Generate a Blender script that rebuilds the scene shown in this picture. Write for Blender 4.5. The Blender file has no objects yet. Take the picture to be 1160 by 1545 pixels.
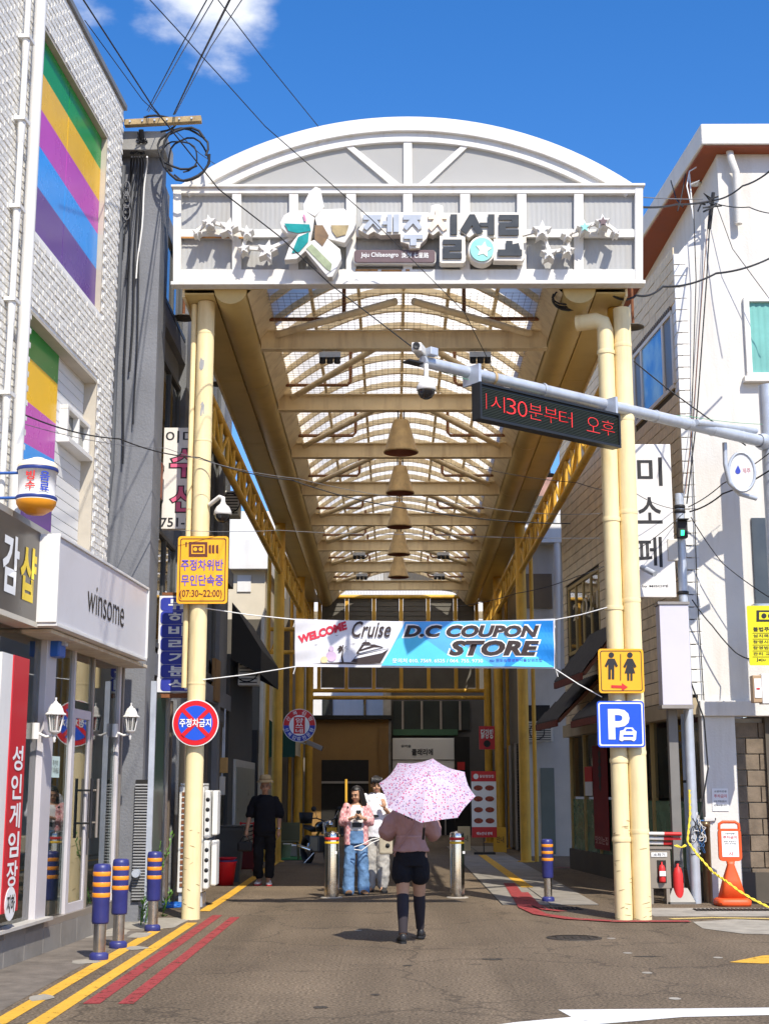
import bpy, math, random
from mathutils import Vector, Matrix
random.seed(7)
V = Vector
rad = math.radians
SC = bpy.context.scene
COL = SC.collection
# ------------------------------------------------------------------ camera, sky, sun, exposure
FPX, CX, CY, HZ, VPX, EYE = 2120.0, 580.0, 772.5, 1195.0, 594.0, 1.6
TILT = math.atan((HZ - CY) / FPX)
YAW = math.atan((VPX - CX) * math.cos(TILT) / FPX)
cam = bpy.data.cameras.new('camera'); CAM = bpy.data.objects.new('camera', cam); COL.objects.link(CAM)
cam.sensor_fit = 'HORIZONTAL'; cam.sensor_width = 36; cam.lens = FPX / 1160 * 36
cam.clip_start = .1; cam.clip_end = 2000
CAM.location = (0, 0, EYE); CAM.rotation_euler = (rad(90) + TILT, 0, YAW)
SC.camera = CAM
SUNV = V((.33, -.83, 1)).normalized()          # direction towards the sun
w = bpy.data.worlds.new('World'); SC.world = w; w.use_nodes = True
nt = w.node_tree; N = nt.nodes; L = nt.links
bg = N['Background']; bg.inputs[1].default_value = .14
sky = N.new('ShaderNodeTexSky'); sky.sky_type = 'NISHITA'; sky.sun_disc = False
sky.sun_elevation = math.asin(SUNV.z); sky.sun_rotation = math.atan2(SUNV.x, SUNV.y)
sky.air_density = 1.0; sky.dust_density = .3; sky.ozone_density = 2.2
hs = N.new('ShaderNodeHueSaturation'); hs.inputs['Saturation'].default_value = 1.36; hs.inputs['Value'].default_value = 1.0
L.new(sky.outputs[0], hs.inputs['Color'])
tint = N.new('ShaderNodeMix'); tint.data_type = 'RGBA'; tint.blend_type = 'MULTIPLY'; tint.inputs['Factor'].default_value = 1; L.new(hs.outputs[0], tint.inputs['A']); tint.inputs['B'].default_value = (1.06, .97, 1.12, 1)
tc = N.new('ShaderNodeTexCoord')
cn = N.new('ShaderNodeTexNoise'); cn.inputs['Scale'].default_value = 9.0; cn.inputs['Detail'].default_value = 9; cn.inputs['Roughness'].default_value = .56
mp = N.new('ShaderNodeMapping'); mp.inputs['Scale'].default_value = (1, 1, 1.9)
L.new(tc.outputs['Generated'], mp.inputs[0]); L.new(mp.outputs[0], cn.inputs['Vector'])
def cloud_dir(px, py):
    r = V((math.cos(YAW), math.sin(YAW), 0)); h = V((-math.sin(YAW), math.cos(YAW), 0)); z = V((0, 0, 1))
    F = h * math.cos(TILT) + z * math.sin(TILT); U = -h * math.sin(TILT) + z * math.cos(TILT)
    return (F * FPX + r * (px - CX) + U * (CY - py)).normalized()
prev = None                                     # a few fair-weather clouds here and there over the whole sky
for d, rr in ((cloud_dir(340, -14), .10), (cloud_dir(-300, -250), .3), (V((.6, -.5, .5)).normalized(), .4), (V((-.8, -.4, .5)).normalized(), .45), (V((.9, .5, .45)).normalized(), .25)):
    ds = N.new('ShaderNodeVectorMath'); ds.operation = 'DISTANCE'; L.new(tc.outputs['Generated'], ds.inputs[0]); ds.inputs[1].default_value = d
    mr = N.new('ShaderNodeMapRange'); mr.interpolation_type = 'SMOOTHSTEP'
    mr.inputs[1].default_value = rr; mr.inputs[2].default_value = 0; mr.inputs[3].default_value = 0; mr.inputs[4].default_value = 1
    L.new(ds.outputs['Value'], mr.inputs[0])
    if prev is None: prev = mr.outputs[0]
    else:
        mx = N.new('ShaderNodeMath'); mx.operation = 'MAXIMUM'; L.new(prev, mx.inputs[0]); L.new(mr.outputs[0], mx.inputs[1]); prev = mx.outputs[0]
ad = N.new('ShaderNodeMath'); ad.operation = 'MULTIPLY_ADD'; L.new(prev, ad.inputs[0]); ad.inputs[1].default_value = .64; L.new(cn.outputs['Fac'], ad.inputs[2])
cr = N.new('ShaderNodeMapRange'); cr.interpolation_type = 'SMOOTHSTEP'; L.new(ad.outputs[0], cr.inputs[0])
cr.inputs[1].default_value = .74; cr.inputs[2].default_value = 1.04; cr.inputs[3].default_value = 0; cr.inputs[4].default_value = .92
mixc = N.new('ShaderNodeMix'); mixc.data_type = 'RGBA'; L.new(cr.outputs[0], mixc.inputs['Factor']); L.new(tint.outputs['Result'], mixc.inputs['A']); mixc.inputs['B'].default_value = (6.4, 6.5, 6.7, 1)
L.new(mixc.outputs['Result'], bg.inputs[0])
sl = bpy.data.lights.new('sun', 'SUN'); sl.energy = 4.2; sl.angle = rad(.53); sl.color = (1, .94, .83)
SUN = bpy.data.objects.new('sun', sl); COL.objects.link(SUN); SUN.location = (10, -10, 30)
SUN.rotation_euler = SUNV.to_track_quat('Z', 'Y').to_euler()
SC.view_settings.view_transform = 'Standard'; SC.view_settings.look = 'None'; SC.view_settings.exposure = .46; SC.view_settings.gamma = 1
SC.cycles.max_bounces = 8; SC.cycles.transparent_max_bounces = 12
# ------------------------------------------------------------------ pixel <-> world (where things stand, measured in the photograph)
_r = V((math.cos(YAW), math.sin(YAW), 0)); _h = V((-math.sin(YAW), math.cos(YAW), 0)); _z = V((0, 0, 1))
_F = _h * math.cos(TILT) + _z * math.sin(TILT); _U = -_h * math.sin(TILT) + _z * math.cos(TILT)
EYEP = V((0, 0, EYE))
def ray(px, py): return _F * FPX + _r * (px - CX) + _U * (CY - py)
def P(px, py, Y): d = ray(px, py); return EYEP + d * (Y / d.y)
def PX(px, py, X): d = ray(px, py); return EYEP + d * (X / d.x)
def G(px, py, z=0.): d = ray(px, py); return EYEP + d * ((z - EYE) / d.z)
def PL(px, py, o, n): d = ray(px, py); return EYEP + d * ((V(o) - EYEP).dot(n) / d.dot(n))
# ------------------------------------------------------------------ materials
MT = {}
def lin(c): return tuple(((x / 255 + .055) / 1.055) ** 2.4 if x > 10 else x / 255 / 12.92 for x in c)
def mat(name, col, rough=.6, metal=0., var=.08, vs=3., bump=0., bs=60., spec=.4, dirt=0., dcol=(.10, .075, .05), ds=1.2, streak=True, emit=0.):
    if name in MT: return MT[name]
    m = bpy.data.materials.new(name); m.use_nodes = True; nt = m.node_tree; N = nt.nodes; L = nt.links
    b = N['Principled BSDF']; b.inputs['Roughness'].default_value = rough; b.inputs['Metallic'].default_value = metal
    b.inputs['Specular IOR Level'].default_value = spec
    t = N.new('ShaderNodeTexCoord'); n = N.new('ShaderNodeTexNoise'); n.inputs['Scale'].default_value = vs; n.inputs['Detail'].default_value = 6; n.inputs['Roughness'].default_value = .62
    L.new(t.outputs['Object'], n.inputs['Vector'])
    x = N.new('ShaderNodeMix'); x.data_type = 'RGBA'; mr = N.new('ShaderNodeMapRange'); mr.inputs[1].default_value = .3; mr.inputs[2].default_value = .7
    L.new(n.outputs['Fac'], mr.inputs[0]); L.new(mr.outputs[0], x.inputs['Factor'])
    x.inputs['A'].default_value = tuple(c * (1 - var) for c in col) + (1,); x.inputs['B'].default_value = tuple(min(1, c * (1 + var)) for c in col) + (1,)
    out = x.outputs['Result']
    if dirt > 0:
        mp = N.new('ShaderNodeMapping'); mp.inputs['Scale'].default_value = (3.2 * ds, 3.2 * ds, (.35 if streak else 3.2) * ds)
        n2 = N.new('ShaderNodeTexNoise'); n2.inputs['Scale'].default_value = 1; n2.inputs['Detail'].default_value = 7; n2.inputs['Roughness'].default_value = .68
        L.new(t.outputs['Object'], mp.inputs[0]); L.new(mp.outputs[0], n2.inputs['Vector'])
        m2 = N.new('ShaderNodeMapRange'); m2.inputs[1].default_value = .5; m2.inputs[2].default_value = .78; m2.inputs[3].default_value = 0; m2.inputs[4].default_value = dirt
        L.new(n2.outputs['Fac'], m2.inputs[0])
        y = N.new('ShaderNodeMix'); y.data_type = 'RGBA'; L.new(m2.outputs[0], y.inputs['Factor']); L.new(out, y.inputs['A']); y.inputs['B'].default_value = dcol + (1,); out = y.outputs['Result']
    L.new(out, b.inputs['Base Color'])
    rr = N.new('ShaderNodeMapRange'); rr.inputs[3].default_value = max(.03, rough - .1); rr.inputs[4].default_value = min(1, rough + .12); L.new(n.outputs['Fac'], rr.inputs[0]); L.new(rr.outputs[0], b.inputs['Roughness'])
    if bump > 0:
        n3 = N.new('ShaderNodeTexNoise'); n3.inputs['Scale'].default_value = bs; n3.inputs['Detail'].default_value = 4; L.new(t.outputs['Object'], n3.inputs['Vector'])
        bp = N.new('ShaderNodeBump'); bp.inputs['Strength'].default_value = bump; bp.inputs['Distance'].default_value = .012; L.new(n3.outputs['Fac'], bp.inputs['Height']); L.new(bp.outputs[0], b.inputs['Normal'])
    if emit > 0: L.new(out, b.inputs['Emission Color']); b.inputs['Emission Strength'].default_value = emit
    MT[name] = m; return m
def matglass(name, col=(.02, .03, .03), alpha=.35, rough=.03, spec=.9):
    if name in MT: return MT[name]
    m = bpy.data.materials.new(name); m.use_nodes = True; nt = m.node_tree; N = nt.nodes; L = nt.links
    b = N['Principled BSDF']; b.inputs['Base Color'].default_value = col + (1,); b.inputs['Roughness'].default_value = rough; b.inputs['Specular IOR Level'].default_value = spec; b.inputs['IOR'].default_value = 1.5
    t = N.new('ShaderNodeBsdfTransparent'); t.inputs[0].default_value = (.86, .95, .92, 1); g = N.new('ShaderNodeBsdfGlossy'); g.inputs['Roughness'].default_value = .015
    f = N.new('ShaderNodeFresnel'); f.inputs['IOR'].default_value = 2.1
    x = N.new('ShaderNodeMixShader'); x.inputs[0].default_value = alpha; L.new(t.outputs[0], x.inputs[1]); L.new(b.outputs[0], x.inputs[2])
    x2 = N.new('ShaderNodeMixShader'); L.new(f.outputs[0], x2.inputs[0]); L.new(x.outputs[0], x2.inputs[1]); L.new(g.outputs[0], x2.inputs[2])
    L.new(x2.outputs[0], N['Material Output'].inputs[0]); MT[name] = m; return m
# ------------------------------------------------------------------ mesh builder
def frame_of(d):
    d = V(d).normalized(); a = V((0, 0, 1)) if abs(d.z) < .95 else V((1, 0, 0)); u = d.cross(a).normalized(); return u, u.cross(d).normalized()
class MB:
    def __init__(s): s.v = []; s.f = []; s.m = []; s.sm = []
    def add(s, vs, fs, mi=0, sm=False):
        k = len(s.v); s.v += [tuple(p) for p in vs]
        for f in fs: s.f.append(tuple(i + k for i in f)); s.m.append(mi); s.sm.append(sm)
        return s
    def box(s, a, b, mi=0):
        x0, y0, z0 = [min(a[i], b[i]) for i in range(3)]; x1, y1, z1 = [max(a[i], b[i]) for i in range(3)]
        return s.add([(x0, y0, z0), (x1, y0, z0), (x1, y1, z0), (x0, y1, z0), (x0, y0, z1), (x1, y0, z1), (x1, y1, z1), (x0, y1, z1)],
                     [(0, 3, 2, 1), (4, 5, 6, 7), (0, 1, 5, 4), (1, 2, 6, 5), (2, 3, 7, 6), (3, 0, 4, 7)], mi)
    def obox(s, o, u, v, w, mi=0):                # box from a corner and three edge vectors
        o, u, v, w = V(o), V(u), V(v), V(w)
        if u.cross(v).dot(w) < 0: u, v = v, u
        return s.add([o, o + u, o + u + v, o + v, o + w, o + u + w, o + u + v + w, o + v + w],
                     [(0, 3, 2, 1), (4, 5, 6, 7), (0, 1, 5, 4), (1, 2, 6, 5), (2, 3, 7, 6), (3, 0, 4, 7)], mi)
    def cbox(s, c, sx, sy, sz, rz=0, mi=0):
        cu, su = math.cos(rz), math.sin(rz); u = V((cu, su, 0)) * sx; v = V((-su, cu, 0)) * sy; w = V((0, 0, sz))
        return s.obox(V(c) - u / 2 - v / 2 - w / 2, u, v, w, mi)
    def bar(s, a, b, wd, ht, mi=0, up=None):      # rectangular bar a->b
        a, b = V(a), V(b); d = b - a
        if up is None: u, v = frame_of(d)
        else: u = d.cross(V(up)).normalized(); v = u.cross(d).normalized()
        return s.obox(a - u * wd / 2 - v * ht / 2, d, u * wd, v * ht, mi)
    def tube(s, pts, r, n=10, caps=True, mi=0, sm=True):
        pts = [V(p) for p in pts]; R = r if isinstance(r, (list, tuple)) else [r] * len(pts)
        k = len(pts); u, _ = frame_of(pts[1] - pts[0]); vs = []
        for i, p in enumerate(pts):
            d = (pts[min(i + 1, k - 1)] - pts[max(i - 1, 0)])
            d = d.normalized() if d.length > 1e-9 else V((0, 0, 1))
            u = (u - d * u.dot(d)); u = u.normalized() if u.length > 1e-6 else frame_of(d)[0]; w = d.cross(u)
            for j in range(n):
                t = 2 * math.pi * j / n; vs.append(p + (u * math.cos(t) + w * math.sin(t)) * R[i])
        fs = [(i * n + j, i * n + (j + 1) % n, (i + 1) * n + (j + 1) % n, (i + 1) * n + j) for i in range(k - 1) for j in range(n)]
        s.add(vs, fs, mi, sm)
        if caps: s.add(vs[:n], [tuple(range(n - 1, -1, -1))], mi); s.add(vs[-n:], [tuple(range(n))], mi)
        return s
    def lathe(s, prof, c=(0, 0, 0), n=20, axis=(0, 0, 1), mi=0, sm=True, closed=False):
        ax = V(axis).normalized(); u, w = frame_of(ax); c = V(c); vs = []
        for r, z in prof:
            for j in range(n):
                t = 2 * math.pi * j / n; vs.append(c + ax * z + (u * math.cos(t) + w * math.sin(t)) * max(r, 1e-4))
        fs = []
        for i in range(len(prof) - 1):
            for j in range(n): fs.append((i * n + j, (i + 1) * n + j, (i + 1) * n + (j + 1) % n, i * n + (j + 1) % n))
        return s.add(vs, fs, mi, sm)
    def prism(s, poly, depth, o=(0, 0, 0), u=(1, 0, 0), v=(0, 0, 1), off=0., mi=0):   # polygon in plane (u,v), from off to off+depth along u x v
        o, u, v = V(o), V(u), V(v); nn = u.cross(v).normalized()
        ar = sum(poly[i][0] * poly[(i + 1) % len(poly)][1] - poly[(i + 1) % len(poly)][0] * poly[i][1] for i in range(len(poly)))
        if ar < 0: poly = poly[::-1]
        k = len(poly); a = [o + u * x + v * y + nn * off for x, y in poly]; b = [p + nn * depth for p in a]
        return s.add(a + b, [tuple(range(k - 1, -1, -1)), tuple(range(k, 2 * k))] + [(i, (i + 1) % k, k + (i + 1) % k, k + i) for i in range(k)], mi)
    def sheet(s, grid, mi=0, sm=True):
        k = len(grid[0]); return s.add([p for row in grid for p in row], [(i * k + j, i * k + j + 1, (i + 1) * k + j + 1, (i + 1) * k + j) for i in range(len(grid) - 1) for j in range(k - 1)], mi, sm)
    def loft(s, rings, mi=0, sm=True, cap=True):
        n = len(rings[0]); fs = [(i * n + j, i * n + (j + 1) % n, (i + 1) * n + (j + 1) % n, (i + 1) * n + j) for i in range(len(rings) - 1) for j in range(n)]
        if cap: fs += [tuple(range(n - 1, -1, -1)), tuple(range((len(rings) - 1) * n, len(rings) * n))]
        return s.add([p for r in rings for p in r], fs, mi, sm)
    def build(s, name, mats, parent=None, bev=0., local=False):
        me = bpy.data.meshes.new(name); me.from_pydata(s.v, [], s.f)
        for m in (mats if isinstance(mats, (list, tuple)) else [mats]): me.materials.append(m)
        me.polygons.foreach_set('material_index', s.m); me.polygons.foreach_set('use_smooth', s.sm); me.update()
        return link(name, me, parent, bev, local)
def link(name, me, parent=None, bev=0., local=False):
    o = bpy.data.objects.new(name, me); COL.objects.link(o)
    if parent is not None:
        o.parent = parent
        if not local: o.matrix_parent_inverse = wm(parent).inverted()
    if bev > 0:
        b = o.modifiers.new('edge', 'BEVEL'); b.width = bev; b.segments = 2; b.limit_method = 'ANGLE'; b.angle_limit = rad(50)
    return o
def wm(o):
    m = Matrix.LocRotScale(o.location, o.rotation_euler, o.scale)
    return (wm(o.parent) @ o.matrix_parent_inverse @ m) if o.parent else m
def tag(o, label, cat, group=None):
    o['label'] = label; o['category'] = cat
    if group: o['group'] = group
    return o
def thing(name, label, cat, loc=(0, 0, 0), rz=0., group=None):
    o = bpy.data.objects.new(name, None); COL.objects.link(o); o.empty_display_size = .2
    o.location = loc; o.rotation_euler = (0, 0, rz); return tag(o, label, cat, group)
def struct(o): o['kind'] = 'structure'; return o
def stuff(o): o['kind'] = 'stuff'; return o
def dup(root, loc, rz=0., label=None):
    r = root.copy(); COL.objects.link(r); r.location = loc; r.rotation_euler = (0, 0, rz)
    if label: r['label'] = label
    for ch in list(root.children):
        c = ch.copy(); COL.objects.link(c); c.parent = r
        for g in list(ch.children):
            d = g.copy(); COL.objects.link(d); d.parent = c
    return r
def textmesh(body, shear=0., bold=0., ext=0., spacing=1., line=1.):
    c = bpy.data.curves.new('t', 'FONT'); c.body = body; c.shear = shear; c.offset = bold; c.extrude = ext; c.align_x = 'CENTER'; c.space_character = spacing; c.space_line = line; c.resolution_u = 3
    o = bpy.data.objects.new('t', c); me = bpy.data.meshes.new_from_object(o); bpy.data.objects.remove(o); return me
def text(body, o, u, v, box, m, parent, off=.004, bold=0.01, shear=0., name='lettering', spacing=1., line=1., rot=0., thick=0.):
    """lettering fitted into box=(x0,y0,x1,y1) of the plane o+u*x+v*y, lying off metres in front of it"""
    me = textmesh(body, shear, bold, 0, spacing, line); o, u, v = V(o), V(u), V(v); nn = u.cross(v).normalized()
    xs = [q.co.x for q in me.vertices]; ys = [q.co.y for q in me.vertices]
    if not xs: return None
    ax, bx, ay, by = min(xs), max(xs), min(ys), max(ys); x0, y0, x1, y1 = box; cx, cy = (x0 + x1) / 2, (y0 + y1) / 2
    cr, sr = math.cos(rot), math.sin(rot)
    for q in me.vertices:
        a = ((q.co.x - ax) / max(bx - ax, 1e-6) - .5) * (x1 - x0); b = ((q.co.y - ay) / max(by - ay, 1e-6) - .5) * (y1 - y0)
        q.co = o + u * (cx + a * cr - b * sr) + v * (cy + a * sr + b * cr) + nn * off
    me.materials.clear(); me.materials.append(m); me.name = name
    return link(name, me, parent)
X3, Y3, Z3 = V((1, 0, 0)), V((0, 1, 0)), V((0, 0, 1))
def pxy(pts, Y): return [(p.x, p.z) for p in (P(a, b, Y) for a, b in pts)]       # photo points on the plane y=Y
def pbox(x0, y0, x1, y1, Y): a, b = P(x0, y1, Y), P(x1, y0, Y); return (a.x, a.z, b.x, b.z)
def arcpts(cx, cy, r, a0, a1, n): return [(cx + r * math.cos(a0 + (a1 - a0) * i / n), cy + r * math.sin(a0 + (a1 - a0) * i / n)) for i in range(n + 1)]
def rrect(x0, y0, x1, y1, r, n=5):
    p = []
    for cx, cy, a in ((x1 - r, y1 - r, 0), (x0 + r, y1 - r, 90), (x0 + r, y0 + r, 180), (x1 - r, y0 + r, 270)): p += arcpts(cx, cy, r, rad(a), rad(a + 90), n)
    return p
# common paints
M_YEL = mat('yellow_steel_paint', (.70, .40, .05), .5, 0, .14, 2.5, .12, 25, .4, .7, (.26, .13, .04), 1.8)
M_CRM = mat('cream_pipe_paint', (.86, .71, .40), .55, 0, .07, 2, .08, 20, .4, .5, (.55, .36, .14), 2.0)
M_WHT = mat('white_paint', (.74, .725, .69), .5, 0, .04, 2, .05, 30, .4, .28, (.42, .36, .28), 1.0)
M_STEEL = mat('brushed_steel', (.62, .58, .52), .22, 1., .08, 8, 0, 30, .5, .15, (.25, .2, .15))
M_GALV = mat('galvanised_steel', (.52, .56, .62), .42, .35, .12, 5, .03, 40, .5, .2, (.3, .28, .25))
M_BLK = mat('black_rubber', (.018, .018, .02), .55, 0, .2, 6)
M_DARK = mat('dark_void', (.02, .018, .016), .8, 0, .3, 3)
M_RUST = mat('rust', (.20, .075, .03), .85, 0, .35, 9, .3, 40)
M_INK = mat('black_ink', (.025, .024, .026), .6, 0, .1)
M_WTXT = mat('white_print', (.82, .82, .8), .5, 0, .03)
M_RTXT = mat('red_print', (.62, .03, .03), .5, 0, .05)
M_BTXT = mat('blue_print', (.03, .06, .42), .5, 0, .05)
M_CABLE = mat('black_cable', (.02, .02, .022), .6, 0, .2)
# ================================================================== the ground
def m_asphalt():
    m = mat('asphalt', (.150, .113, .076), .88, 0, .16, .55, .8, 70, .25); nt = m.node_tree; N = nt.nodes; L = nt.links; b = N['Principled BSDF']
    src = b.inputs['Base Color'].links[0].from_socket; t = N.new('ShaderNodeTexCoord')
    n = N.new('ShaderNodeTexNoise'); n.inputs['Scale'].default_value = 40; n.inputs['Detail'].default_value = 3; L.new(t.outputs['Object'], n.inputs['Vector'])
    r = N.new('ShaderNodeMapRange'); r.inputs[1].default_value = .3; r.inputs[2].default_value = .72; r.inputs[3].default_value = .36; r.inputs[4].default_value = 1.78; L.new(n.outputs['Fac'], r.inputs[0])
    x = N.new('ShaderNodeMix'); x.data_type = 'RGBA'; x.blend_type = 'MULTIPLY'; x.inputs['Factor'].default_value = 1; L.new(src, x.inputs['A']); L.new(r.outputs[0], x.inputs['B'])
    v = N.new('ShaderNodeTexVoronoi'); v.inputs['Scale'].default_value = 14; v.inputs['Randomness'].default_value = 1; L.new(t.outputs['Object'], v.inputs['Vector'])
    rv = N.new('ShaderNodeMapRange'); rv.inputs[1].default_value = .06; rv.inputs[2].default_value = .10; rv.inputs[3].default_value = 1; rv.inputs[4].default_value = 0; L.new(v.outputs['Distance'], rv.inputs[0])
    n2 = N.new('ShaderNodeTexNoise'); n2.inputs['Scale'].default_value = 3.; L.new(t.outputs['Object'], n2.inputs['Vector'])
    r2 = N.new('ShaderNodeMapRange'); r2.inputs[1].default_value = .52; r2.inputs[2].default_value = .66; L.new(n2.outputs['Fac'], r2.inputs[0])
    mu = N.new('ShaderNodeMath'); mu.operation = 'MULTIPLY'; L.new(rv.outputs[0], mu.inputs[0]); L.new(r2.outputs[0], mu.inputs[1])
    y = N.new('ShaderNodeMix'); y.data_type = 'RGBA'; L.new(mu.outputs[0], y.inputs['Factor']); L.new(x.outputs['Result'], y.inputs['A']); y.inputs['B'].default_value = (.36, .31, .25, 1)
    n4 = N.new('ShaderNodeTexNoise'); n4.inputs['Scale'].default_value = .9; n4.inputs['Detail'].default_value = 8; n4.inputs['Roughness'].default_value = .7; L.new(t.outputs['Object'], n4.inputs['Vector'])
    r4 = N.new('ShaderNodeMapRange'); r4.inputs[1].default_value = .56; r4.inputs[2].default_value = .74; r4.inputs[4].default_value = .55; L.new(n4.outputs['Fac'], r4.inputs[0])
    z = N.new('ShaderNodeMix'); z.data_type = 'RGBA'; L.new(r4.outputs[0], z.inputs['Factor']); L.new(y.outputs['Result'], z.inputs['A']); z.inputs['B'].default_value = (.072, .055, .040, 1)
    # hairline cracks and lengthwise tyre polish
    nd = N.new('ShaderNodeTexNoise'); nd.inputs['Scale'].default_value = 2.2; nd.inputs['Detail'].default_value = 5; L.new(t.outputs['Object'], nd.inputs['Vector'])
    am = N.new('ShaderNodeMix'); am.data_type = 'VECTOR'; am.inputs['Factor'].default_value = .42; L.new(t.outputs['Object'], am.inputs['A']); L.new(nd.outputs['Color'], am.inputs['B'])
    vc = N.new('ShaderNodeTexVoronoi'); vc.feature = 'DISTANCE_TO_EDGE'; vc.inputs['Scale'].default_value = .75; L.new(am.outputs['Result'], vc.inputs['Vector'])
    rc = N.new('ShaderNodeMapRange'); rc.inputs[1].default_value = .004; rc.inputs[2].default_value = .012; rc.inputs[3].default_value = .45; rc.inputs[4].default_value = 0; L.new(vc.outputs['Distance'], rc.inputs[0])
    zc = N.new('ShaderNodeMix'); zc.data_type = 'RGBA'; L.new(rc.outputs[0], zc.inputs['Factor']); L.new(z.outputs['Result'], zc.inputs['A']); zc.inputs['B'].default_value = (.035, .028, .022, 1)
    mp = N.new('ShaderNodeMapping'); mp.inputs['Scale'].default_value = (1.1, .05, 1); L.new(t.outputs['Object'], mp.inputs[0]); nw = N.new('ShaderNodeTexNoise'); nw.inputs['Scale'].default_value = 1.3; nw.inputs['Detail'].default_value = 5; L.new(mp.outputs[0], nw.inputs['Vector'])
    rw_ = N.new('ShaderNodeMapRange'); rw_.inputs[1].default_value = .35; rw_.inputs[2].default_value = .65; rw_.inputs[3].default_value = .78; rw_.inputs[4].default_value = 1.14; L.new(nw.outputs['Fac'], rw_.inputs[0])
    zw = N.new('ShaderNodeMix'); zw.data_type = 'RGBA'; zw.blend_type = 'MULTIPLY'; zw.inputs['Factor'].default_value = 1; L.new(zc.outputs['Result'], zw.inputs['A']); L.new(rw_.outputs[0], zw.inputs['B'])
    L.new(zw.outputs['Result'], b.inputs['Base Color']); return m
M_ASPH = m_asphalt()
g = MB()
g.sheet([[(-80 + 160 * i / 8, -15 + 215 * j / 8, 0) for i in range(9)] for j in range(9)], sm=False)
GROUND = struct(g.build('ground', M_ASPH))
M_CONC = mat('worn_concrete', (.34, .31, .265), .9, 0, .25, 2.2, .35, 60, .3, .6, (.13, .11, .09), .8, False)
M_LCONC = mat('pale_concrete_patch', (.33, .30, .25), .9, 0, .22, 4, .3, 60, .3, .5, (.2, .18, .15), 1.5, False)
def paint(name, col, wear=.5, sc=9.):
    """road paint with chips that let the asphalt show through"""
    m = mat(name, col, .75, 0, .12, 3, .3, 90, .3); nt = m.node_tree; N = nt.nodes; L = nt.links; b = N['Principled BSDF']; t = N.new('ShaderNodeTexCoord')
    n = N.new('ShaderNodeTexNoise'); n.inputs['Scale'].default_value = sc; n.inputs['Detail'].default_value = 9; n.inputs['Roughness'].default_value = .75; L.new(t.outputs['Object'], n.inputs['Vector'])
    r = N.new('ShaderNodeMapRange'); r.inputs[1].default_value = .42 + .2 * (1 - wear); r.inputs[2].default_value = .5 + .24 * (1 - wear); L.new(n.outputs['Fac'], r.inputs[0])
    tr = N.new('ShaderNodeBsdfTransparent'); x = N.new('ShaderNodeMixShader'); L.new(r.outputs[0], x.inputs[0]); L.new(b.outputs[0], x.inputs[1]); L.new(tr.outputs[0], x.inputs[2])
    L.new(x.outputs[0], N['Material Output'].inputs[0]); return m
M_PY = paint('yellow_road_paint', (.70, .39, .045), .3); M_PR = paint('red_road_paint', (.32, .05, .05), .42); M_PW = paint('white_road_paint', (.72, .71, .68), .1); M_PYF = paint('faded_yellow_road_paint', (.62, .46, .16), .35)
def mark(name, pts, m, z=.004, parent=None):
    b = MB(); b.add([(x, y, z) for x, y in pts], [tuple(range(len(pts)))])
    if (pts[1][0] - pts[0][0]) * (pts[2][1] - pts[0][1]) - (pts[1][1] - pts[0][1]) * (pts[2][0] - pts[0][0]) < 0: b.f = [tuple(reversed(f)) for f in b.f]
    return b.build(name, m, GROUND if parent is None else parent)
def strip(name, x0, x1, y0, y1, m, z=.004): return mark(name, [(x0, y0), (x1, y0), (x1, y1), (x0, y1)], m, z)
def gpts(l): return [(p.x, p.y) for p in (G(a, b) for a, b in l)]
def band(name, line, wd, m, z=.004):              # painted band along a photo polyline
    q = [V((a, b, 0)) for a, b in gpts(line)]; g_ = MB(); A = []; B = []
    for i, p in enumerate(q):
        d = (q[min(i + 1, len(q) - 1)] - q[max(i - 1, 0)]).normalized(); s = V((-d.y, d.x, 0)) * wd / 2; A.append((p + s) + V((0, 0, z))); B.append((p - s) + V((0, 0, z)))
    g_.sheet([B, A], sm=False); return g_.build(name, m, GROUND)
# left kerbside strip, double yellow and double red lines
strip('kerb_strip', -4.2, -2.92, 2, 18.9, mat('dirty_kerb_asphalt', (.17, .145, .12), .9, 0, .3, 3, .5, 60, .3, .5, (.07, .06, .05), 1.5, False), .002)
for a, b in (((150, 1408), (.75, .35)), ((128, 1452), (.3, .12)), ((210, 1412), (.28, .2)), ((60, 1507), (.22, .1)), ((232, 1395), (.9, .5)), ((205, 1432), (.25, .12))):
    c = G(*a); n = 11; mark('concrete_patch', [(c.x + b[0] * .5 * math.cos(6.283 * i / n) * random.uniform(.7, 1.15), c.y + b[1] * 1.8 * math.sin(6.283 * i / n) * random.uniform(.7, 1.15)) for i in range(n)], M_LCONC, .005)
strip('yellow_line', -2.85, -2.72, 3, 17.0, M_PY); strip('yellow_line', -2.57, -2.44, 3, 18.1, M_PY)
strip('yellow_line', -2.88, -2.74, 17.25, 18.35, M_PYF); strip('red_line', -2.39, -2.26, 11.3, 19.2, M_PR); strip('red_line', -2.12, -2.0, 11.3, 18.9, M_PR)
band('yellow_line', [(308, 1376), (345, 1352), (392, 1319), (425, 1296)], .15, M_PY, .006)
M_PATCH = mat('asphalt_repair', (.085, .068, .05), .85, 0, .25, 5, .8, 60, .25, .3, (.05, .04, .03), 2, False); M_OIL = mat('oil_stain', (.05, .042, .034), .6, 0, .3, 4, .5, 60)
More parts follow.
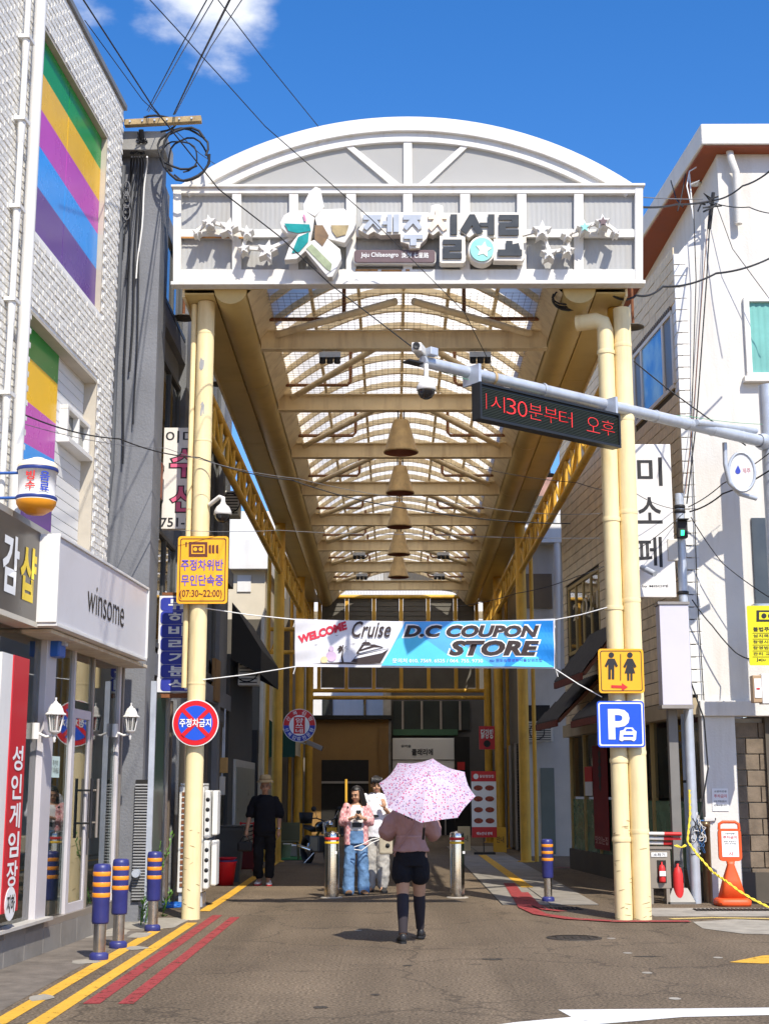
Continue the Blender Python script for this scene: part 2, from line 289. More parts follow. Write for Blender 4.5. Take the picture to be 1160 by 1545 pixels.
for (px, py, sx_, sy_, m_) in ((742, 1448, .22, .09, M_OIL), (484, 1521, .12, .06, M_OIL), (566, 1502, .07, .05, M_OIL), (978, 1444, .3, .05, M_OIL), (615, 1458, .1, .04, M_OIL)):
    c = G(px, py); n = 17; r_ = random.Random(px); mark('asphalt_patch' if m_ is M_PATCH else 'oil_stain', [(c.x + sx_ * .5 * math.copysign(abs(math.cos(6.283 * i / n)) ** (.35 if m_ is M_PATCH else 1), math.cos(6.283 * i / n)) * r_.uniform(.9, 1.08), c.y + sy_ * math.copysign(abs(math.sin(6.283 * i / n)) ** (.35 if m_ is M_PATCH else 1), math.sin(6.283 * i / n)) * r_.uniform(.9, 1.08)) for i in range(n)], paint('worn_' + m_.name, (.085, .07, .052) if m_ is M_PATCH else (.055, .046, .037), .55, 7.), .003)
# right-hand paver strip, yellow line, red curve
PAV = MB(); pv = struct(MB().box((1.55, 20.9, -.02), (2.95, 43, .001)).build('paving_bed', M_DARK))
M_PAV = mat('grey_paver', (.27, .245, .21), .9, 0, .2, 3, .3, 60, .3, .4, (.12, .1, .08), 1, False)
me = None
for j in range(16):
    for i in range(2):
        y0 = 21 + j * 1.38; x0 = 1.56 + i * .7
        b = MB(); b.box((x0 + .01, y0 + .012, -.015), (x0 + .69, y0 + 1.368, .006 + random.uniform(-.001, .002))); b.build('paver', M_PAV, pv)
strip('yellow_line', 2.16, 2.36, 24.6, 37, M_PY, .012)
band('red_line', [(768, 1334), (780, 1352), (793, 1371), (815, 1381), (860, 1388), (930, 1392), (1040, 1392)], .2, M_PR, .014)
band('red_line', [(790, 1348), (806, 1366), (824, 1374), (850, 1377)], .14, M_PR, .0145)
band('yellow_line', [(1012, 1388), (1075, 1386), (1180, 1388)], .14, M_PYF, .008)
band('red_line', [(838, 1310), (870, 1309), (898, 1306), (918, 1302)], .16, M_PR, .006)
mark('yellow_wedge', gpts([(1100, 1453), (1150, 1443), (1240, 1437), (1240, 1452), (1150, 1455)]), M_PY)
mark('white_arrow', gpts([(660, 1560), (777, 1544), (862, 1536), (842, 1525), (1000, 1523.5), (1250, 1521), (1250, 1531), (1030, 1536), (890, 1548), (900, 1560), (700, 1575)]), M_PW)
strip('concrete_apron', 3.4, 12, 19.05, 20.4, M_CONC, .003)
mark('concrete_patch', gpts([(1045, 1392), (1110, 1388), (1200, 1392), (1200, 1412), (1120, 1410), (1060, 1402)]), M_LCONC, .005)
for a in ((922, 1417), (947, 1439), (976, 1469), (1018, 1508), (1083, 1446), (118, 1416), (540, 1405), (1110, 1400)):
    c = G(*a); mark('chewing_gum_spot', [(c.x + .05 * math.cos(t * .9), c.y + .07 * math.sin(t * .9)) for t in range(7)], M_LCONC, .004)
M_IRON = mat('cast_iron', (.06, .05, .042), .6, .5, .3, 12, .4, 40)
c = G(866, 1416); mh = thing('manhole_cover', 'round cast iron manhole cover set in the asphalt before the paired cream pipes', 'manhole', (c.x, c.y, 0))
b = MB().lathe([(.0, .004), (.25, .004), (.25, -.02)], c, 24, sm=False); b.build('lid', M_IRON, mh)
b = MB().lathe([(.262, .007), (.31, .006), (.32, -.02)], c, 24, sm=False); b.build('rim', M_IRON, mh)
for k in range(5): MB().box((c.x - .2 + k * .09, c.y - .12, .004), (c.x - .16 + k * .09, c.y + .12, .009)).build('rib', M_IRON, mh)
c = G(1115, 1374); gr = thing('drain_grate', 'black slotted drain grate in front of the orange warning stand', 'grate', (c.x, c.y, 0))
MB().box((c.x - .62, c.y - .17, -.02), (c.x + 1.4, c.y + .17, .004)).build('trough', M_DARK, gr)
for k in range(34): MB().box((c.x - .6 + k * .058, c.y - .16, .004), (c.x - .57 + k * .058, c.y + .16, .014)).build('bar', M_IRON, gr)
c = G(850, 1372); gr = thing('drain_grate', 'small square drain grate beside the blue bollard and red kerb curve', 'grate', (c.x, c.y, 0))
MB().box((c.x - .3, c.y - .2, -.02), (c.x + .25, c.y + .2, .006)).build('trough', M_DARK, gr)
for k in range(9): MB().box((c.x - .29 + k * .06, c.y - .19, .006), (c.x - .26 + k * .06, c.y + .19, .016)).build('bar', M_IRON, gr)
# ================================================================== the arcade
AX0, AX1 = -1.78, 2.10; AXC = (AX0 + AX1) / 2; ZS = 8.21
COLX = (-2.75, 3.07); YB = [20.2 + 3.22 * k for k in range(8)]; YEND = 46.2
ARC = thing('shopping_arcade', 'cream and yellow steel arcade with arched translucent roof covering the street', 'arcade', (AXC, 18.6, 0))
M_BEAM = mat('cream_beam_paint', (.80, .66, .42), .5, 0, .1, 2, .05, 20, .4, .65, (.34, .21, .10), 1.4)
M_SOF = mat('ochre_soffit_paint', (.58, .43, .17), .45, 0, .1, .8, .03, 10, .4, .3, (.26, .16, .05), .6, False)
def m_poly():
    m = bpy.data.materials.new('translucent_roof_sheet'); m.use_nodes = True; nt = m.node_tree; N = nt.nodes; L = nt.links
    t = N.new('ShaderNodeTexCoord'); n = N.new('ShaderNodeTexNoise'); n.inputs['Scale'].default_value = 1.6; n.inputs['Detail'].default_value = 6; L.new(t.outputs['Object'], n.inputs['Vector'])
    r = N.new('ShaderNodeMix'); r.data_type = 'RGBA'; r.inputs['A'].default_value = (1, .90, .74, 1); r.inputs['B'].default_value = (1, .96, .88, 1); L.new(n.outputs['Fac'], r.inputs['Factor'])
    a = N.new('ShaderNodeBsdfTranslucent'); d = N.new('ShaderNodeBsdfDiffuse'); L.new(r.outputs['Result'], a.inputs[0]); d.inputs[0].default_value = (.8, .76, .68, 1)
    x = N.new('ShaderNodeMixShader'); x.inputs[0].default_value = .12; L.new(a.outputs[0], x.inputs[1]); L.new(d.outputs[0], x.inputs[2]); L.new(x.outputs[0], N['Material Output'].inputs[0]); return m
M_POLY = m_poly()
def vault(t): return (AX0 + .02 + (AX1 - AX0 - .04) * t, ZS + .22 + .78 * (1 - (2 * t - 1) ** 2))
YR = [18.32 + k * .805 for k in range(35)]
for k in range(len(YR) - 1):                      # roof sheets, one per rib bay
    b = MB(); y0, y1 = YR[k] + .002, YR[k + 1] - .002
    b.sheet([[(AX0 - .15, y, ZS + .26)] + [(vault(i / 14)[0], y, vault(i / 14)[1] + .06) for i in range(15)] + [(AX1 + .15, y, ZS + .26)] for y in (y1, y0)]); b.build('roof_sheet', M_POLY, ARC)
for k, y in enumerate(YR):                        # arched ribs
    b = MB(); b.loft([[V((vault(i / 14)[0], y + dy, vault(i / 14)[1] + dz)) for dy, dz in ((-.03, -.05), (.03, -.05), (.03, .055), (-.03, .055))] for i in range(15)], sm=False); b.build('roof_rib', M_BEAM, ARC)
for t in (.14, .32, .5, .68, .86):
    x, z = vault(t); b = MB().box((x - .025, 18.7, z - .02), (x + .025, YR[-1], z + .05)); b.build('purlin', M_BEAM, ARC)
for k, y in enumerate(YB):                        # tie beams: H sections
    b = MB(); b.box((AX0 - .2, y - .008, ZS - .14), (AX1 + .2, y + .008, ZS + .12)); b.box((AX0 - .2, y - .075, ZS - .155), (AX1 + .2, y + .075, ZS - .14)); b.box((AX0 - .2, y - .075, ZS + .12), (AX1 + .2, y + .075, ZS + .135)); b.build('tie_beam', M_BEAM, ARC)
    y0 = YB[k - 1] if k else 18.75
    for sx in (AX0 + .05, AX1 - .05):
        b = MB().tube([(AXC + (.12 if sx > AXC else -.12), y0 + .1, ZS + .1), (sx, y - .1, ZS + .06)], .052, 10); b.build('brace', M_BEAM, ARC)
        s = 1 if sx < AXC else -1
        b = MB().tube([(sx - s * .1, y - .35, ZS + .2), (sx + s * .95, y - .35, ZS + .2), (sx + s * 1.0, y - .35, ZS + .26), (sx + s * 1.0, y - .35, ZS + .85)], .03, 8); b.build('sprinkler_pipe', M_RUST, ARC)
net = MB()
M_NET = mat('netting_thread', (.34, .27, .17), .9)
for k in range(40): x = AX0 + .03 + k * (AX1 - AX0 - .06) / 39; net.box((x - .0025, 18.7, ZS + .165), (x + .0025, 45.5, ZS + .169))
for k in range(225): y = 18.7 + k * .12; net.box((AX0, y - .0025, ZS + .16), (AX1, y + .0025, ZS + .164))
stuff(net.build('bird_netting', M_NET, ARC))
for s, xa, xb, xc, xo in ((-1, AX0, AX0 - .22, AX0 - .68, AX0 - 1.08), (1, AX1, AX1 + .22, AX1 + .68, AX1 + 1.08)):
    b = MB(); b.add([(xb, 18.3, ZS), (xb, YEND, ZS), (xa, YEND, ZS + .25), (xa, 18.3, ZS + .25)], [(0, 1, 2, 3)]); b.box((xa, 18.3, ZS + .25), (xa + s * .03, YEND, ZS + .42)); b.build('fascia', M_BEAM, ARC)
    yy = 18.3
    while yy < YEND - .1:                         # half round gutter in lengths, dark joints between them
        y1 = min(yy + 3.9, YEND); r = abs(xc - xb) / 2; cx = (xb + xc) / 2
        b = MB(); b.sheet([[(cx + r * .98 * math.cos(math.pi + math.pi * i / 10), y, ZS + .06 + .2 * math.sin(math.pi + math.pi * i / 10)) for i in range(11)] for y in (yy + .012, y1 - .012)]); b.build('gutter', M_SOF, ARC)
        b = MB().box((min(xc, xo), yy + .008, ZS + .0), (max(xc, xo), y1 - .008, ZS + .02)); b.build('soffit_panel', M_SOF, ARC); yy = y1
    r = abs(xc - xb) / 2; cx = (xb + xc) / 2; MB().prism([(cx + r * .98 * math.cos(math.pi + math.pi * i / 10), ZS + .06 + .2 * math.sin(math.pi + math.pi * i / 10)) for i in range(11)], .01, (0, 18.31, 0)).build('gutter_end', M_SOF, ARC); MB().box((min(xa, xo), 18.285, ZS + .06), (max(xa, xo), 18.299, ZS + .42)).build('end_plate', M_SOF, ARC)  # end plate in the darker soffit colour, standing for shade below the sign
    MB().box((min(xa, xo), 18.3, ZS + .43), (max(xa, xo), YEND, ZS + .5)).build('gutter_cover', M_BEAM, ARC)
    MB().box((xo - .03 if s < 0 else xo, 18.3, ZS - .04), (xo if s < 0 else xo + .03, YEND, ZS + .43)).build('edge_trim', M_BEAM, ARC)
    cx = COLX[0] if s < 0 else COLX[1]
    for z in (7.42, 6.82): MB().tube([(cx, 18.7, z), (cx, YEND, z)], .062, 12).build('truss_chord', M_YEL, ARC)
    y = 19.0; up = False; k = 0
    while y < 45.6:
        MB().tube([(cx, y, 6.85), (cx, y, 7.4)], .035, 8).build('truss_post', M_YEL, ARC)
        MB().tube([(cx, y, 6.85 if k % 2 else 7.4), (cx, y + .9, 7.4 if k % 2 else 6.85)], .032, 8).build('truss_diagonal', M_YEL, ARC); y += .9; k += 1
    for cy in (33.6, 41.3, 46.2):
        MB().tube([(cx, cy, 0), (cx, cy, ZS + .1)], .125, 18).build('column', M_YEL, ARC)
        MB().tube([(cx + .26 * s, cy + .12, 0), (cx + .26 * s, cy + .12, ZS)], .05, 10).build('drain_pipe', M_YEL, ARC)
        MB().lathe([(.2, 0), (.2, .02), (.13, .03)], (cx, cy, 0), 16, sm=False).build('base_plate', M_YEL, ARC)
# front left column with its conduit, front right column with two cream drain pipes
FL = V((-2.6, 18.62, 0))
b = MB().tube([FL, FL + V((0, 0, 8.2))], .118, 22); b.build('column', M_CRM, ARC)
b = MB().tube([FL + V((-.17, .05, 2.95)), FL + V((-.17, .05, 8.2))], .042, 10); b.build('conduit', M_CRM, ARC)
for z in (3.0, 4.7, 6.3, 7.75): MB().lathe([(.121, -.015), (.124, 0), (.121, .015)], FL + V((0, 0, z)), 20).build('clamp_band', M_CRM, ARC)
M_PEEL = mat('bare_primer', (.36, .36, .36), .7, 0, .2, 12)
for a, w_, z in ((-1.75, .10, 7.35), (-1.65, .09, 6.72), (-1.8, .09, 4.7)):   # bare patches where paint has peeled
    n = 9; b = MB(); pts = [(FL.x + .1195 * math.cos(a + .33 * math.cos(6.283 * i / n) * random.uniform(.6, 1.2)), FL.y + .1195 * math.sin(a + .33 * math.cos(6.283 * i / n)), z + w_ * math.sin(6.283 * i / n) * random.uniform(.6, 1.3)) for i in range(n)]
    b.add(pts, [tuple(range(n))]); b.build('peeled_patch', M_PEEL, ARC)
RPX = (G(941, 1381), G(971, 1381)); RY = 18.62
MB().tube([(3.13, RY + .28, 0), (3.13, RY + .28, 8.2)], .11, 18).build('column', M_YEL, ARC)
for i, x in enumerate((2.97, 3.24)):
    x0 = P((941, 969)[i], 1375, RY).x
    b = MB()
    if i == 0: b.tube([(x0 - .38, RY + .1, 7.93), (x0 - .12, RY, 7.93), (x0 - .03, RY, 7.9), (x0, RY, 7.8), (x0, RY, 0)], .112, 20)
    else: b.tube([(x0, RY, 8.1), (x0, RY, 0)], .118, 20)
    b.build('drain_pipe', M_CRM, ARC)
    for z in (1.0, 2.0, 2.95, 4.0, 5.2, 6.5, 7.55): MB().lathe([(.121, -.03), (.125, 0), (.121, .03)], (x0, RY, z + .1 * i), 20).build('pipe_collar', M_CRM, ARC)
for z in (.8, 2.2, 3.6, 5.0, 6.6): MB().box((2.95, RY + .11, z), (3.3, RY + .16, z + .04)).build('pipe_bracket', M_YEL, ARC)
# scrapes left by vehicles and old tape near the foot of the pipes and the front column
M_SCUF = mat('dark_scrape', (.36, .26, .12), .8, 0, .4, 20); M_TAPE = mat('old_tape', (.62, .52, .34), .5)
for (cx, r, seed, cnt) in ((P(941, 1375, RY).x, .112, 3, 20), (P(969, 1375, RY).x, .118, 5, 9), (FL.x, .118, 9, 14)):
    rr_ = random.Random(seed)
    for k in range(cnt):
        a = -math.pi / 2 + rr_.uniform(-1.2, 1.1); z = rr_.uniform(.05, 1.2) ** 1.3; wd = rr_.uniform(.3, 1.1); hh = rr_.uniform(.002, .007); R_ = r + .0015; sl_ = rr_.uniform(-.03, .03)
        b = MB(); b.sheet([[(cx + R_ * math.cos(a + wd * (i / 5 - .5)), RY + R_ * math.sin(a + wd * (i / 5 - .5)), z + sl_ * i / 5 + dz * math.sin(math.pi * (i + .4) / 5.8)) for i in range(6)] for dz in (-hh, hh)], sm=False); b.build('scrape_mark', M_SCUF, ARC)
# gable screen at the far end: grey panels between yellow posts, double rail under it
M_SCR = mat('grey_screen_panel', (.13, .12, .10), .7, 0, .15, 2, .1, 30)
SX = [-2.45, -1.55, -.65, .25, 1.15, 2.05, 2.75]
for i in range(6):
    for z0, z1 in ((4.95, 6.3), (6.42, 7.9)):
        b = MB().box((SX[i] + .07, YEND + .14, z0), (SX[i + 1] - .07, YEND + .17, z1))
        for k in range(9 if z0 > 6 else 0): b.box((SX[i] + .07, YEND + .12, z0 + .1 + k * .16), (SX[i + 1] - .07, YEND + .139, z0 + .13 + k * .16))
        b.build('screen_panel', M_SCR, ARC)
for x in SX: MB().box((x - .06, YEND + .08, 4.8), (x + .06, YEND + .2, 7.95)).build('screen_post', M_YEL, ARC)
for z in (4.62, 4.85, 6.36, 7.95): MB().tube([(-2.8, YEND + .05, z), (3.1, YEND + .05, z)], .065, 10).build('screen_rail', M_YEL, ARC)
MB().sheet([[(-3.4 + 7 * i / 8, y_, 7.75 + .6 * (1 - (i / 4 - 1) ** 2)) for i in range(9)] for y_ in (54.5, YEND + .6)]).build('rear_shade_canopy', M_POLY, ARC)  # canopy added behind the screen to shade the far buildings
for y_ in (48.5, 51., 53.5): MB().box((-3.4, y_, 7.5), (3.6, y_ + .15, 7.748)).build('rear_beam', M_BEAM, ARC)  # beams of the added shading canopy
# side truss over the alley on the left
for z in (5.45, 6.1): MB().tube([(-5.2, 39.5, z), (-2.8, 39.5, z)], .06, 10).build('truss_chord', M_YEL, ARC)
for k in range(4): MB().tube([(-5.1 + k * .55, 39.5, 5.45), (-4.85 + k * .55, 39.5, 6.1)], .03, 8).build('truss_diagonal', M_YEL, ARC)
# the roof falls slightly towards the far end
def roof_dz(y): return 8.30 - .0195 * (y - 18.3) - ZS
for ob in ARC.children:
    if ob.name.startswith(('screen', 'rear')): continue
    for v in ob.data.vertices:
        if v.co.z > 7.7: v.co.z += roof_dz(v.co.y)
# lamp batteries under the beams
for (x, k) in ((P(498, 513, YB[0]).x, 0), (P(724, 513, YB[0]).x, 0), (-.9, 5), (1.3, 5), (-.9, 6), (1.3, 6)):
    ZS_ = ZS + roof_dz(YB[k])
    t = thing('spotlight_bar', f'three small spotlights on a bar under the {("first","","","","","sixth","seventh")[k]} roof beam, {"left" if x < .16 else "right"} of centre', 'spotlight', (x, YB[k], ZS_ - .3))
    MB().box((x - .16, YB[k] - .05, ZS_ - .28), (x + .16, YB[k] + .05, ZS_ - .20)).build('bar', M_GALV, t)
    for d in (-.11, 0, .11):
        MB().lathe([(.0, .05), (.045, .05), (.05, -.03), (.042, -.04), (0, -.035)], (x + d, YB[k] - .02, ZS_ - .33), 10, axis=(0, -.5, 1)).build('lamp', M_BLK, t)
    for d in (-.09, .09): MB().tube([(x + d, YB[k], ZS_ - .2), (x + d, YB[k], ZS_ - .15)], .006, 6).build('hanger', M_GALV, t)
M_BELL = mat('weathered_bronze', (.50, .34, .15), .5, .25, .25, 5, .2, 30, .5, .5, (.16, .09, .05), 2)
M_BELLIN = mat('bell_rim_red', (.22, .07, .035), .6)
for k, nm in zip((1, 2, 3, 4, 5), ('nearest and largest', 'second', 'third', 'fourth', 'farthest and smallest')):
    y = YB[k]; s = .56 if k > 1 else .6
    t = thing('bell_lamp', f'bronze bell-shaped lamp hanging under the arcade roof, {nm} of the five', 'bell lamp', (AXC - .03, y, 7.4), group='bell lamps along the arcade')
    x = AXC - .03; ZS_ = ZS + roof_dz(y); top = ZS_ - .32
    MB().lathe([(.0, 0), (s * .19, 0), (s * .225, -.015), (s * .245, -.06), (s * .47, -s * .9), (s * .5, -s * .93), (s * .5, -s * .96), (s * .47, -s * .97)], (x, y, top), 26).build('bell', M_BELL, t)
    MB().lathe([(s * .47, -s * .968), (s * .44, -s * .93), (s * .16, -.08), (0, -.06)], (x, y, top), 26).build('inside', M_BELLIN, t)
    for d in (-.05, .05): MB().tube([(x + d, y, top - .01), (x + d, y, ZS_ - .14)], .012, 6).build('hanger', M_BLK, t)
    MB().tube([(x, y, top), (x, y, top + .1)], .03, 8).build('hanger', M_BELL, t)
# ================================================================== entrance sign of the arcade
YS = 18.15
GS = thing('entrance_sign', 'wide white entrance sign with arched top, star chain, flower emblem and bold Korean letters', 'sign', (AXC, YS, 8.2))
M_GW = mat('sign_white_paint', (.72, .70, .655), .42, 0, .05, 1.5, .04, 20, .45, .6, (.50, .42, .31), 2.0)
M_CORR = mat('grey_corrugated_panel', (.40, .40, .39), .55, 0, .06, 1.5, .05, 20, .3, .4, (.33, .29, .22), 1.0)
M_STAIN = mat('rust_stain', (.42, .2, .06), .8, 0, .4, 14, 0, 20)
def pp(pts, y_front, depth, name, m, parent=None, bev=0.):     # plate drawn in photo points on plane y_front, thickness behind it
    b = MB().prism(pxy(pts, y_front), depth, (0, y_front + depth, 0)); return b.build(name, m, GS if parent is None else parent, bev)
def pr_(x0, y0, x1, y1, y_front, depth, name, m, parent=None, bev=0.): return pp([(x0, y1), (x1, y1), (x1, y0), (x0, y0)], y_front, depth, name, m, parent, bev)
MX = [(261, 273), (350, 364), (436, 450), (522, 537), (608, 622), (694, 709), (780, 794), (866, 880), (958, 970)]
ROWS = [(290, 346), (357, 407)]
for i in range(8):
    for y0, y1 in ROWS:                                          # corrugated panels, each its own sheet
        x0, z0, x1, z1 = pbox(MX[i][1] - 3, y0 - 3, MX[i + 1][0] + 3, y1 + 3, YS + .075); b = MB(); n = 44
        b.sheet([[(x0 + (x1 - x0) * k / n, YS + .075 + (.0025 if k % 4 in (1, 2) else 0), z) for k in range(n + 1)] for z in (z0, z1)], sm=False); b.build('panel', M_CORR, GS)
        # inner lip of the panel frame
        yy = YS + .045
        for q in ((MX[i][1], y0, MX[i + 1][0], y0 + 2.4), (MX[i][1], y1 - 2.0, MX[i + 1][0], y1)):
            bx = pbox(*q, yy); MB().box((bx[0], yy, bx[1]), (bx[2], YS + .073, bx[3])).build('panel_lip', M_CORR, GS)
for i, (x0, x1) in enumerate(MX): pr_(x0, 291 if 0 < i < 8 else 280, x1, 407 if 0 < i < 8 else 426, YS + (.0 if 0 < i < 8 else -.02), .12, 'mullion', M_GW, bev=.006)
for i in range(8): pr_(MX[i][1], 345.5, MX[i + 1][0], 357.5, YS + .004, .11, 'mid_rail', M_GW, bev=.005)
pr_(273, 280, 958, 291, YS - .01, .14, 'top_rail', M_GW, bev=.006)
pr_(273, 406, 958, 426, YS - .012, .14, 'bottom_rail', M_GW, bev=.006)
bx = pbox(258, 414, 973, 428, YS - .03); MB().box((bx[0], YS - .06, bx[1] - .02), (bx[2], YS + .13, bx[1] + .03)).build('bottom_plate', M_GW, GS, .006)
bx = pbox(258, 278, 973, 281, YS - .03); MB().box((bx[0], YS - .05, bx[3] - .02), (bx[2], YS + .13, bx[3] + .015)).build('top_plate', M_GW, GS, .006)
bx = pbox(263, 284, 968, 424, YS); MB().box((bx[0], YS + .16, bx[1]), (bx[2], YS + .3, bx[3])).build('back_box', M_GW, GS)
for x0, x1, y in ((272, 350, 357.7), (536, 570, 407), (575, 606, 407.5), (272, 330, 281.3), (360, 378, 358), (612, 618, 407)):    # rust runs where water sits
    pr_(x0, y - 1.2, x1, y + 1.4, YS - .017, .006, 'rust_stain', M_STAIN)
# arch
ACX, ACY, AR = 615., 796., 621.
def arcb(r0, r1, yf, dep, name, m, half):
    out = []
    n = 40; a = [-half + 2 * half * i / n for i in range(n + 1)]; b = MB()
    ro = pxy([(ACX + r1 * math.sin(t), ACY - r1 * math.cos(t)) for t in a], yf); ri = pxy([(ACX + r0 * math.sin(t), ACY - r0 * math.cos(t)) for t in a], yf)
    b.loft([[V((p[0], yf, p[1])), V((p[0], yf + dep, p[1])), V((q[0], yf + dep, q[1])), V((q[0], yf, q[1]))] for p, q in zip(ro, ri)], sm=False)
    return b.build(name, m, GS, .006)
arcb(600, 621, YS + .012, .4, 'arch_rim', M_GW, math.acos((ACY - 280) / 618))
arcb(583, 600.5, YS + .07, .2, 'arch_band', M_GW, math.acos((ACY - 280) / 598))
n = 40; h = math.acos((ACY - 281) / 584); pts = [(ACX + 584 * math.sin(-h + 2 * h * i / n), ACY - 584 * math.cos(-h + 2 * h * i / n)) for i in range(n + 1)]
M_ARP = mat('arch_panel_grey', (.52, .51, .485), .6, 0, .05, 1, .03, 20)
_n = M_ARP.node_tree.nodes; _t = _n.new('ShaderNodeBsdfTranslucent'); _t.inputs[0].default_value = (.8, .78, .72, 1); _x = _n.new('ShaderNodeMixShader'); _x.inputs[0].default_value = .35   # thin polycarbonate
M_ARP.node_tree.links.new(_n['Principled BSDF'].outputs[0], _x.inputs[1]); M_ARP.node_tree.links.new(_t.outputs[0], _x.inputs[2]); M_ARP.node_tree.links.new(_x.outputs[0], _n['Material Output'].inputs[0])
pp(pts, YS + .13, .03, 'arch_panel', M_ARP)
pr_(608.5, 210, 621.5, 280, YS + .085, .043, 'arch_post', M_GW, bev=.005)
pp([(519, 219), (532, 219), (606, 279), (590, 279)], YS + .087, .041, 'arch_strut', M_GW, bev=.005)
pp([(708, 219), (696, 219), (628, 279), (644, 279)], YS + .087, .041, 'arch_strut', M_GW, bev=.005)
# lettering: Jeju Chilseongro in Korean, raised on cream backing plates
z5 = lambda l: [(420 + a / 3.0526, 290 + b / 3.0526) for a, b in l]
M_CREAM = mat('cream_backing', (.80, .75, .66), .5, 0, .05, 3, 0, 20, .4, .2, (.5, .42, .3)); M_LG = mat('faded_grey_blue_letter', (.42, .46, .52), .45, 0, .1, 4); M_LK = mat('charcoal_letter', (.035, .04, .045), .4, 0, .2, 6)
M_TQ = mat('turquoise_disc', (.30, .66, .58), .4, 0, .12, 5); M_PEACH = mat('faded_peach_letter', (.80, .66, .52), .5, 0, .08, 5); M_PLUM = mat('plum_brown_plate', (.14, .09, .095), .45, 0, .12, 4)
back = [[(376, 90), (572, 90), (572, 192), (470, 197), (440, 180), (412, 196), (366, 170), (386, 148)], [(558, 91), (692, 91), (692, 186), (682, 212), (655, 238), (650, 256), (604, 258), (598, 238), (562, 228)],
        [(682, 93), (700, 93), (703, 60), (730, 52), (757, 60), (760, 93), (840, 93), (840, 203), (762, 204), (738, 178), (712, 198), (688, 182)], [(742, 198), (860, 198), (862, 316), (852, 326), (750, 326), (742, 318)],
        [(826, 172), (878, 90), (1003, 90), (1008, 208), (938, 210), (908, 188), (878, 208)], [(1000, 91), (1114, 91), (1124, 100), (1124, 214), (1000, 212)], [(990, 212), (1126, 212), (1134, 300), (1124, 316), (990, 314)]]
for i, q in enumerate(back): pp(z5(q), YS - .17 - .003 * i, .16, 'letter_backing', M_CREAM, bev=.008)
pp(z5(arcpts(937, 264, 64, 0, 6.283, 28)[:-1]), YS - .20, .19, 'letter_backing', M_CREAM, bev=.008)
def glyph(q, m, yf=-.205): return pp(z5(q), YS + yf, .016, 'letter_stroke', m)
JI = [(0, 0), (86, 0), (80, 22), (64, 22), (88, 56), (72, 68), (46, 38), (16, 70), (0, 56), (30, 22), (0, 22)]
glyph([(390 + a, 103 + b) for a, b in JI], M_LG); glyph([(574 + a, 103 + b) for a, b in JI], M_LG)
glyph([(480, 131), (500, 131), (500, 147), (480, 147)], M_LG); glyph([(500.5, 100), (523, 100), (523, 181), (500.5, 181)], M_LG); glyph([(530, 100), (556, 100), (556, 181), (530, 181)], M_LG)
glyph([(577, 194), (666, 194), (666, 213), (636, 213), (636, 243), (607, 243), (607, 213), (577, 213)], M_LG)
glyph([(690, 103), (722, 103), (722, 78), (742, 78), (742, 103), (776, 103), (776, 122), (752, 122), (778, 165), (758, 178), (734, 146), (704, 178), (690, 162), (716, 122), (690, 122)], M_PEACH)
glyph([(792, 100), (823, 100), (823, 193), (792, 193)], M_LK)
RI = [(0, 0), (92, 0), (92, 56), (32, 56), (32, 68), (92, 68), (92, 94), (0, 94), (0, 36), (60, 36), (60, 24), (0, 24)]
glyph([(757 + a * .95, 216 + b * .93) for a, b in RI], M_LK); glyph([(1015 + a, 102 + b) for a, b in RI], M_LK, -.215)
glyph([(880, 100), (904, 100), (943, 181), (914, 193), (891, 150), (864, 189), (837, 171)], M_LK, -.215); glyph([(926, 138), (964.5, 138), (964.5, 156), (926, 156)], M_LK, -.215); glyph([(965, 100), (995, 100), (995, 194), (965, 194)], M_LK, -.215)
glyph(arcpts(937, 262, 54, 0, 6.283, 28)[:-1], M_TQ, -.222)
def starpts(cx, cy, r, rot=-.1, k=.45): return [(cx + r * (1 if i % 2 == 0 else k) * math.sin(rot + i * math.pi / 5), cy - r * (1 if i % 2 == 0 else k) * math.cos(rot + i * math.pi / 5)) for i in range(10)]
pp(z5(starpts(945, 262, 38, .15, .5)), YS - .23, .01, 'letter_star', M_CREAM)
glyph([(1010, 262), (1048, 262), (1048, 222), (1078, 222), (1078, 238), (1106, 232), (1114, 262), (1122, 262), (1122, 291), (1010, 291)], M_LK, -.22)
pl = pp(z5(rrect(349, 264, 722, 322, 14)), YS - .10, .12, 'name_plate', M_PLUM, bev=.006)
pp(z5(rrect(346, 268, 725, 327, 14)), YS - .085, .12, 'name_plate_rim', M_GW)
a = pbox(*z5([(380, 276)])[0], *z5([(552, 304)])[0], YS - .1); text('Jeju Chilseongro', (0, YS - .1, 0), X3, Z3, a, M_WTXT, pl, .006, .012)
a = pbox(*z5([(566, 277)])[0], *z5([(692, 303)])[0], YS - .1); text('濟州 七星路', (0, YS - .1, 0), X3, Z3, a, M_WTXT, pl, .006, .012)
# flower emblem
z2 = lambda l: [(240 + a / 2.9, 160 + b / 2.9) for a, b in l]; z3 = lambda l: [(600 + a / 2.9, 160 + b / 2.9) for a, b in l]
petals = [[(632, 455), (630, 430), (658, 372), (684, 350), (706, 360), (722, 440), (714, 450), (682, 482)], [(528, 510), (545, 476), (580, 455), (634, 455), (680, 486), (672, 545), (610, 562), (560, 556), (535, 532)],
          [(680, 488), (712, 450), (810, 446), (862, 510), (850, 542), (812, 598), (745, 582), (700, 560)], [(672, 542), (610, 558), (570, 610), (548, 672), (602, 668), (642, 632), (662, 592)], [(638, 630), (662, 590), (722, 566), (792, 625), (798, 668), (758, 746), (738, 748)]]
for i, q in enumerate(petals): pp(z2(q), YS - .27 - .004 * i, .17, 'flower_petal', M_GW, bev=.008)
cols = [(.02, .30, .27), (.02, .27, .24), (.42, .32, .14), (.26, .16, .06), (.36, .40, .22)]
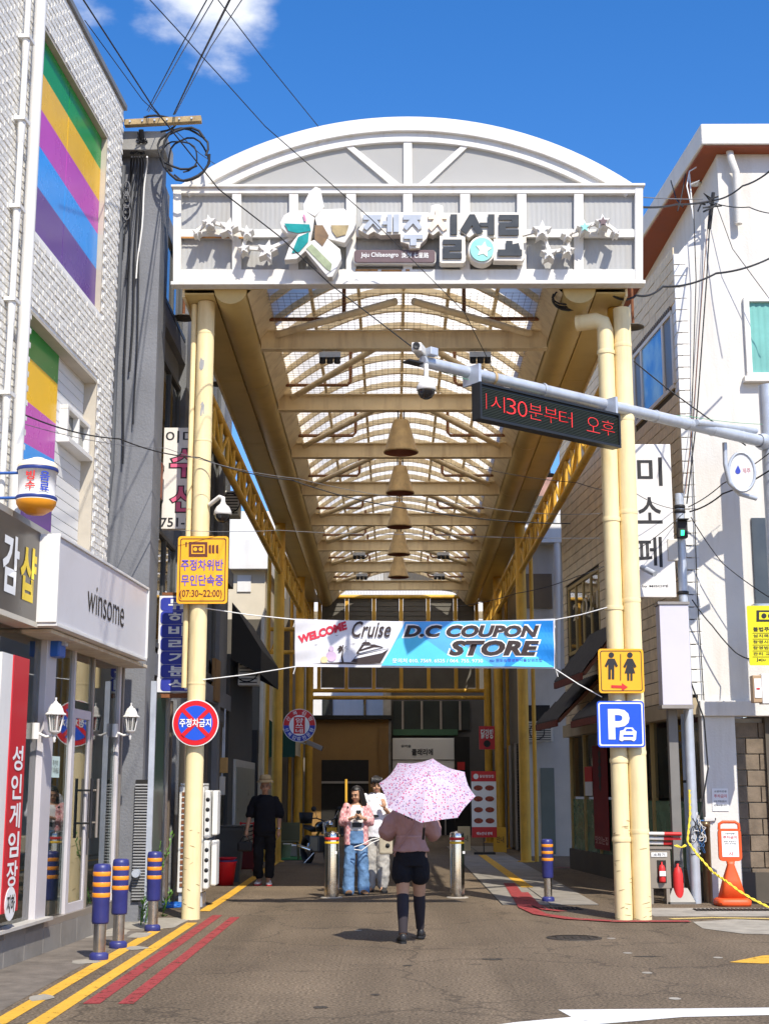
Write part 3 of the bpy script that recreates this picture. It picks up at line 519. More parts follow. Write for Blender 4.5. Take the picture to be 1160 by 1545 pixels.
for i, q in enumerate([[(548, 512), (658, 516), (664, 545), (604, 554), (566, 545)], [(656, 550), (608, 572), (580, 642), (614, 636), (652, 592)], [(752, 520), (830, 520), (816, 560), (776, 572), (757, 546)], [(682, 520), (716, 520), (742, 566), (715, 612), (680, 580)], [(644, 622), (668, 602), (756, 690), (750, 722), (732, 712)]]):
    pp(z2(q), YS - .295, .006, 'flower_inlay', mat(f'flower_inlay_{i}', cols[i], .15, 0, .3, 7, 0, 20, .8))
pp(z2([(629, 475), (636, 472), (644, 500), (636, 502)]), YS - .296, .006, 'flower_inlay', mat('pink_print', (.7, .25, .4), .4))
# star chains
SL = [(163, 549, 20), (218, 504, 33), (302, 527, 45), (384, 548, 32), (370, 620, 28), (472, 628, 48)]; SR = [(632, 540, 45), (662, 640, 38), (745, 625, 33), (743, 560, 28), (818, 527, 35), (898, 503, 36), (955, 548, 20)]
def chain(S, zf, ends):
    C = [(a, b) for a, b, _ in S]; C = (C + [ends[1]]) if ends[0] else ([ends[1]] + C)
    for i in range(len(C) - 1):
        (ax, ay), (bx_, by) = zf([C[i]])[0], zf([C[i + 1]])[0]; p, q = P(ax, ay, YS - .12), P(bx_, by, YS - .12)
        MB().bar(p, q, .045, .05, up=(0, 1, 0)).build('star_link', M_GW, GS)
    for i, (x, y, r) in enumerate(S):
        c = zf([(x, y)])[0]; st = pp(starpts(c[0], c[1], r / 2.9, random.uniform(-.25, .25)), YS - .24 - .003 * i, .20, 'star', M_GW, bev=.006)
        k = random.random(); mc = {(0): M_GW, 1: M_TQ, 2: M_PLUM}[1 if x == 818 else 2 if x == 898 else 0]
        pp(starpts(c[0], c[1], r / 2.9 * .62, 0), YS - .262 - .003 * i, .012, 'star_face', mc, st)
chain(SL, z2, (True, (585, 578))); chain(SR, z3, (False, (545, 562)))
# ================================================================== white brick building on the left (its front is turned 3.5 degrees)
LO = V((-3.88, 14.3, 0)); LU = V((.0605, .998, 0)).normalized(); LN = LU.cross(Z3)
def LF(px, py, off=0.): p = PL(px, py, LO + LN * off, LN); return ((p - LO).dot(LU), p.z)
def lw(a, b, off=0.): return LO + LU * a + Z3 * b + LN * off
def lbox(mb, a0, a1, b0, b1, o0, o1, mi=0): return mb.obox(lw(a0, b0, o0), LU * (a1 - a0), Z3 * (b1 - b0), LN * (o1 - o0), mi)
def lpoly(mb, pts, o0, dep): return mb.prism(pts, dep, LO + LN * o0, LU, Z3)
WB = thing('brick_building', 'white painted brick building with rainbow striped windows', 'building', (-5.5, 14, 0))
M_BRK = mat('white_painted_brick', (.76, .74, .69), .8, 0, .14, 9, .5, 55, .3, .2, (.42, .38, .32), 3, False)
M_MORT = mat('grey_mortar', (.42, .40, .37), .9, 0, .15, 8, .3, 60)
AE = LF(188, 165)[0]; ZT = LF(188, 165)[1]; A0 = -7.0
OPN = [(LF(68, 48)[0] - .03, LF(161, 210)[0] + .05, 7.58, 9.98), (.0, LF(146, 575)[0] + .04, 4.0, 6.66)]
wall = MB()
def solid(a0, a1, b0, b1): lbox(wall, a0, a1, b0, b1, -.25, -.012)
M_WMORT = mat('white_mortar', (.84, .82, .78), .8, 0, .04, 8, .1, 60)
solid(A0, OPN[0][0], 4.2, ZT); solid(OPN[0][1], AE, 3.6, ZT); solid(OPN[0][0], OPN[0][1], OPN[0][3], ZT); solid(OPN[0][0], OPN[0][1], OPN[1][3], OPN[0][2]); solid(OPN[0][0], 0, 4.2, OPN[1][3]) if OPN[0][0] < 0 else None
wall.obox(lw(AE, 0, -.012), LU * -.25, Z3 * ZT, LN * -4.5); lbox(wall, A0, AE, ZT - .25, ZT - .1, -4.5, -.25)
wall.build('wall', M_WMORT, WB)
BL, BH, GAP = .19, .058, .022
var = []
for k in range(6):
    r = random.Random(k); b = MB(); q = [V((x * BL + r.uniform(-.002, .002), y * .02 + (r.uniform(-.002, .002) if y else 0), z * BH + r.uniform(-.002, .002))) for z in (0, 1) for y in (0, 1) for x in (0, 1)]
    # split face: proud towards +y(local)
    b.add([q[0], q[1], q[3], q[2], q[4], q[5], q[7], q[6]], [(0, 1, 2, 3), (7, 6, 5, 4), (4, 5, 1, 0), (5, 6, 2, 1), (6, 7, 3, 2), (7, 4, 0, 3)])
    me = bpy.data.meshes.new('brick'); me.from_pydata(b.v, [], b.f); me.materials.append(M_BRK); var.append(me)
cells = []
row = 0; z = 4.25
while z < ZT - .06:
    a = -3.0 + (row % 2) * (BL + GAP) / 2
    while a + BL < AE + .02:
        if not any(o[0] - .04 < a + BL / 2 < o[1] + .04 and o[2] - .03 < z + BH / 2 < o[3] + .02 for o in OPN):
            p = lw(a, z); d = ray(0, 0); 
            q = p - EYEP; dep = q.dot(_F); sx = CX + FPX * q.dot(_r) / dep; sy = CY - FPX * q.dot(_U) / dep
            if sx > -25 and sy > -25: cells.append((p.y, a, z))
        a += BL + GAP
    row += 1; z += BH + GAP
cells.sort()
rest = MB(); BR = Matrix((( LU.x, LN.x, 0), (LU.y, LN.y, 0), (0, 0, 1)))
for i, (yy, a, z) in enumerate(cells):
    me = var[(i * 7) % 6]; off = random.uniform(-.002, .003)
    if i < 300:
        o = bpy.data.objects.new('brick', me); COL.objects.link(o); o.parent = WB; o.matrix_parent_inverse = wm(WB).inverted()
        m4 = BR.to_4x4(); m4.translation = lw(a, z, off - .018); o.matrix_basis = m4
    else:
        rest.add([lw(a, z, off - .018) + BR @ v.co for v in me.vertices], [tuple(p.vertices) for p in me.polygons])
stuff(rest.build('far_brick_field', M_BRK, WB))
b = MB(); lbox(b, A0, AE + .03, ZT, ZT + .07, -.3, .03); b.build('roof_coping', mat('grey_metal_coping', (.25, .24, .22), .5, .3), WB)
# openings: reveals
M_REV = mat('beige_reveal', (.48, .43, .35), .7, 0, .1, 3, .1, 30)
for o in OPN:
    b = MB(); lbox(b, o[0] - .02, o[1] + .02, o[3] - .02, o[3] + .02, -.24, -.005); lbox(b, o[1] - .01, o[1] + .03, o[2], o[3] - .02, -.24, -.006); b.build('window_reveal', M_REV, WB)
# rainbow film, upper window: stripe borders measured on both jambs
RB = [('green', (.02, .30, .05)), ('yellow', (.88, .50, .01)), ('magenta', (.55, .08, .45)), ('blue', (.025, .32, .85)), ('purple', (.12, .045, .27))]
def film(c): return mat('film_' + c[0], c[1], .25, 0, .06, 1.2, 0, 20, .3)
def stripes(parent, a0, a1, zt, zb, lz, rz, off, fa=None):
    zl = [zt] + lz + [zb]; zr = [zt] + rz + [zb]
    for i in range(5):
        q = [(a0, max(zl[i + 1], zb)), (a1, max(zr[i + 1], zb)), (a1, min(zr[i], zt)), (a0, min(zl[i], zt))]
        lpoly(MB(), q, off, .006).build(RB[i][0] + '_film', film(RB[i]), parent)
W1 = MB(); o = OPN[0]
lbox(W1, o[0], o[1], o[2], o[3], -.12, -.085); W1 = W1.build('window', mat('white_window_frame', (.7, .69, .66), .5), WB)
# on this slanting pattern the borders fall towards the far jamb
lz = [LF(64, y, -.08)[1] for y in (110, 168, 227, 292)]; rz = [LF(155, y, -.08)[1] for y in (262, 313, 365, 420)]
am = (o[0] + o[1]) / 2 - .1
for (s0, s1) in ((o[0] + .03, am - .008), (am + .008, o[1] - .02)):
    def at_(k, a): return lz[k] + (rz[k] - lz[k]) * (a - o[0]) / (o[1] - o[0])
    stripes(W1, s0, s1, o[3] - .03, o[2] + .03, [at_(k, s0) for k in range(4)], [at_(k, s1) for k in range(4)], -.08)
o = OPN[1]; aR = LF(89, 524, -.155)[0]
W2 = MB(); lbox(W2, o[0], aR, o[2], o[3], -.2, -.16); W2 = W2.build('window', MT['white_window_frame'], WB)
lz = [LF(x, y, -.155)[1] for x, y in ((41, 537), (37, 604), (32, 669), (28.5, 740))]; rz = [LF(x, y, -.155)[1] for x, y in ((85.5, 579), (81.6, 638), (80, 693), (78, 748))]
stripes(W2, o[0], aR, o[3] - .02, o[2] + .02, lz, rz, -.155)
# white plank siding next to it, with a small sliding window
M_SID = mat('white_siding', (.74, .735, .72), .5, 0, .03, 1.5, .02, 20)
z = o[2]
while z < o[3] - .03:
    b = MB(); lbox(b, aR + .02, o[1] - .01, z, min(z + .118, o[3] - .02), -.19, -.165); b.build('siding_plank', M_SID, WB, .006); z += .125
wa0, wb1 = LF(98, 610, -.1); wa1, wb0 = LF(130, 690, -.1)
sw = MB()
for q in ((wa0, wa1, wb0, wb0 + .05), (wa0, wa1, wb1 - .05, wb1), (wa0, wa0 + .06, wb0 + .05, wb1 - .05), (wa1 - .06, wa1, wb0 + .05, wb1 - .05), ((wa0 + wa1) / 2 - .03, (wa0 + wa1) / 2 + .03, wb0 + .05, wb1 - .05)): lbox(sw, *q, -.165, -.06)
sw = sw.build('small_window', M_WHT, WB, .006)
M_GLD = matglass('dark_window_glass', (.05, .055, .05), .75)
for q in ((wa0 + .06, (wa0 + wa1) / 2 - .03), ((wa0 + wa1) / 2 + .03, wa1 - .06)): b = MB(); lbox(b, q[0], q[1], wb0 + .05, wb1 - .05, -.14, -.13); b.build('pane', M_GLD, sw)
b = MB(); lbox(b, wa0 - .04, wa1 + .04, wb0 - .05, wb0 - .002, -.165, -.02); b.build('sill', M_WHT, sw)
# drain pipes
def lpipe(name, p0, p1, off, r, m, parent):
    a, b = LF(*p0, off), LF(*p1, off); return MB().tube([lw(a[0], a[1], off), lw(b[0], b[1], off)], r, 14).build(name, m, parent)
a = LF(55, 130, .1)[0]; MB().tube([lw(a, 4.3, .1), lw(a, ZT + .3, .1)], .062, 16).build('drain_pipe', M_WHT, WB)
a2 = LF(31, 220, .07)[0]; MB().tube([lw(a2, 4.3, .07), lw(a2, ZT + .3, .07)], .032, 12).build('drain_pipe', M_WHT, WB)
for py in (57, 190, 330, 475, 618): b_ = LF(40, py, .07)[1]; bb = MB(); lbox(bb, a2 - .06, a2 + .12, b_ - .02, b_ + .02, .0, .12); bb.build('pipe_bracket', M_WHT, WB); MB().lathe([(.02, -.3), (.038, -.25), (.042, 0)], lw(a2, b_, .07), 12).build('pipe_socket', M_WHT, WB)
# ground floor behind the shop glass
room = MB(); lbox(room, A0, AE, 0, 4.2, -1.6, -1.5); lbox(room, A0, AE, 3.45, 3.55, -1.5, .2); lbox(room, AE - .1, AE, .3, 3.45, -1.5, .1); lbox(room, A0, AE, .2, .25, -1.5, .2)
room.build('shop_interior', mat('dim_shop_interior', (.34, .38, .34), .8, 0, .2, 1.2), WB)
b = MB(); lbox(b, A0, AE, 3.5, 4.3, -.25, .22); b.build('sign_band', mat('band_grey', (.3, .29, .27), .7), WB)
# ---- shop front
SF = thing('storefront', 'glazed storefront with pale metal posts, glass door and tiled step', 'storefront', lw(1, 0, .25))
so = .26
M_POST = mat('pale_lilac_post', (.60, .57, .58), .4, .1, .05, 2, 0, 20, .5, .2, (.35, .3, .28)); M_ALU = mat('bronze_aluminium', (.34, .30, .26), .35, .5, .08, 4)
M_GL = matglass('shop_glass', (.05, .075, .068), .30)
zs = LF(120, 1378, so)[1]; zh = 3.42
pa = [LF(x, y, so)[0] for x, y in ((57, 1250), (100, 1250), (130, 1250), (171, 1250), (188, 1250))]
def post(a, wd, m, z0=zs, z1=zh, name='post', d=.055): b = MB(); lbox(b, a - wd / 2, a + wd / 2, z0, z1, so - .025, so - .025 + d); return b.build(name, m, SF, .004)
post(pa[0], .34, M_POST, zs - .1, zh, 'post', .09); post(pa[1], .055, M_POST); post(pa[2], .05, M_ALU); post(pa[3], .06, M_POST); post(AE - .02, .05, M_ALU)
a = LF(10, 1250, so)[0]; post(a - 1.0, .12, M_ALU)
def pane(a0, a1, z0, z1): b = MB(); lbox(b, a0, a1, z0, z1, so - .01, so); return b.build('glass_pane', M_GL, SF)
pane(pa[0] + .15, pa[1] - .05, zs + .05, zh); pane(a - .94, pa[0] - .15, zs + .05, zh); pane(pa[2] + .045, pa[3] - .06, zs + .05, zh)
pane(pa[3] + .06, AE - .05, zs + .05, zh)
zd = LF(115, 1070, so)[1]
pane(pa[1] + .05, pa[2] - .045, zd + .09, zh)
door = MB()
for q in ((pa[1] + .055, pa[2] - .05, zs + .02, zs + .14), (pa[1] + .055, pa[2] - .05, zd - .1, zd), (pa[1] + .055, pa[1] + .12, zs + .14, zd - .1), (pa[2] - .115, pa[2] - .05, zs + .14, zd - .1)): lbox(door, *q, so - .03, so + .02)
door = door.build('door', M_POST, SF, .004); b = MB(); lbox(b, pa[1] + .12, pa[2] - .115, zs + .14, zd - .1, so - .006, so + .002); b.build('door_glass', M_GL, door)
for aa in (pa[2] - .16, pa[2] + .10):
    hz = (LF(125, 1265, so)[1], LF(125, 1175, so)[1]); b = MB().tube([lw(aa, hz[0], so + .09), lw(aa, hz[1], so + .09)], .017, 10)
    for q in (.25, .8): zq = hz[0] + (hz[1] - hz[0]) * q; b.tube([lw(aa, zq, so + .0), lw(aa, zq, so + .09)], .012, 8)
    b.build('door_handle', M_BLK if aa < pa[2] else M_ALU, SF)
b = MB(); lbox(b, a - 1, AE - .03, zs - .02, zs + .045, so - .08, so + .07); b.build('sill', M_ALU, SF); b = MB(); lbox(b, a - 1, AE - .03, zh, zh + .09, so - .08, so + .06); b.build('head_rail', M_ALU, SF)
M_TILE = mat('grey_step_tile', (.24, .22, .195), .55, 0, .12, 3, .1, 30, .4, .4, (.1, .08, .06), 1, False)
aa = -5.0
while aa < AE - .1:
    a1 = min(aa + .6, AE); top = zs - .02 if aa > pa[0] - .2 else .33
    b = MB(); lbox(b, aa + .004, a1 - .004, 0, top, -.2, .33); b.build('step_tile', M_TILE, SF, .004); aa += .6
b = MB(); lbox(b, -5, pa[0] + .2, .33, .36, -.2, .4); b.build('step_slab', mat('pale_step_slab', (.5, .47, .42), .6), SF)
# awning rail over the glass, rusty edge
b = MB(); p0 = LF(84, 955, .6); lbox(b, p0[0], AE + .05, 3.13, 3.17, .2, .56); b.build('awning_box', mat('cream_awning_box', (.62, .55, .43), .6, 0, .12, 3, .1, 20, .4, .6, (.35, .18, .07), 1.5), SF, .006)
M_CURT = mat('pale_green_curtain', (.50, .56, .52), .8, 0, .1, 2)
for c0, c1, sd in ((pa[0] - 1.3, pa[0] - .2, 1), (pa[0] + .2, pa[0] + .75, 2), (pa[2] + .12, pa[2] + .4, 4)):
    b = MB(); b.sheet([[lw(c0 + (c1 - c0) * i / 24, z, -.12 + .05 * math.sin(i * 1.7 + sd)) for i in range(25)] for z in (zs + .1, 3.3)]); b.build('curtain', M_CURT, SF)
t = thing('window_notice', 'pale green paper with handwritten black notice taped inside the shop glass', 'notice', lw(*LF(75, 1160, so)))
q0, q1 = LF(65, 1173, so + .004), LF(90, 1142, so + .004); b = MB(); lbox(b, q0[0], q1[0], q0[1], q1[1], so + .004, so + .008); b.build('paper', mat('mint_paper', (.55, .68, .62), .7), t)
text('가게는 주인이\n허락하기 마세요', LO + LN * (so + .008), LU, Z3, (q0[0] + .03, q0[1] + .04, q1[0] - .03, q1[1] - .04), M_INK, t, .003, 0)
t = thing('shutter_motor', 'small blue plastic box under the sign above the glass', 'box', lw(*LF(78, 975, .3))); q = LF(78, 972, .3); b = MB(); lbox(b, q[0] - .12, q[0] + .12, q[1] - .14, q[1] + .1, .3, .42); b.build('case', mat('blue_plastic', (.02, .12, .5), .4), t, .02); b = MB(); lbox(b, q[0] - .05, q[0] + .05, q[1] - .02, q[1] + .05, .42, .46); b.build('switch', M_GALV, t)
# ---- signs of the shops
t = thing('shop_sign', 'dark brown shop sign with white and yellow Korean letters', 'sign', lw(-2, 3.3, .4))
q0, q1 = LF(-60, 918, .46), LF(62, 805, .46); zb, zt_ = LF(30, 930, .46)[1], LF(30, 785, .46)[1]
b = MB(); lbox(b, -4, q1[0], zb, zt_, .2, .46); b.build('panel', mat('dark_brown_sign', (.075, .062, .05), .3, 0, .15, 1.5, 0, 20, .5, .3, (.16, .12, .09), 1), t, .006)
for s, x0, x1, y0, y1, m in (('감', 3, 28, 805, 896, M_WTXT), ('샵', 30, 54, 823, 908, mat('yellow_letters', (.85, .60, .03), .5))):
    c0, c1 = LF(x0, (y0 + y1) / 2, .46), LF(x1, (y0 + y1) / 2, .46); xm = (x0 + x1) / 2; text(s, LO + LN * .46, LU, Z3, (c0[0], LF(xm, y1, .46)[1], c1[0], LF(xm, y0, .46)[1]), m, t, .006, .03)
b = MB(); lbox(b, -4, q1[0], zb - .05, zb, .2, .47); b.build('bottom_frame', mat('cream_frame', (.6, .55, .45), .6), t)
t = thing('shop_sign', 'white lightbox shop sign with thin black lettering winsome', 'sign', lw(2, 3.4, .6))
c0, c1 = LF(86, 875, .64), LF(221, 945, .64); zb = LF(82, 942, .64)[1] + .02; zt_ = LF(86, 808, .64)[1]
b = MB(); lbox(b, c0[0], c1[0], zb, zt_, .2, .64); b.build('face', mat('white_lightbox_face', (.66, .65, .67), .35, 0, .03, .6, 0, 20, .4, .25, (.45, .4, .36), .7, False), t, .008)
b = MB(); lbox(b, c0[0] - .012, c1[0] + .01, zt_, zt_ + .03, .2, .66); lbox(b, c0[0] - .012, c1[0] + .01, zb - .035, zb, .2, .66); lbox(b, c1[0], c1[0] + .03, zb, zt_, .2, .66); lbox(b, c0[0] - .03, c0[0], zb, zt_, .2, .66); b.build('frame', M_WHT, t, .004)
xm = 159; w0, w1 = LF(131, 918, .64), LF(187, 918, .64); text('winsome', LO + LN * .64, LU, Z3, (w0[0], LF(xm, 935, .64)[1], w1[0], LF(xm, 893, .64)[1]), M_INK, t, .006, -.004)
t = thing('banner_sign', 'tall red vertical sign with white Korean letters and a round badge at its foot', 'sign', lw(-.5, .5, .4))
c0, c1 = LF(16, 1100, .42), LF(40, 1100, .42); zb, zt_ = LF(12, 1378, .42)[1], LF(28, 990, .42)[1]
M_RED = mat('red_sign_vinyl', (.56, .02, .03), .35, 0, .05, 1.2)
b = MB(); lbox(b, c0[0], c1[0], zb, zt_, .32, .42); b.build('panel', M_RED, t, .004); b = MB(); lbox(b, c0[0] - .3, c0[0] - .002, zb, zt_, .3, .41); b.build('white_side', M_WHT, t)
ch = '성인게임장'; y0 = LF(25, 1125, .42)[1]; y1 = LF(10, 1345, .42)[1]; hh = (y0 - y1) / 5; cm = (c0[0] + c1[0]) / 2; wd = (c1[0] - c0[0]) * .66
for i, s in enumerate(ch): text(s, LO + LN * .42, LU, Z3, (cm - wd / 2, y0 - hh * (i + .88), cm + wd / 2, y0 - hh * i), M_WTXT, t, .006, .02)
b = MB().prism(arcpts(cm, y1 - .12, wd * .5, 0, 6.283, 24)[:-1], .005, LO + LN * .42, LU, Z3); b.build('badge', M_WTXT, t); text('지하', LO + LN * .42, LU, Z3, (cm - wd * .36, y1 - .2, cm + wd * .36, y1 - .04), M_INK, t, .009, .02)
# cup shaped sign hanging on the wall
t = thing('cup_sign', 'round ice cup shaped lamp sign with red lettering and orange base', 'sign', lw(*LF(56, 740, .45), .45)); c = lw(*LF(56, 728, .45), .45); k = 1 / 150.
b = MB().lathe([(.0, .17), (.05, .165), (.08, .15), (.17, .115), (.195, .085), (.195, .06)], c + Z3 * .08, 26); b.build('cream_top', mat('cream_plastic', (.85, .75, .55), .5), t)
b = MB().lathe([(.19, .14), (.20, .12), (.19, .10), (.185, .10), (.18, -.14), (.19, -.16), (.197, -.18), (.19, -.2)], c, 26); b.build('cup', mat('white_plastic', (.82, .8, .78), .35), t)
b = MB().lathe([(.194, -.19), (.19, -.22), (.16, -.27), (.14, -.28), (.09, -.315), (0, -.32)], c, 26); b.build('orange_base', mat('orange_plastic', (.85, .33, .02), .4), t)
for zz in (.12, -.165): MB().lathe([(.196, -.018), (.203, 0), (.196, .018)], c + Z3 * zz, 26).build('blue_band', mat('navy_plastic', (.02, .04, .2), .4), t)
vd = V((.25, -1, 0)).normalized(); ru = V((1, .25, 0)).normalized()
for sx, s, m in ((-.075, '빙수', M_RTXT), (.085, '음료', M_BTXT)):
    n_ = (vd * math.cos(sx * 4.5) + ru * math.sin(sx * 4.5)).normalized(); u_ = Z3.cross(n_) * -1; u_ = n_.cross(Z3) * -1
    text('\n'.join(s), c + n_ * .186, Z3.cross(n_), Z3, (-.05, -.11, .05, .08), m, t, .006, .02)
for zz in (.1, -.15): MB().tube([c + Z3 * zz, c + Z3 * zz - LN * .5], .015, 8).build('bracket', mat('blue_bracket', (.03, .1, .35), .5), t)
# wall lanterns
def lantern(c, label):
    t = thing('wall_lantern', label, 'lantern', c, group='white wall lanterns beside the shop door')
    b = MB().lathe([(.0, .235), (.012, .23), (.008, .20), (.02, .19), (.03, .175), (.05, .165), (.075, .12), (.085, .085), (.11, .07), (.11, .06), (.08, .06)], (0, 0, 0), 8, sm=False); b.build('cap', M_WHT, t, local=True)
    for i in range(6):
        a = i * math.pi / 3; MB().bar((.085 * math.cos(a), .085 * math.sin(a), .06), (.055 * math.cos(a), .055 * math.sin(a), -.10), .012, .012).build('bar', M_WHT, t, local=True)
    MB().lathe([(.078, .06), (.05, -.10)], (0, 0, 0), 6, sm=False).build('glass', matglass('lantern_glass', (.45, .42, .36), .4), t, local=True)
    MB().lathe([(.06, -.10), (.06, -.112), (.03, -.13), (.014, -.15), (.02, -.17), (.012, -.19), (.016, -.205), (.0, -.22)], (0, 0, 0), 10).build('base', M_WHT, t, local=True)
    MB().tube([(0, 0, -.14), (-.08, .0, -.16), (-.15, .0, -.13), (-.19, .0, -.1)], .014, 8).tube([(-.19, 0, -.18), (-.19, 0, -.02)], .04, 10).build('arm', M_WHT, t, local=True); return t
p = lw(*LF(83, 1088, so + .22), so + .22); lantern(p, 'white wall lantern on the post nearer the red sign')
p = lw(*LF(197, 1090, so + .22), so + .22); lantern(p, 'white wall lantern at the grey wall end of the shop glass')
# ================================================================== grey building left of the arcade
M_GREY = mat('slate_grey_render', (.19, .195, .21), .85, 0, .12, 2, .6, 30, .3, .35, (.2, .2, .21), 1)
M_GSID = mat('grey_render_side', (.20, .205, .215), .85, 0, .12, 2, .8, 60, .3, .35, (.1, .1, .1), 1)
GX, GY = -3.2, 18.2
GB = thing('grey_building', 'slate grey rendered building behind the front left arcade column', 'building', (-4.5, 22, 0))
GZ = P(245, 236, GY).z
MB().box((-8, GY, 0), (GX, GY + .3, GZ)).build('front_wall', M_GREY, GB)
MB().box((-8, GY - .22, GZ), (GX + .06, GY + .5, GZ + .28)).build('cap', mat('cement_cap', (.30, .29, .27), .9, 0, .15, 3, .4, 40), GB, .01)
MB().box((-8, GY + .3, 0), (GX - .12, 28, GZ - .3)).build('side_wall', M_GSID, GB)
def sx(px, py, X=GX): return PX(px, py, X)
pil = MB()
for y in (GY + .3, 20.9, 23.4, 25.8): pil.box((GX - .12, y, 0), (GX, y + .35, GZ - .3))
pil.build('pilaster', M_GSID, GB)
for z in (3.15, 5.6, 8.1): MB().box((GX - .12, GY + .66, z), (GX - .02, 28, z + .3)).build('floor_band', M_GREY, GB)
def side_window(parent, X, y0, y1, z0, z1, s=1, mframe=None, mglass=None, n=2):
    """window in a wall of constant x, s = +1 when the wall faces +x"""
    mframe = mframe or mat('dark_window_frame', (.09, .09, .085), .5); mglass = mglass or M_GLD; f = MB(); t = .06
    f.box((X, y0, z0), (X + s * .06, y1, z0 + t)); f.box((X, y0, z1 - t), (X + s * .06, y1, z1)); 
    for i in range(n + 1): yy = y0 + (y1 - y0 - t) * i / n; f.box((X, yy, z0 + t), (X + s * .055, yy + t, z1 - t))
    f = f.build('window', mframe, parent)
    for i in range(n): a = y0 + (y1 - y0 - t) * i / n + t; MB().box((X + s * .008, a, z0 + t), (X + s * .02, a + (y1 - y0 - t) / n - t, z1 - t)).build('pane', mglass, f)
    MB().box((X, y0 - .05, z0 - .07), (X + s * .1, y1 + .05, z0 - .002)).build('sill', mframe, f); return f
for y0, y1 in ((18.95, 20.8), (21.4, 23.3), (23.9, 25.7)):
    for z0, z1 in ((3.6, 5.2), (6.1, 7.7), (8.5, 9.6)): side_window(GB, GX - .12, y0, y1, z0, z1)
# ground floor of it: louvred panel, green shutter, dark openings
M_LOUV = mat('grey_louvre', (.34, .34, .34), .5, .2)
x0, x1 = P(203, 1250, GY).x, P(222, 1250, GY).x
lv = MB().box((x0, GY - .02, .25), (x1, GY - .004, 1.75)).build('louvre_panel', M_DARK, GB)
for k in range(40): MB().bar((x0, GY - .04, .28 + k * .036), (x1, GY - .04, .28 + k * .036), .03, .012, up=(0, -.6, 1)).build('slat', M_LOUV, lv)
MB().box((x1, GY - .05, 0), (x1 + .07, GY - .003, 3.0)).build('post', M_GALV, GB)
MB().box((GX + .004, GY + .5, .05), (GX + .03, GY + 1.5, 2.9)).build('green_shutter', mat('dark_green_shutter', (.025, .06, .045), .35, 0, .2, 2), GB)
MB().box((GX + .004, GY + 1.55, .05), (GX + .05, GY + 1.75, 2.9)).build('post', mat('aluminium_post', (.42, .40, .37), .35, .5), GB)
MB().box((GX - .11, GY + 1.8, .05), (GX - .1, 27.9, 2.9)).build('dark_opening', mat('dark_shop_opening', (.035, .04, .036), .3, 0, .3, 1.5, 0, 20, .6), GB)
for y in (20.6, 22.5, 24.6, 26.4): MB().box((GX - .1, y, .05), (GX - .02, y + .09, 2.9)).build('shop_frame', mat('brown_frame', (.13, .10, .075), .5), GB)
p = P(223, 1275, GY - .15); MB().tube([(p.x - .14, GY - .0, p.z - .35), (p.x - .14, GY - .16, p.z - .35)], .05, 14).build('vent_pipe', M_GALV, GB)
MB().tube([P(168, 700, GY - .07), P(150, 860, GY - .07)], .045, 10).tube([P(186, 250, GY - .07), P(168, 700, GY - .07)], .038, 10).build('drain_pipe', mat('grey_drain', (.10, .105, .115), .6), GB)
# ---- things fixed to it
t = thing('projecting_sign', 'white projecting sign with pink brush lettering and telephone number', 'sign', (-3, 19.3, 5)); y = 19.25
b0 = pbox(243, 645, 300, 798, y); MB().box((b0[0], y, b0[1]), (b0[2], y + .12, b0[3])).build('panel', mat('ivory_sign_face', (.78, .73, .66), .5, 0, .05, 2, 0, 20, .4, .15), t, .006)
M_PINK = mat('pink_letters', (.75, .13, .24), .5)
text('이미', (0, y, 0), X3, Z3, pbox(250, 650, 296, 668, y), M_INK, t, .005, .01)
for s, y0, y1 in (('수', 676, 722), ('선', 730, 774)):
    text(s, (0, y, 0), X3, Z3, pbox(254, y0, 302, y1, y), M_INK, t, .004, .055); text(s, (0, y, 0), X3, Z3, pbox(257, y0 + 2, 299, y1 - 2, y), M_PINK, t, .008, .022)
text('751-20', (0, y, 0), X3, Z3, pbox(242, 781, 300, 795, y), M_INK, t, .005, .015)
t = thing('projecting_sign', 'tall blue projecting sign with white Korean lettering below the yellow camera notice', 'sign', (-3, 19.3, 3))
b0 = pbox(236, 899, 292, 1045, y); MB().box((b0[0], y, b0[1]), (b0[2], y + .12, b0[3])).build('panel', mat('white_blue_sign_face', (.75, .74, .76), .5, 0, .05, 2), t, .006)
M_NVY = mat('royal_blue_vinyl', (.035, .05, .36), .4, 0, .12, 3)
for i, s in enumerate('뉴하바리기분식'):
    ya, yb = 902 + i * 20.2, 902 + i * 20.2 + 19.6
    q = pbox(242, ya, 290, yb, y); MB().prism(rrect(q[0], q[1], q[2], q[3], .05), .006, (0, y, 0)).build('blue_blob', M_NVY, t); text(s, (0, y, 0), X3, Z3, pbox(254, ya + 2, 284, yb - 2, y), M_WTXT, t, .010, .03)
t = thing('rusty_bracket', 'rust brown steel bar carrying the tall blue sign', 'bracket', (-3.1, 19.3, 2.6)); MB().box((GX, y + .02, b0[1] - .07), (-2.75, y + .09, b0[1] - .01)).build('bar', M_RUST, t); MB().box((GX, y + .02, b0[3] + .01), (-2.75, y + .09, b0[3] + .05)).build('bar', M_RUST, t)
t = thing('meter_box', 'rusty red steel box beside the pink lettered sign', 'box', P(232, 722, 18.9)); q = pbox(223, 696, 243, 750, 18.9); MB().box((q[0], 18.9, q[1]), (q[2], 19.1, q[3])).build('case', mat('rusty_red_box', (.28, .07, .025), .6, .1, .6, 10, .3, 30, .4, .6, (.5, .2, .04), 3, False), t, .008); MB().box((q[0] + .02, 18.885, q[1] + .04), (q[2] - .03, 18.899, q[3] - .04)).build('cover', M_RUST, t)
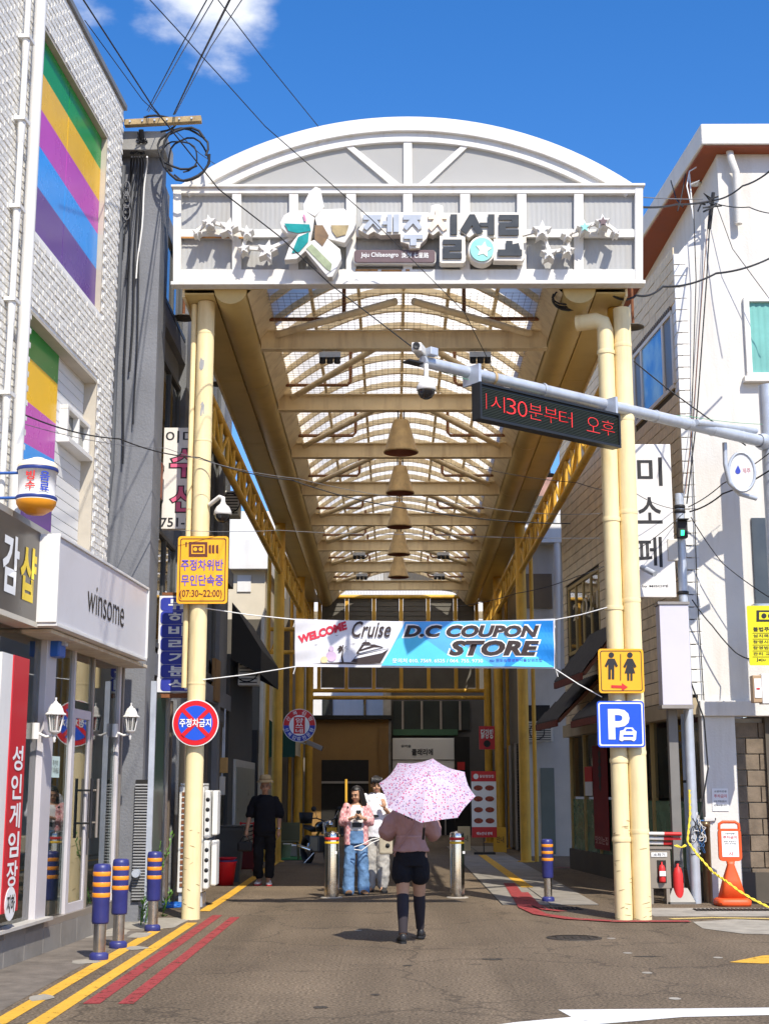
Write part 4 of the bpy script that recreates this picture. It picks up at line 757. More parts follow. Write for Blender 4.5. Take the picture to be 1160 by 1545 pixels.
# saucer lamps on rusty rods along both flanks
M_SAUC = mat('dark_saucer', (.10, .085, .065), .5, .3)
for (px, py, Y, top) in ((277, 479, 20.0, .75), (330, 579, 23.5, .7), (955, 493, 20.6, .8), (829, 717, 31, .8), (805, 764, 36, .7)):
    c = P(px, py, Y); t = thing('saucer_lamp', f'dark saucer lamp on a rusty rod beside the {"left" if px < 500 else "right"} gutter, ' + {277: 'by the front column', 330: 'farther inside', 955: 'by the cream drain pipes', 829: 'beyond the lattice truss', 805: 'farthest of the row'}[px], 'lamp', c, group='saucer lamps along the gutters')
    MB().lathe([(0, .06), (.03, .05), (.10, .03), (.17, 0), (.165, -.012), (.08, .01), (0, .02)], c, 20).build('shade', M_SAUC, t); MB().tube([c + Z3 * .05, c + Z3 * (.05 + top)], .022, 8).build('rod', M_RUST, t)
# the low annex and the cream house behind it
AN = thing('annex', 'low dark grey annex with aluminium door and sloping black awning', 'annex', (-3.6, 30, 0))
MB().box((-7, 28.01, 0), (GX - .05, 32.6, 4.3)).build('wall', mat('charcoal_wall', (.06, .06, .058), .8, 0, .2, 1.5), AN)
q0, q1 = PX(350, 1240, GX - .05), PX(382, 1125, GX - .05)
dr = MB().box((GX - .05, q0.y, q0.z - .15), (GX, q1.y, 2.25)).build('door', mat('aluminium_door', (.55, .54, .51), .4, .4), AN, .006)
MB().box((GX, q0.y + .15, .95), (GX + .012, q1.y - .15, 2.1)).build('frosted_pane', mat('frosted_pane', (.22, .24, .22), .3), dr)
for k in range(6): MB().box((GX, q0.y + .15, .3 + k * .09), (GX + .015, q1.y - .15, .36 + k * .09)).build('slat', M_ALU, dr)
b = MB(); b.add([(GX - .05, 28.1, 5.35), (GX - .05, 32.4, 5.35), (GX + .55, 32.4, 4.4), (GX + .55, 28.1, 4.4), (GX + .55, 32.4, 3.9), (GX + .55, 28.1, 3.9), (GX - .05, 28.1, 4.2), (GX - .05, 32.4, 4.2)], [(0, 3, 2, 1), (3, 5, 4, 2), (0, 6, 5, 3), (1, 2, 4, 7)]); b.build('awning', mat('black_awning', (.018, .018, .018), .7, 0, .2, 2), AN)
MB().box((GX - .05, 25.2, 3.2), (GX + .02, 25.9, 3.95)).build('brown_panel', mat('brown_panel', (.25, .14, .05), .6), GB)
M_IV = mat('ivory_case', (.62, .59, .52), .5, 0, .05, 3, 0, 20, .4, .3)
def ac_unit(c, sx_, sy_, sz_, label, name='air_conditioner'):
    t = thing(name, label, 'air conditioner', c - Z3 * sz_ / 2); MB().cbox(c, sx_, sy_, sz_).build('case', M_IV, t, .015)
    MB().lathe([(sz_ * .40, 0), (sz_ * .40, .012), (sz_ * .36, .012)], c + V((-sx_ * .08, -sy_ / 2, 0)), 20, axis=(0, -1, 0)).build('fan_ring', M_BLK, t)
    for k in range(8): MB().box((c.x - sx_ * .42, c.y - sy_ / 2 - .012, c.z - sz_ * .42 + k * sz_ * .115), (c.x + sx_ * .42, c.y - sy_ / 2 - .002, c.z - sz_ * .42 + k * sz_ * .115 + .02)).build('grille_bar', M_BLK, t)
    return t
ac_unit(P(376, 1012, 28.5), .42, .3, .62, 'small outdoor air conditioner below the black awning'); ac_unit(P(351, 762, 27.2), .3, .4, .5, 'outdoor air conditioner high on the grey wall end')
for q, s, m in (((336, 1155, 26.5), (.18, .14, .28), mat('tan_box', (.5, .3, .1), .5)), ((333, 1186, 26.5), (.16, .12, .34), M_IV)):
    c = P(*q); t = thing('wall_box', 'tan electric box above the white one on the dark wall' if q[1] < 1160 else 'grey white meter box under the tan electric box', 'box', c); MB().cbox(c, *s).build('case', m, t, .01); MB().tube([c + V((.02, 0, s[2] / 2)), c + V((.02, .0, s[2] / 2 + .9))], .018, 8).build('conduit', M_GALV, t)
M_CRB = mat('cream_house_render', (.62, .55, .42), .8, 0, .06, 2, .2, 30)
CH = thing('cream_house', 'cream rendered house seen between the grey wall and the yellow truss', 'building', (-6, 38, 0))
MB().box((-9, 38, 0), (-3.5, 44, 7.55)).build('wall', M_CRB, CH); MB().box((-9, 37.7, 7.55), (-3.4, 44, 8.35)).build('parapet', M_WHT, CH); q = pbox(358, 868, 379, 893, 37.98); MB().box((q[0], 37.96, q[1]), (q[2], 37.995, q[3])).build('white_board', M_WHT, CH)
MB().box((-9, 37.98, 2.6), (-3.6, 37.995, 6.2)).build('roller_shutter', mat('dark_shutter', (.10, .085, .06), .6), CH)
# ================================================================== white building on the right
RO = V((4.54, 21.5, 0)); RU = V((.0877, -.996, 0)).normalized(); RN = RU.cross(Z3)
def RF(px, py, off=0.): p = PL(px, py, RO + RN * off, RN); return ((p - RO).dot(RU), p.z)
def rw(a, b, off=0.): return RO + RU * a + Z3 * b + RN * off
def rbox(mb, a0, a1, b0, b1, o0, o1): return mb.obox(rw(a0, b0, o0), RU * (a1 - a0), Z3 * (b1 - b0), RN * (o1 - o0))
RB_ = thing('corner_building', 'white corner building with tiled street side and red-brown eaves', 'building', (6, 22, 0))
M_RWH = mat('white_render', (.68, .655, .61), .78, 0, .06, 1.2, .35, 30, .3, .6, (.52, .47, .40), 1.3)
ZL, ZU = 10.15, 11.87; AF = RF(845, 780)[0]
w_ = MB().prism([(4.62, 2.75), (4.62, ZL), (5.31, 11.05), (5.31, ZU), (13, ZU), (13, 2.75)], .3, (0, 21.8, 0)); w_.build('front_wall', M_RWH, RB_)
b = MB(); rbox(b, AF, -.09, 3.0, ZL, -.3, -.02); b.build('side_wall', mat('dark_grout', (.06, .05, .04), .9), RB_)
p = rw(0, 0, 0); MB().obox(V((5.31, 21.8, 9.8)), V((-.3, 9.5, 0)), V((4, 0, 0)), Z3 * (ZU - 9.8)).build('upper_wall', M_RWH, RB_)
b = MB().prism([(5.0, 21.19), (14, 21.19), (14, 33), (4.1, 33)], .36, (0, 0, 11.9), X3, Y3); b.build('roof_parapet', M_RWH, RB_, .02)
M_EAVE = mat('red_brown_eave', (.30, .075, .025), .6, 0, .1, 4, .1, 30)
MB().prism([(5.04, 21.23), (14, 21.23), (14, 33), (4.14, 33)], .03, (0, 0, 11.868), X3, Y3).build('eave_soffit', M_EAVE, RB_)
MB().lathe([(0, 0), (.09, 0), (.09, -.03), (0, -.035)], (5.2, 22.6, 11.865), 14).build('eave_light', M_WHT, RB_)
MB().tube([(5.5, 21.4, 11.86), (5.5, 21.33, 11.7), (5.58, 21.38, 11.5), (5.58, 21.38, 10.6)], .06, 12).build('drain_pipe', M_RWH, RB_)
# tile cladding of the street side, each tile proud of dark joints
def m_rib(name, col):
    m = mat(name, col, .6, 0, .14, 4, .0, 60, .4, .35, (.22, .17, .12), 1.4); nt = m.node_tree; N = nt.nodes; L = nt.links; b = N['Principled BSDF']; t = N.new('ShaderNodeTexCoord'); wv = N.new('ShaderNodeTexWave'); wv.bands_direction = 'X'; wv.inputs['Scale'].default_value = 9; wv.inputs['Distortion'].default_value = .4
    L.new(t.outputs['Object'], wv.inputs['Vector']); bp = N.new('ShaderNodeBump'); bp.inputs['Strength'].default_value = .6; bp.inputs['Distance'].default_value = .01; L.new(wv.outputs['Fac'], bp.inputs['Height']); L.new(bp.outputs[0], b.inputs['Normal']); return m
M_TIL = m_rib('ribbed_grey_tile', (.74, .61, .41)); M_TIW = mat('white_corner_tile', (.74, .73, .70), .4, 0, .06, 3, .1, 30, .4, .2, (.5, .45, .38))
WIN = [(RF(956, 540)[0], RF(1015, 520)[0], RF(1001, 597)[1] - .05, RF(1001, 493)[1] + .12), (RF(858, 920)[0], RF(905, 900)[0], RF(880, 985)[1] + .05, RF(880, 872)[1])]
TW, TH, TG = .37, .172, .014
def tilemesh(wd):
    b = MB(); n = 6; q = []
    for k in range(n): x = wd * k / n; b.box((x + .004, 0, 0), (x + wd / n - .004, .012, TH)); 
    b.box((0, -.008, 0), (wd, .006, TH)); me = bpy.data.meshes.new('tile'); me.from_pydata(b.v, [], b.f); me.materials.append(M_TIL); return me
TM = tilemesh(TW); tiles = []; z = 3.02
while z < ZL - .05:
    a = -.02 - TW
    while a > AF:
        if not any(o[0] - .06 < a + TW / 2 < o[1] + .06 and o[2] - .06 < z + TH / 2 < o[3] + .06 for o in WIN): tiles.append((a, z))
        a -= TW + TG
    z += TH + TG
tiles.sort(key=lambda q: -q[0]); rest = MB(); R3 = Matrix(((RU.x, RN.x, 0), (RU.y, RN.y, 0), (0, 0, 1)))
vis = [q for q in tiles if q[1] > 5.0 or q[0] < -3]; 
for i, (a, z) in enumerate(vis):
    if i < 280: o = bpy.data.objects.new('tile', TM); COL.objects.link(o); o.parent = RB_; o.matrix_parent_inverse = wm(RB_).inverted(); m4 = R3.to_4x4(); m4.translation = rw(a, z, random.uniform(-.004, .003)); o.matrix_basis = m4
    else: rest.add([rw(a, z) + R3 @ v.co for v in TM.vertices], [tuple(p.vertices) for p in TM.polygons])
for q in [q for q in tiles if q not in set(vis)]: rest.add([rw(q[0], q[1]) + R3 @ v.co for v in TM.vertices], [tuple(p.vertices) for p in TM.polygons])
stuff(rest.build('far_tile_field', M_TIL, RB_))
z = 3.05
while z < ZL - .05: MB().box((4.53, 21.49, z), (4.72, 21.8, z + .176)).build('corner_tile', M_TIW, RB_, .005); z += .192
# window with blue film between grey side lights
o = WIN[0]; wz = MB(); M_WF = mat('cream_window_frame', (.66, .60, .50), .5); am = [o[0], RF(968, 560)[0], RF(1001, 545)[0], o[1]]
for q in ((o[0], o[1], o[2], o[2] + .07), (o[0], o[1], o[3] - .07, o[3])): rbox(wz, *q, -.1, .02)
for a in am: rbox(wz, a - .05, a + .05, o[2] + .07, o[3] - .07, -.1, .015)
wz = wz.build('window', M_WF, RB_)
def m_film():
    m = mat('blue_cloud_film', (.03, .2, .55), .2, 0, .2, 1, 0, 20, .6); nt = m.node_tree; N = nt.nodes; L = nt.links; t = N.new('ShaderNodeTexCoord'); n = N.new('ShaderNodeTexNoise'); n.inputs['Scale'].default_value = 1.6; n.inputs['Detail'].default_value = 4; L.new(t.outputs['Object'], n.inputs['Vector'])
    r = N.new('ShaderNodeMapRange'); r.inputs[1].default_value = .45; r.inputs[2].default_value = .7; L.new(n.outputs['Fac'], r.inputs[0]); x = N.new('ShaderNodeMix'); x.data_type = 'RGBA'; x.inputs['A'].default_value = (.04, .24, .62, 1); x.inputs['B'].default_value = (.35, .6, .72, 1); L.new(r.outputs[0], x.inputs['Factor']); L.new(x.outputs['Result'], N['Principled BSDF'].inputs['Base Color']); return m
M_FILM = m_film(); M_GRP = mat('grey_side_light', (.16, .14, .11), .35, 0, .1, 2)
for i, m in ((0, M_GRP), (1, M_FILM), (2, M_GRP)): b = MB(); rbox(b, am[i] + .05, am[i + 1] - .05, o[2] + .07, o[3] - .07, -.018, -.004); b.build('pane', m, wz)
b = MB(); 
for k in range(26): a = o[0] + (o[1] - o[0]) * k / 26; rbox(b, a, a + .05, o[3] + .01, o[3] + .09, -.02, .02)
b.build('vent_strip', mat('brown_vent', (.16, .11, .06), .6), wz)
o = WIN[1]; wz = MB(); n = 4
for q in ((o[0], o[1], o[2], o[2] + .07), (o[0], o[1], o[3] - .07, o[3])): rbox(wz, *q, -.12, .02)
for k in range(n + 1): a = o[0] + (o[1] - o[0] - .09) * k / n; rbox(wz, a, a + .09, o[2] + .07, o[3] - .07, -.12, .015)
wz = wz.build('window', mat('ochre_frame', (.42, .30, .11), .5), RB_)
for k in range(n): a = o[0] + (o[1] - o[0] - .09) * k / n; b = MB(); rbox(b, a + .09, a + (o[1] - o[0] - .09) / n, o[2] + .07, o[3] - .07, -.018, -.006); b.build('pane', M_GLD, wz)
text('2 021', RO + RN * -.004, RU, Z3, (o[0] + .4, o[2] + .7, o[1] - .2, o[2] + 1.05), mat('cream_print', (.6, .5, .35), .5), wz, .003, .01)
b = MB(); rbox(b, AF - .1, 0.0, 2.75, 3.0, -.3, .04); b.build('belt_course', mat('tan_belt', (.42, .34, .22), .7, 0, .1, 2, .1, 30, .3, .4), RB_)
# ground floor: recessed glazing, green lower panes, red banner
b = MB(); rbox(b, AF, .0, 0, 2.75, -1.2, -1.1); rbox(b, AF, .0, 0, .42, -1.1, -.02); b.build('ground_floor', mat('dim_interior', (.09, .075, .055), .7, 0, .3, 1), RB_)
M_GRN = mat('green_frosted_film', (.10, .20, .13), .25, 0, .2, 2, 0, 20, .6)
ag = [AF + .1 + k * (abs(AF) - .2) / 7 for k in range(8)]
for k in range(7):
    b = MB(); rbox(b, ag[k] + .04, ag[k + 1] - .04, .42, 1.45, -.12, -.10); b.build('green_pane', M_GRN, RB_); b = MB(); rbox(b, ag[k] + .04, ag[k + 1] - .04, 1.5, 2.74, -.12, -.11); b.build('glass_pane', M_GL, RB_)
    b = MB(); rbox(b, ag[k] - .04, ag[k] + .04, .42, 2.75, -.15, -.06); b.build('frame_post', mat('ochre_frame', (.42, .3, .11)), RB_)
# eaves canopies with clay tiles over the shop
M_CLAY = mat('dark_clay_tile', (.055, .05, .045), .6, 0, .25, 6, .3, 40)
def canopy(a0, a1, zt, zb, out, label):
    t = thing('tiled_canopy', label, 'canopy', rw((a0 + a1) / 2, zb, .4)); b = MB(); d = (RN * out + Z3 * (zb - zt)); nn = RU.cross(d).normalized(); nn = nn if nn.z > 0 else -nn
    b.obox(rw(a0, zt, .0), RU * (a1 - a0), d, nn * -.06); b.build('deck', mat('canopy_wood', (.16, .06, .03), .7), t)
    n = max(4, int((a1 - a0) / .16))
    for r in range(4):
        for k in range(n):
            p = rw(a0 + (a1 - a0) * k / n, zt, 0) + d * (r / 4) + nn * (.012 + .012 * (3 - r) * .0); w = (a1 - a0) / n
            q = MB().loft([[p + RU * (w * .02) + d * s + nn * (.03 * (1 - s * 3)), p + RU * (w * .5) + d * s + nn * (.075 - .03 * s * 3), p + RU * (w * .98) + d * s + nn * (.03 * (1 - s * 3)), p + RU * (w * .5) + d * s] for s in (0., .265)], sm=False); q.build('roof_tile', M_CLAY, t)
    b = MB(); b.obox(rw(a0, zt, 0) + d - Z3 * .12, RU * (a1 - a0), RN * .05, Z3 * .12); b.build('eave_board', mat('carved_red_board', (.16, .035, .02), .7, 0, .5, 20), t); return t
a0, _ = RF(872, 1000, .3); a1, _ = RF(915, 985, .3); canopy(a0, a1, RF(893, 962)[1], RF(866, 1022, .7)[1], .75, 'dark clay tiled canopy, the upper one over the shop beside the cream drain pipes')
a0, _ = RF(836, 1080, .5); a1, _ = RF(868, 1060, .5); canopy(a0, a1, RF(865, 1035)[1], RF(840, 1088, .8)[1], .85, 'dark clay tiled canopy, the lower and farther one beside the white wall')
a0, _ = RF(880, 1075, .5); a1, _ = RF(925, 1060, .5); canopy(a0, a1, RF(905, 1045)[1], RF(895, 1082, .7)[1], .7, 'dark clay tiled canopy partly hidden behind the blue parking sign')
t = thing('banner', 'dark red vertical banner with dark plant print beside the green glass', 'banner', rw(RF(905, 1200)[0], .5, 0)); q0, q1 = RF(895, 1200, -.05), RF(917, 1200, -.05); b = MB(); rbox(b, q0[0], q1[0], .5, 2.5, -.06, -.05); b.build('cloth', mat('dark_red_cloth', (.20, .018, .018), .8, 0, .15, 2), t)
am_ = (q0[0] + q1[0]) / 2
for k, (dz, wv) in enumerate(((1.95, .26), (1.65, .32), (1.4, .2))):
    pts = [(am_ + wv * .5 * math.cos(x) * (1 if i % 2 else .5), .5 + dz * .9 + .16 * math.sin(x)) for i, x in enumerate([j * .5236 for j in range(12)])]; MB().prism(pts, .003, RO + RN * -.05, RU, Z3, .002).build('plant_print', M_INK, t)
text('맛있는집', RO + RN * -.05, RU, Z3, (q0[0] + .08, .6, q1[0] - .08, .75), mat('pale_pink_print', (.6, .35, .3), .6), t, .004, .01)
t = thing('wall_poster', 'small red and white poster behind the glass above the green panes', 'poster', rw(RF(887, 1190)[0], 1.5)); q0, q1 = RF(881, 1190, -.07), RF(893, 1190, -.07); b = MB(); rbox(b, q0[0], q1[0], 1.52, 1.8, -.08, -.07); b.build('white_part', M_WTXT, t); b = MB(); rbox(b, q0[0], q1[0], 1.8, 2.1, -.08, -.07); b.build('red_part', M_RTXT, t)
# front wall details
q = pbox(1126, 450, 1230, 570, 21.5); wn = MB()
for a in ((q[0], q[1], q[2], q[1] + .07), (q[0], q[3] - .07, q[2], q[3]), (q[0], q[1] + .07, q[0] + .09, q[3] - .07), (q[0] + .75, q[1] + .07, q[0] + .83, q[3] - .07)): wn.box((a[0], 21.43, a[1]), (a[2], 21.52, a[3]))
wn = wn.build('window', M_WHT, RB_, .006); cu = MB(); cu.sheet([[(q[0] + .09 + k * .03, 21.49 + .008 * math.sin(k * 1.9), z) for k in range(22)] for z in (q[1] + .07, q[3] - .07)]); cu.build('teal_curtain', mat('teal_curtain', (.16, .42, .38), .6, 0, .15, 2), wn)
MB().box((q[0] - .06, 21.36, q[1] - .09), (q[2], 21.5, q[1] - .004)).build('sill', M_RWH, wn)
q = pbox(1139, 782, 1200, 912, 21.5); MB().box((q[0], 21.46, q[1]), (q[2], 21.497, q[3])).build('dark_window', mat('dark_window_pane', (.06, .065, .065), .15, 0, .2, 2, 0, 20, .7), RB_); MB().box((q[0] - .05, 21.4, q[1] - .08), (q[2], 21.498, q[1])).build('sill', M_STEEL, RB_)
q = pbox(1045, 1062, 1300, 1085, 21.42); MB().box((4.62, 21.38, 2.72), (13, 21.8, 2.95)).build('ledge', M_RWH, RB_, .01)
q = pbox(1068, 1085, 1101, 1345, 21.5); MB().box((q[0], 21.44, 0), (q[2] + .06, 21.8, 2.72)).build('pillar', M_RWH, RB_, .01)
MB().box((4.62, 21.85, 0), (q[0], 21.9, 2.72)).build('recess_wall', M_GSID, RB_)
bw = thing('block_wall', 'bare brown concrete block wall beside the white pillar', 'wall', (6, 21.7, 0)); MB().box((q[2] + .06, 21.72, 0), (13, 21.9, 2.7)).build('mortar', M_MORT, bw)
M_BLOK = mat('brown_concrete_block', (.20, .155, .11), .9, 0, .3, 5, .5, 50, .3, .4, (.09, .07, .05), 2, False)
z = 0; r = 0
while z < 2.6:
    x = q[2] + .065 - (r % 2) * .2
    while x < 9: MB().box((max(x, q[2] + .062), 21.66, z + .008), (x + .385, 21.74, min(z + .232, 2.69))).build('block', M_BLOK, bw, .006); x += .4
    z += .24; r += 1
# ================================================================== far end of the arcade and what closes the view
FB = thing('brown_building', 'brown fronted building at the end of the arcade', 'building', (-1, 53, 0))
M_BRW = mat('brown_cladding', (.30, .17, .055), .7, 0, .1, 1.5, .1, 30)
q = pbox(483, 1086, 586, 1320, 53); MB().box((-6, 53, 0), (q[2], 60, q[3])).build('wall', M_BRW, FB)
MB().box((-6, 52.8, q[3]), (q[2] + .1, 60, q[3] + .15)).build('roof_edge', M_DARK, FB)
MB().box((q[2] - .35, 52.9, 0), (q[2], 52.995, q[3] - .3)).build('pilaster', mat('brown_trim', (.24, .13, .04), .7), FB)
w1 = pbox(484, 1147, 556, 1300, 52.97); MB().box((w1[0], 52.97, .1), (w1[2], 52.995, w1[3])).build('dark_window', M_DARK, FB); MB().box((w1[0], 52.93, 1.9), (w1[2], 52.969, 1.98)).build('transom', M_ALU, FB)
MB().tube([P(522, 1176, 52), P(522, 1300, 52)], .05, 8).build('post', M_YEL, FB)
WH = thing('white_house', 'white house wall showing above the brown building', 'building', (-1, 62, 0)); q = pbox(400, 1000, 650, 1200, 62); MB().box((-8, 62, 0), (.4, 70, 14)).build('wall', M_WHT, WH)
for x0, x1 in ((486, 502), (548, 552)): a = pbox(x0, 1054, x1, 1084, 61.98); MB().box((a[0], 61.95, a[1]), (a[2], 61.99, a[3])).build('window', M_GLD, WH)
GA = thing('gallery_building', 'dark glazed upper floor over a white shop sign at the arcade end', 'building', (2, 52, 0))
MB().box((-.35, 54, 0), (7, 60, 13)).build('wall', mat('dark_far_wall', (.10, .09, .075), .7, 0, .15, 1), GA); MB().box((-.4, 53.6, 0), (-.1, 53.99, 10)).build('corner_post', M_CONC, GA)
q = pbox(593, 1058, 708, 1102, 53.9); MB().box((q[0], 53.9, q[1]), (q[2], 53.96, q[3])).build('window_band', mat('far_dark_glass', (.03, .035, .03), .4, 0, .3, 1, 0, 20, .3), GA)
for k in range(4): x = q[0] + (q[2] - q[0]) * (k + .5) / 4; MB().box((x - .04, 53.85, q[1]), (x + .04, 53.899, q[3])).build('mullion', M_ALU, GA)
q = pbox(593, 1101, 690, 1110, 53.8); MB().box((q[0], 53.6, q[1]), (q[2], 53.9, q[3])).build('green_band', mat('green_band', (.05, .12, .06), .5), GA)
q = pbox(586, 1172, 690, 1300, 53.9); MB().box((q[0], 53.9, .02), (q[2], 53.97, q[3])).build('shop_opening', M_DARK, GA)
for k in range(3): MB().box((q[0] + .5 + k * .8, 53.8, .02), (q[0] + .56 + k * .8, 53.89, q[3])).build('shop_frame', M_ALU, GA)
t = thing('shop_sign', 'white shop sign with small black Korean letters at the far end', 'sign', P(640, 1140, 53.5)); q = pbox(592, 1114, 686, 1168, 53.5); MB().box((q[0], 53.5, q[1]), (q[2], 53.75, q[3])).build('panel', mat('far_white_sign', (.72, .68, .6), .6, 0, .05, 1), t, .02)
text('클래리에', (0, 53.5, 0), X3, Z3, pbox(621, 1130, 653, 1140, 53.5), M_INK, t, .01, .03); text('뮤지움', (0, 53.5, 0), X3, Z3, pbox(605, 1124, 620, 1128.5, 53.5), M_INK, t, .01, .02); MB().box((q[0], 53.48, q[1] + .5), (q[2], 53.499, q[1] + .54)).build('seam', M_CONC, t)
t = thing('wall_panel', 'black wall panel with a small red sign left of the red banner shop', 'panel sign', P(697, 1200, 52)); q = pbox(687, 1112, 708, 1290, 52); MB().box((q[0], 52, 0), (q[2], 52.3, q[3])).build('panel', M_DARK, t); q = pbox(690, 1150, 701, 1162, 51.98); MB().box((q[0], 51.97, q[1]), (q[2], 51.995, q[3])).build('red_sign', M_RTXT, t)
# shop row on the right inside the arcade
RS = thing('shop_row', 'row of dim shops along the right inside of the arcade', 'shops', (4, 44, 0))
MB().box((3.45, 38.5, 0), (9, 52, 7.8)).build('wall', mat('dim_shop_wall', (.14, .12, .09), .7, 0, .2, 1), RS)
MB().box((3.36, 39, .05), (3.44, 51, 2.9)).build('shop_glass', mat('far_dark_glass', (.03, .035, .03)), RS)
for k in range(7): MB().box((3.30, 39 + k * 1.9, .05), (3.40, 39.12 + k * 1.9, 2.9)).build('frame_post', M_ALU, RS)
t = thing('shop_sign', 'red illustrated shop sign hanging inside the arcade by the right columns', 'sign', P(734, 1112, 40.5)); q = pbox(723, 1096, 746, 1131, 40.5); MB().box((q[0], 40.5, q[1]), (q[2], 40.6, q[3])).build('panel', M_RED, t); text('닭강정', (0, 40.5, 0), X3, Z3, (q[0] + .05, q[1] + .3, q[2] - .05, q[3] - .08), M_WTXT, t, .006, .03)
MB().prism(arcpts((q[0] + q[2]) / 2, q[1] + .16, .1, 0, 6.283, 12)[:-1], .006, (0, 40.5, 0)).build('picture', M_BLK, t)
# white buildings right of the arcade, beyond the tiled one
WR = thing('white_building', 'white building with beige recess seen past the tiled wall', 'building', (5, 37, 0))
MB().box((3.36, 36.6, 0), (9, 38.4, 8.0)).build('wall', mat('offwhite_render', (.55, .53, .49), .8, 0, .08, 1.5, .15, 30, .3, .4, (.3, .27, .22), .7), WR)
q = pbox(792, 866, 832, 918, 36.58); MB().box((q[0], 36.55, q[1]), (q[2], 36.598, q[3])).build('recess', mat('beige_recess', (.22, .17, .11), .8), WR); q = pbox(790, 1065, 828, 1088, 36.5); MB().box((q[0], 36.3, q[1]), (q[2], 36.598, q[3])).build('dark_canopy', M_DARK, WR)
q = pbox(806, 1150, 822, 1235, 36.58); MB().box((3.75, 36.57, .05), (4.1, 36.598, 2.2)).build('shutter', mat('grey_green_shutter', (.16, .19, .17), .6), WR)
MB().tube([P(840, 720, 36.3), P(840, 1010, 36.3)], .09, 10).build('white_pipe', M_WHT, WR); MB().box((3.3, 36.2, 8.0), (9, 38.4, 8.5)).build('parapet', M_WHT, WR)
ac_unit(P(812, 1105, 36.2), .7, .4, .5, 'outdoor air conditioner on the white wall past the tiled canopies')
PK = thing('brick_house', 'pinkish roof house with white balcony far behind the tiled building', 'building', (9, 60, 0)); q = pbox(805, 700, 870, 760, 62); MB().box((5.2, 62, 0), (11, 70, q[1])).build('wall', M_RWH, PK); MB().box((5.0, 61.8, q[1]), (11, 70, q[3] - .6)).build('roof', mat('pink_roof', (.42, .24, .19), .8, 0, .3, 2), PK)
for k in range(5): MB().box((5.6 + k * .8, 61.7, q[1] - 1.2), (5.65 + k * .8, 61.75, q[1] - .3)).build('balcony_rail', M_STEEL, PK)
MB().box((5.4, 61.7, q[1] - .3), (10, 61.78, q[1] - .22)).build('balcony_rail', M_STEEL, PK)
# left inside: dim shops, awning, round restaurant sign
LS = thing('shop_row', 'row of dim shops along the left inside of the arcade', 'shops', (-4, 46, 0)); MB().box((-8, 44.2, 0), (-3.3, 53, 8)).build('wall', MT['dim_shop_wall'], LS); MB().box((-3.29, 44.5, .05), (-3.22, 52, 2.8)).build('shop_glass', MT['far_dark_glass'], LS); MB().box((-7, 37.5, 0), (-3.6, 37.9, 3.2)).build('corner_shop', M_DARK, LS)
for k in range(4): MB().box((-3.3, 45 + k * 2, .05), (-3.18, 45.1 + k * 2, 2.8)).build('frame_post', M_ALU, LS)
t = thing('awning', 'small dark green and cream shop awning under the round sign', 'awning', P(438, 1130, 39)); p = P(438, 1112, 39); b = MB(); b.add([(p.x - .6, 39, p.z + .5), (p.x + .15, 39, p.z - .1), (p.x + .15, 41, p.z - .1), (p.x - .6, 41, p.z + .5), (p.x + .15, 39, p.z - .55), (p.x - .6, 39, p.z - .55), (p.x + .15, 41, p.z - .55)], [(0, 1, 2, 3)]); b.add([(p.x + .15, 38.99, p.z - .1), (p.x + .15, 41, p.z - .1), (p.x + .15, 41, p.z - .5), (p.x + .15, 38.99, p.z - .5)], [(0, 1, 2, 3)]); b.build('cream_roof', mat('cream_canvas', (.62, .53, .36), .8), t)
MB().prism([(p.x - .6, p.z + .48), (p.x + .14, p.z - .11), (p.x + .14, p.z - .55), (p.x - .6, p.z - .55)], .02, (0, 39.03, 0)).build('green_end', mat('dark_green_canvas', (.015, .07, .05), .8), t)
t = thing('round_sign', 'round red white and blue restaurant sign on a yellow column', 'sign', P(452, 1095, 38)); c = P(452, 1095, 38); r = .44
MB().lathe([(0, .1), (r, .1), (r, -.0), (0, 0)], c, 36, axis=(0, -1, 0), sm=False).build('box', M_WHT, t); f = (c.x, c.z)
MB().prism(arcpts(f[0], f[1], r * .96, 0, math.pi, 24), .006, (0, 37.9, 0)).build('red_half', M_RTXT, t); MB().prism(arcpts(f[0], f[1], r * .96, math.pi, 2 * math.pi, 24), .006, (0, 37.9, 0)).build('blue_half', M_NVY, t)
MB().prism(arcpts(f[0], f[1], r * .62, 0, 6.283, 30)[:-1], .012, (0, 37.9, 0)).build('white_disc', M_WTXT, t); MB().prism([(f[0] - .15, f[1] - .22), (f[0] + .15, f[1] - .22), (f[0] + .15, f[1] + .22), (f[0] - .15, f[1] + .22)], .016, (0, 37.9, 0)).build('red_stamp', M_RTXT, t)
for i, s in enumerate('얌쓰네'): text(s, (0, 37.9, 0), X3, Z3, (f[0] - .1, f[1] + .075 - i * .14, f[0] + .1, f[1] + .19 - i * .14), M_WTXT, t, .02, .01)
for i, s in enumerate('산복김밥'): a = rad(150 - i * 40); cc = (f[0] + r * .79 * math.cos(a), f[1] + r * .79 * math.sin(a)); text(s, (0, 37.9, 0), X3, Z3, (cc[0] - .055, cc[1] - .055, cc[0] + .055, cc[1] + .055), M_WTXT, t, .01, .01, rot=a - math.pi / 2)
for i, s in enumerate('산복김밥전문점'): a = rad(200 + i * 23); cc = (f[0] + r * .79 * math.cos(a), f[1] + r * .79 * math.sin(a)); text(s, (0, 37.9, 0), X3, Z3, (cc[0] - .05, cc[1] - .05, cc[0] + .05, cc[1] + .05), M_WTXT, t, .01, .01, rot=a + math.pi / 2)
MB().tube([(c.x, 38, c.z), (c.x + .05, 41.3, c.z)], .02, 6).build('bracket', M_GALV, t)
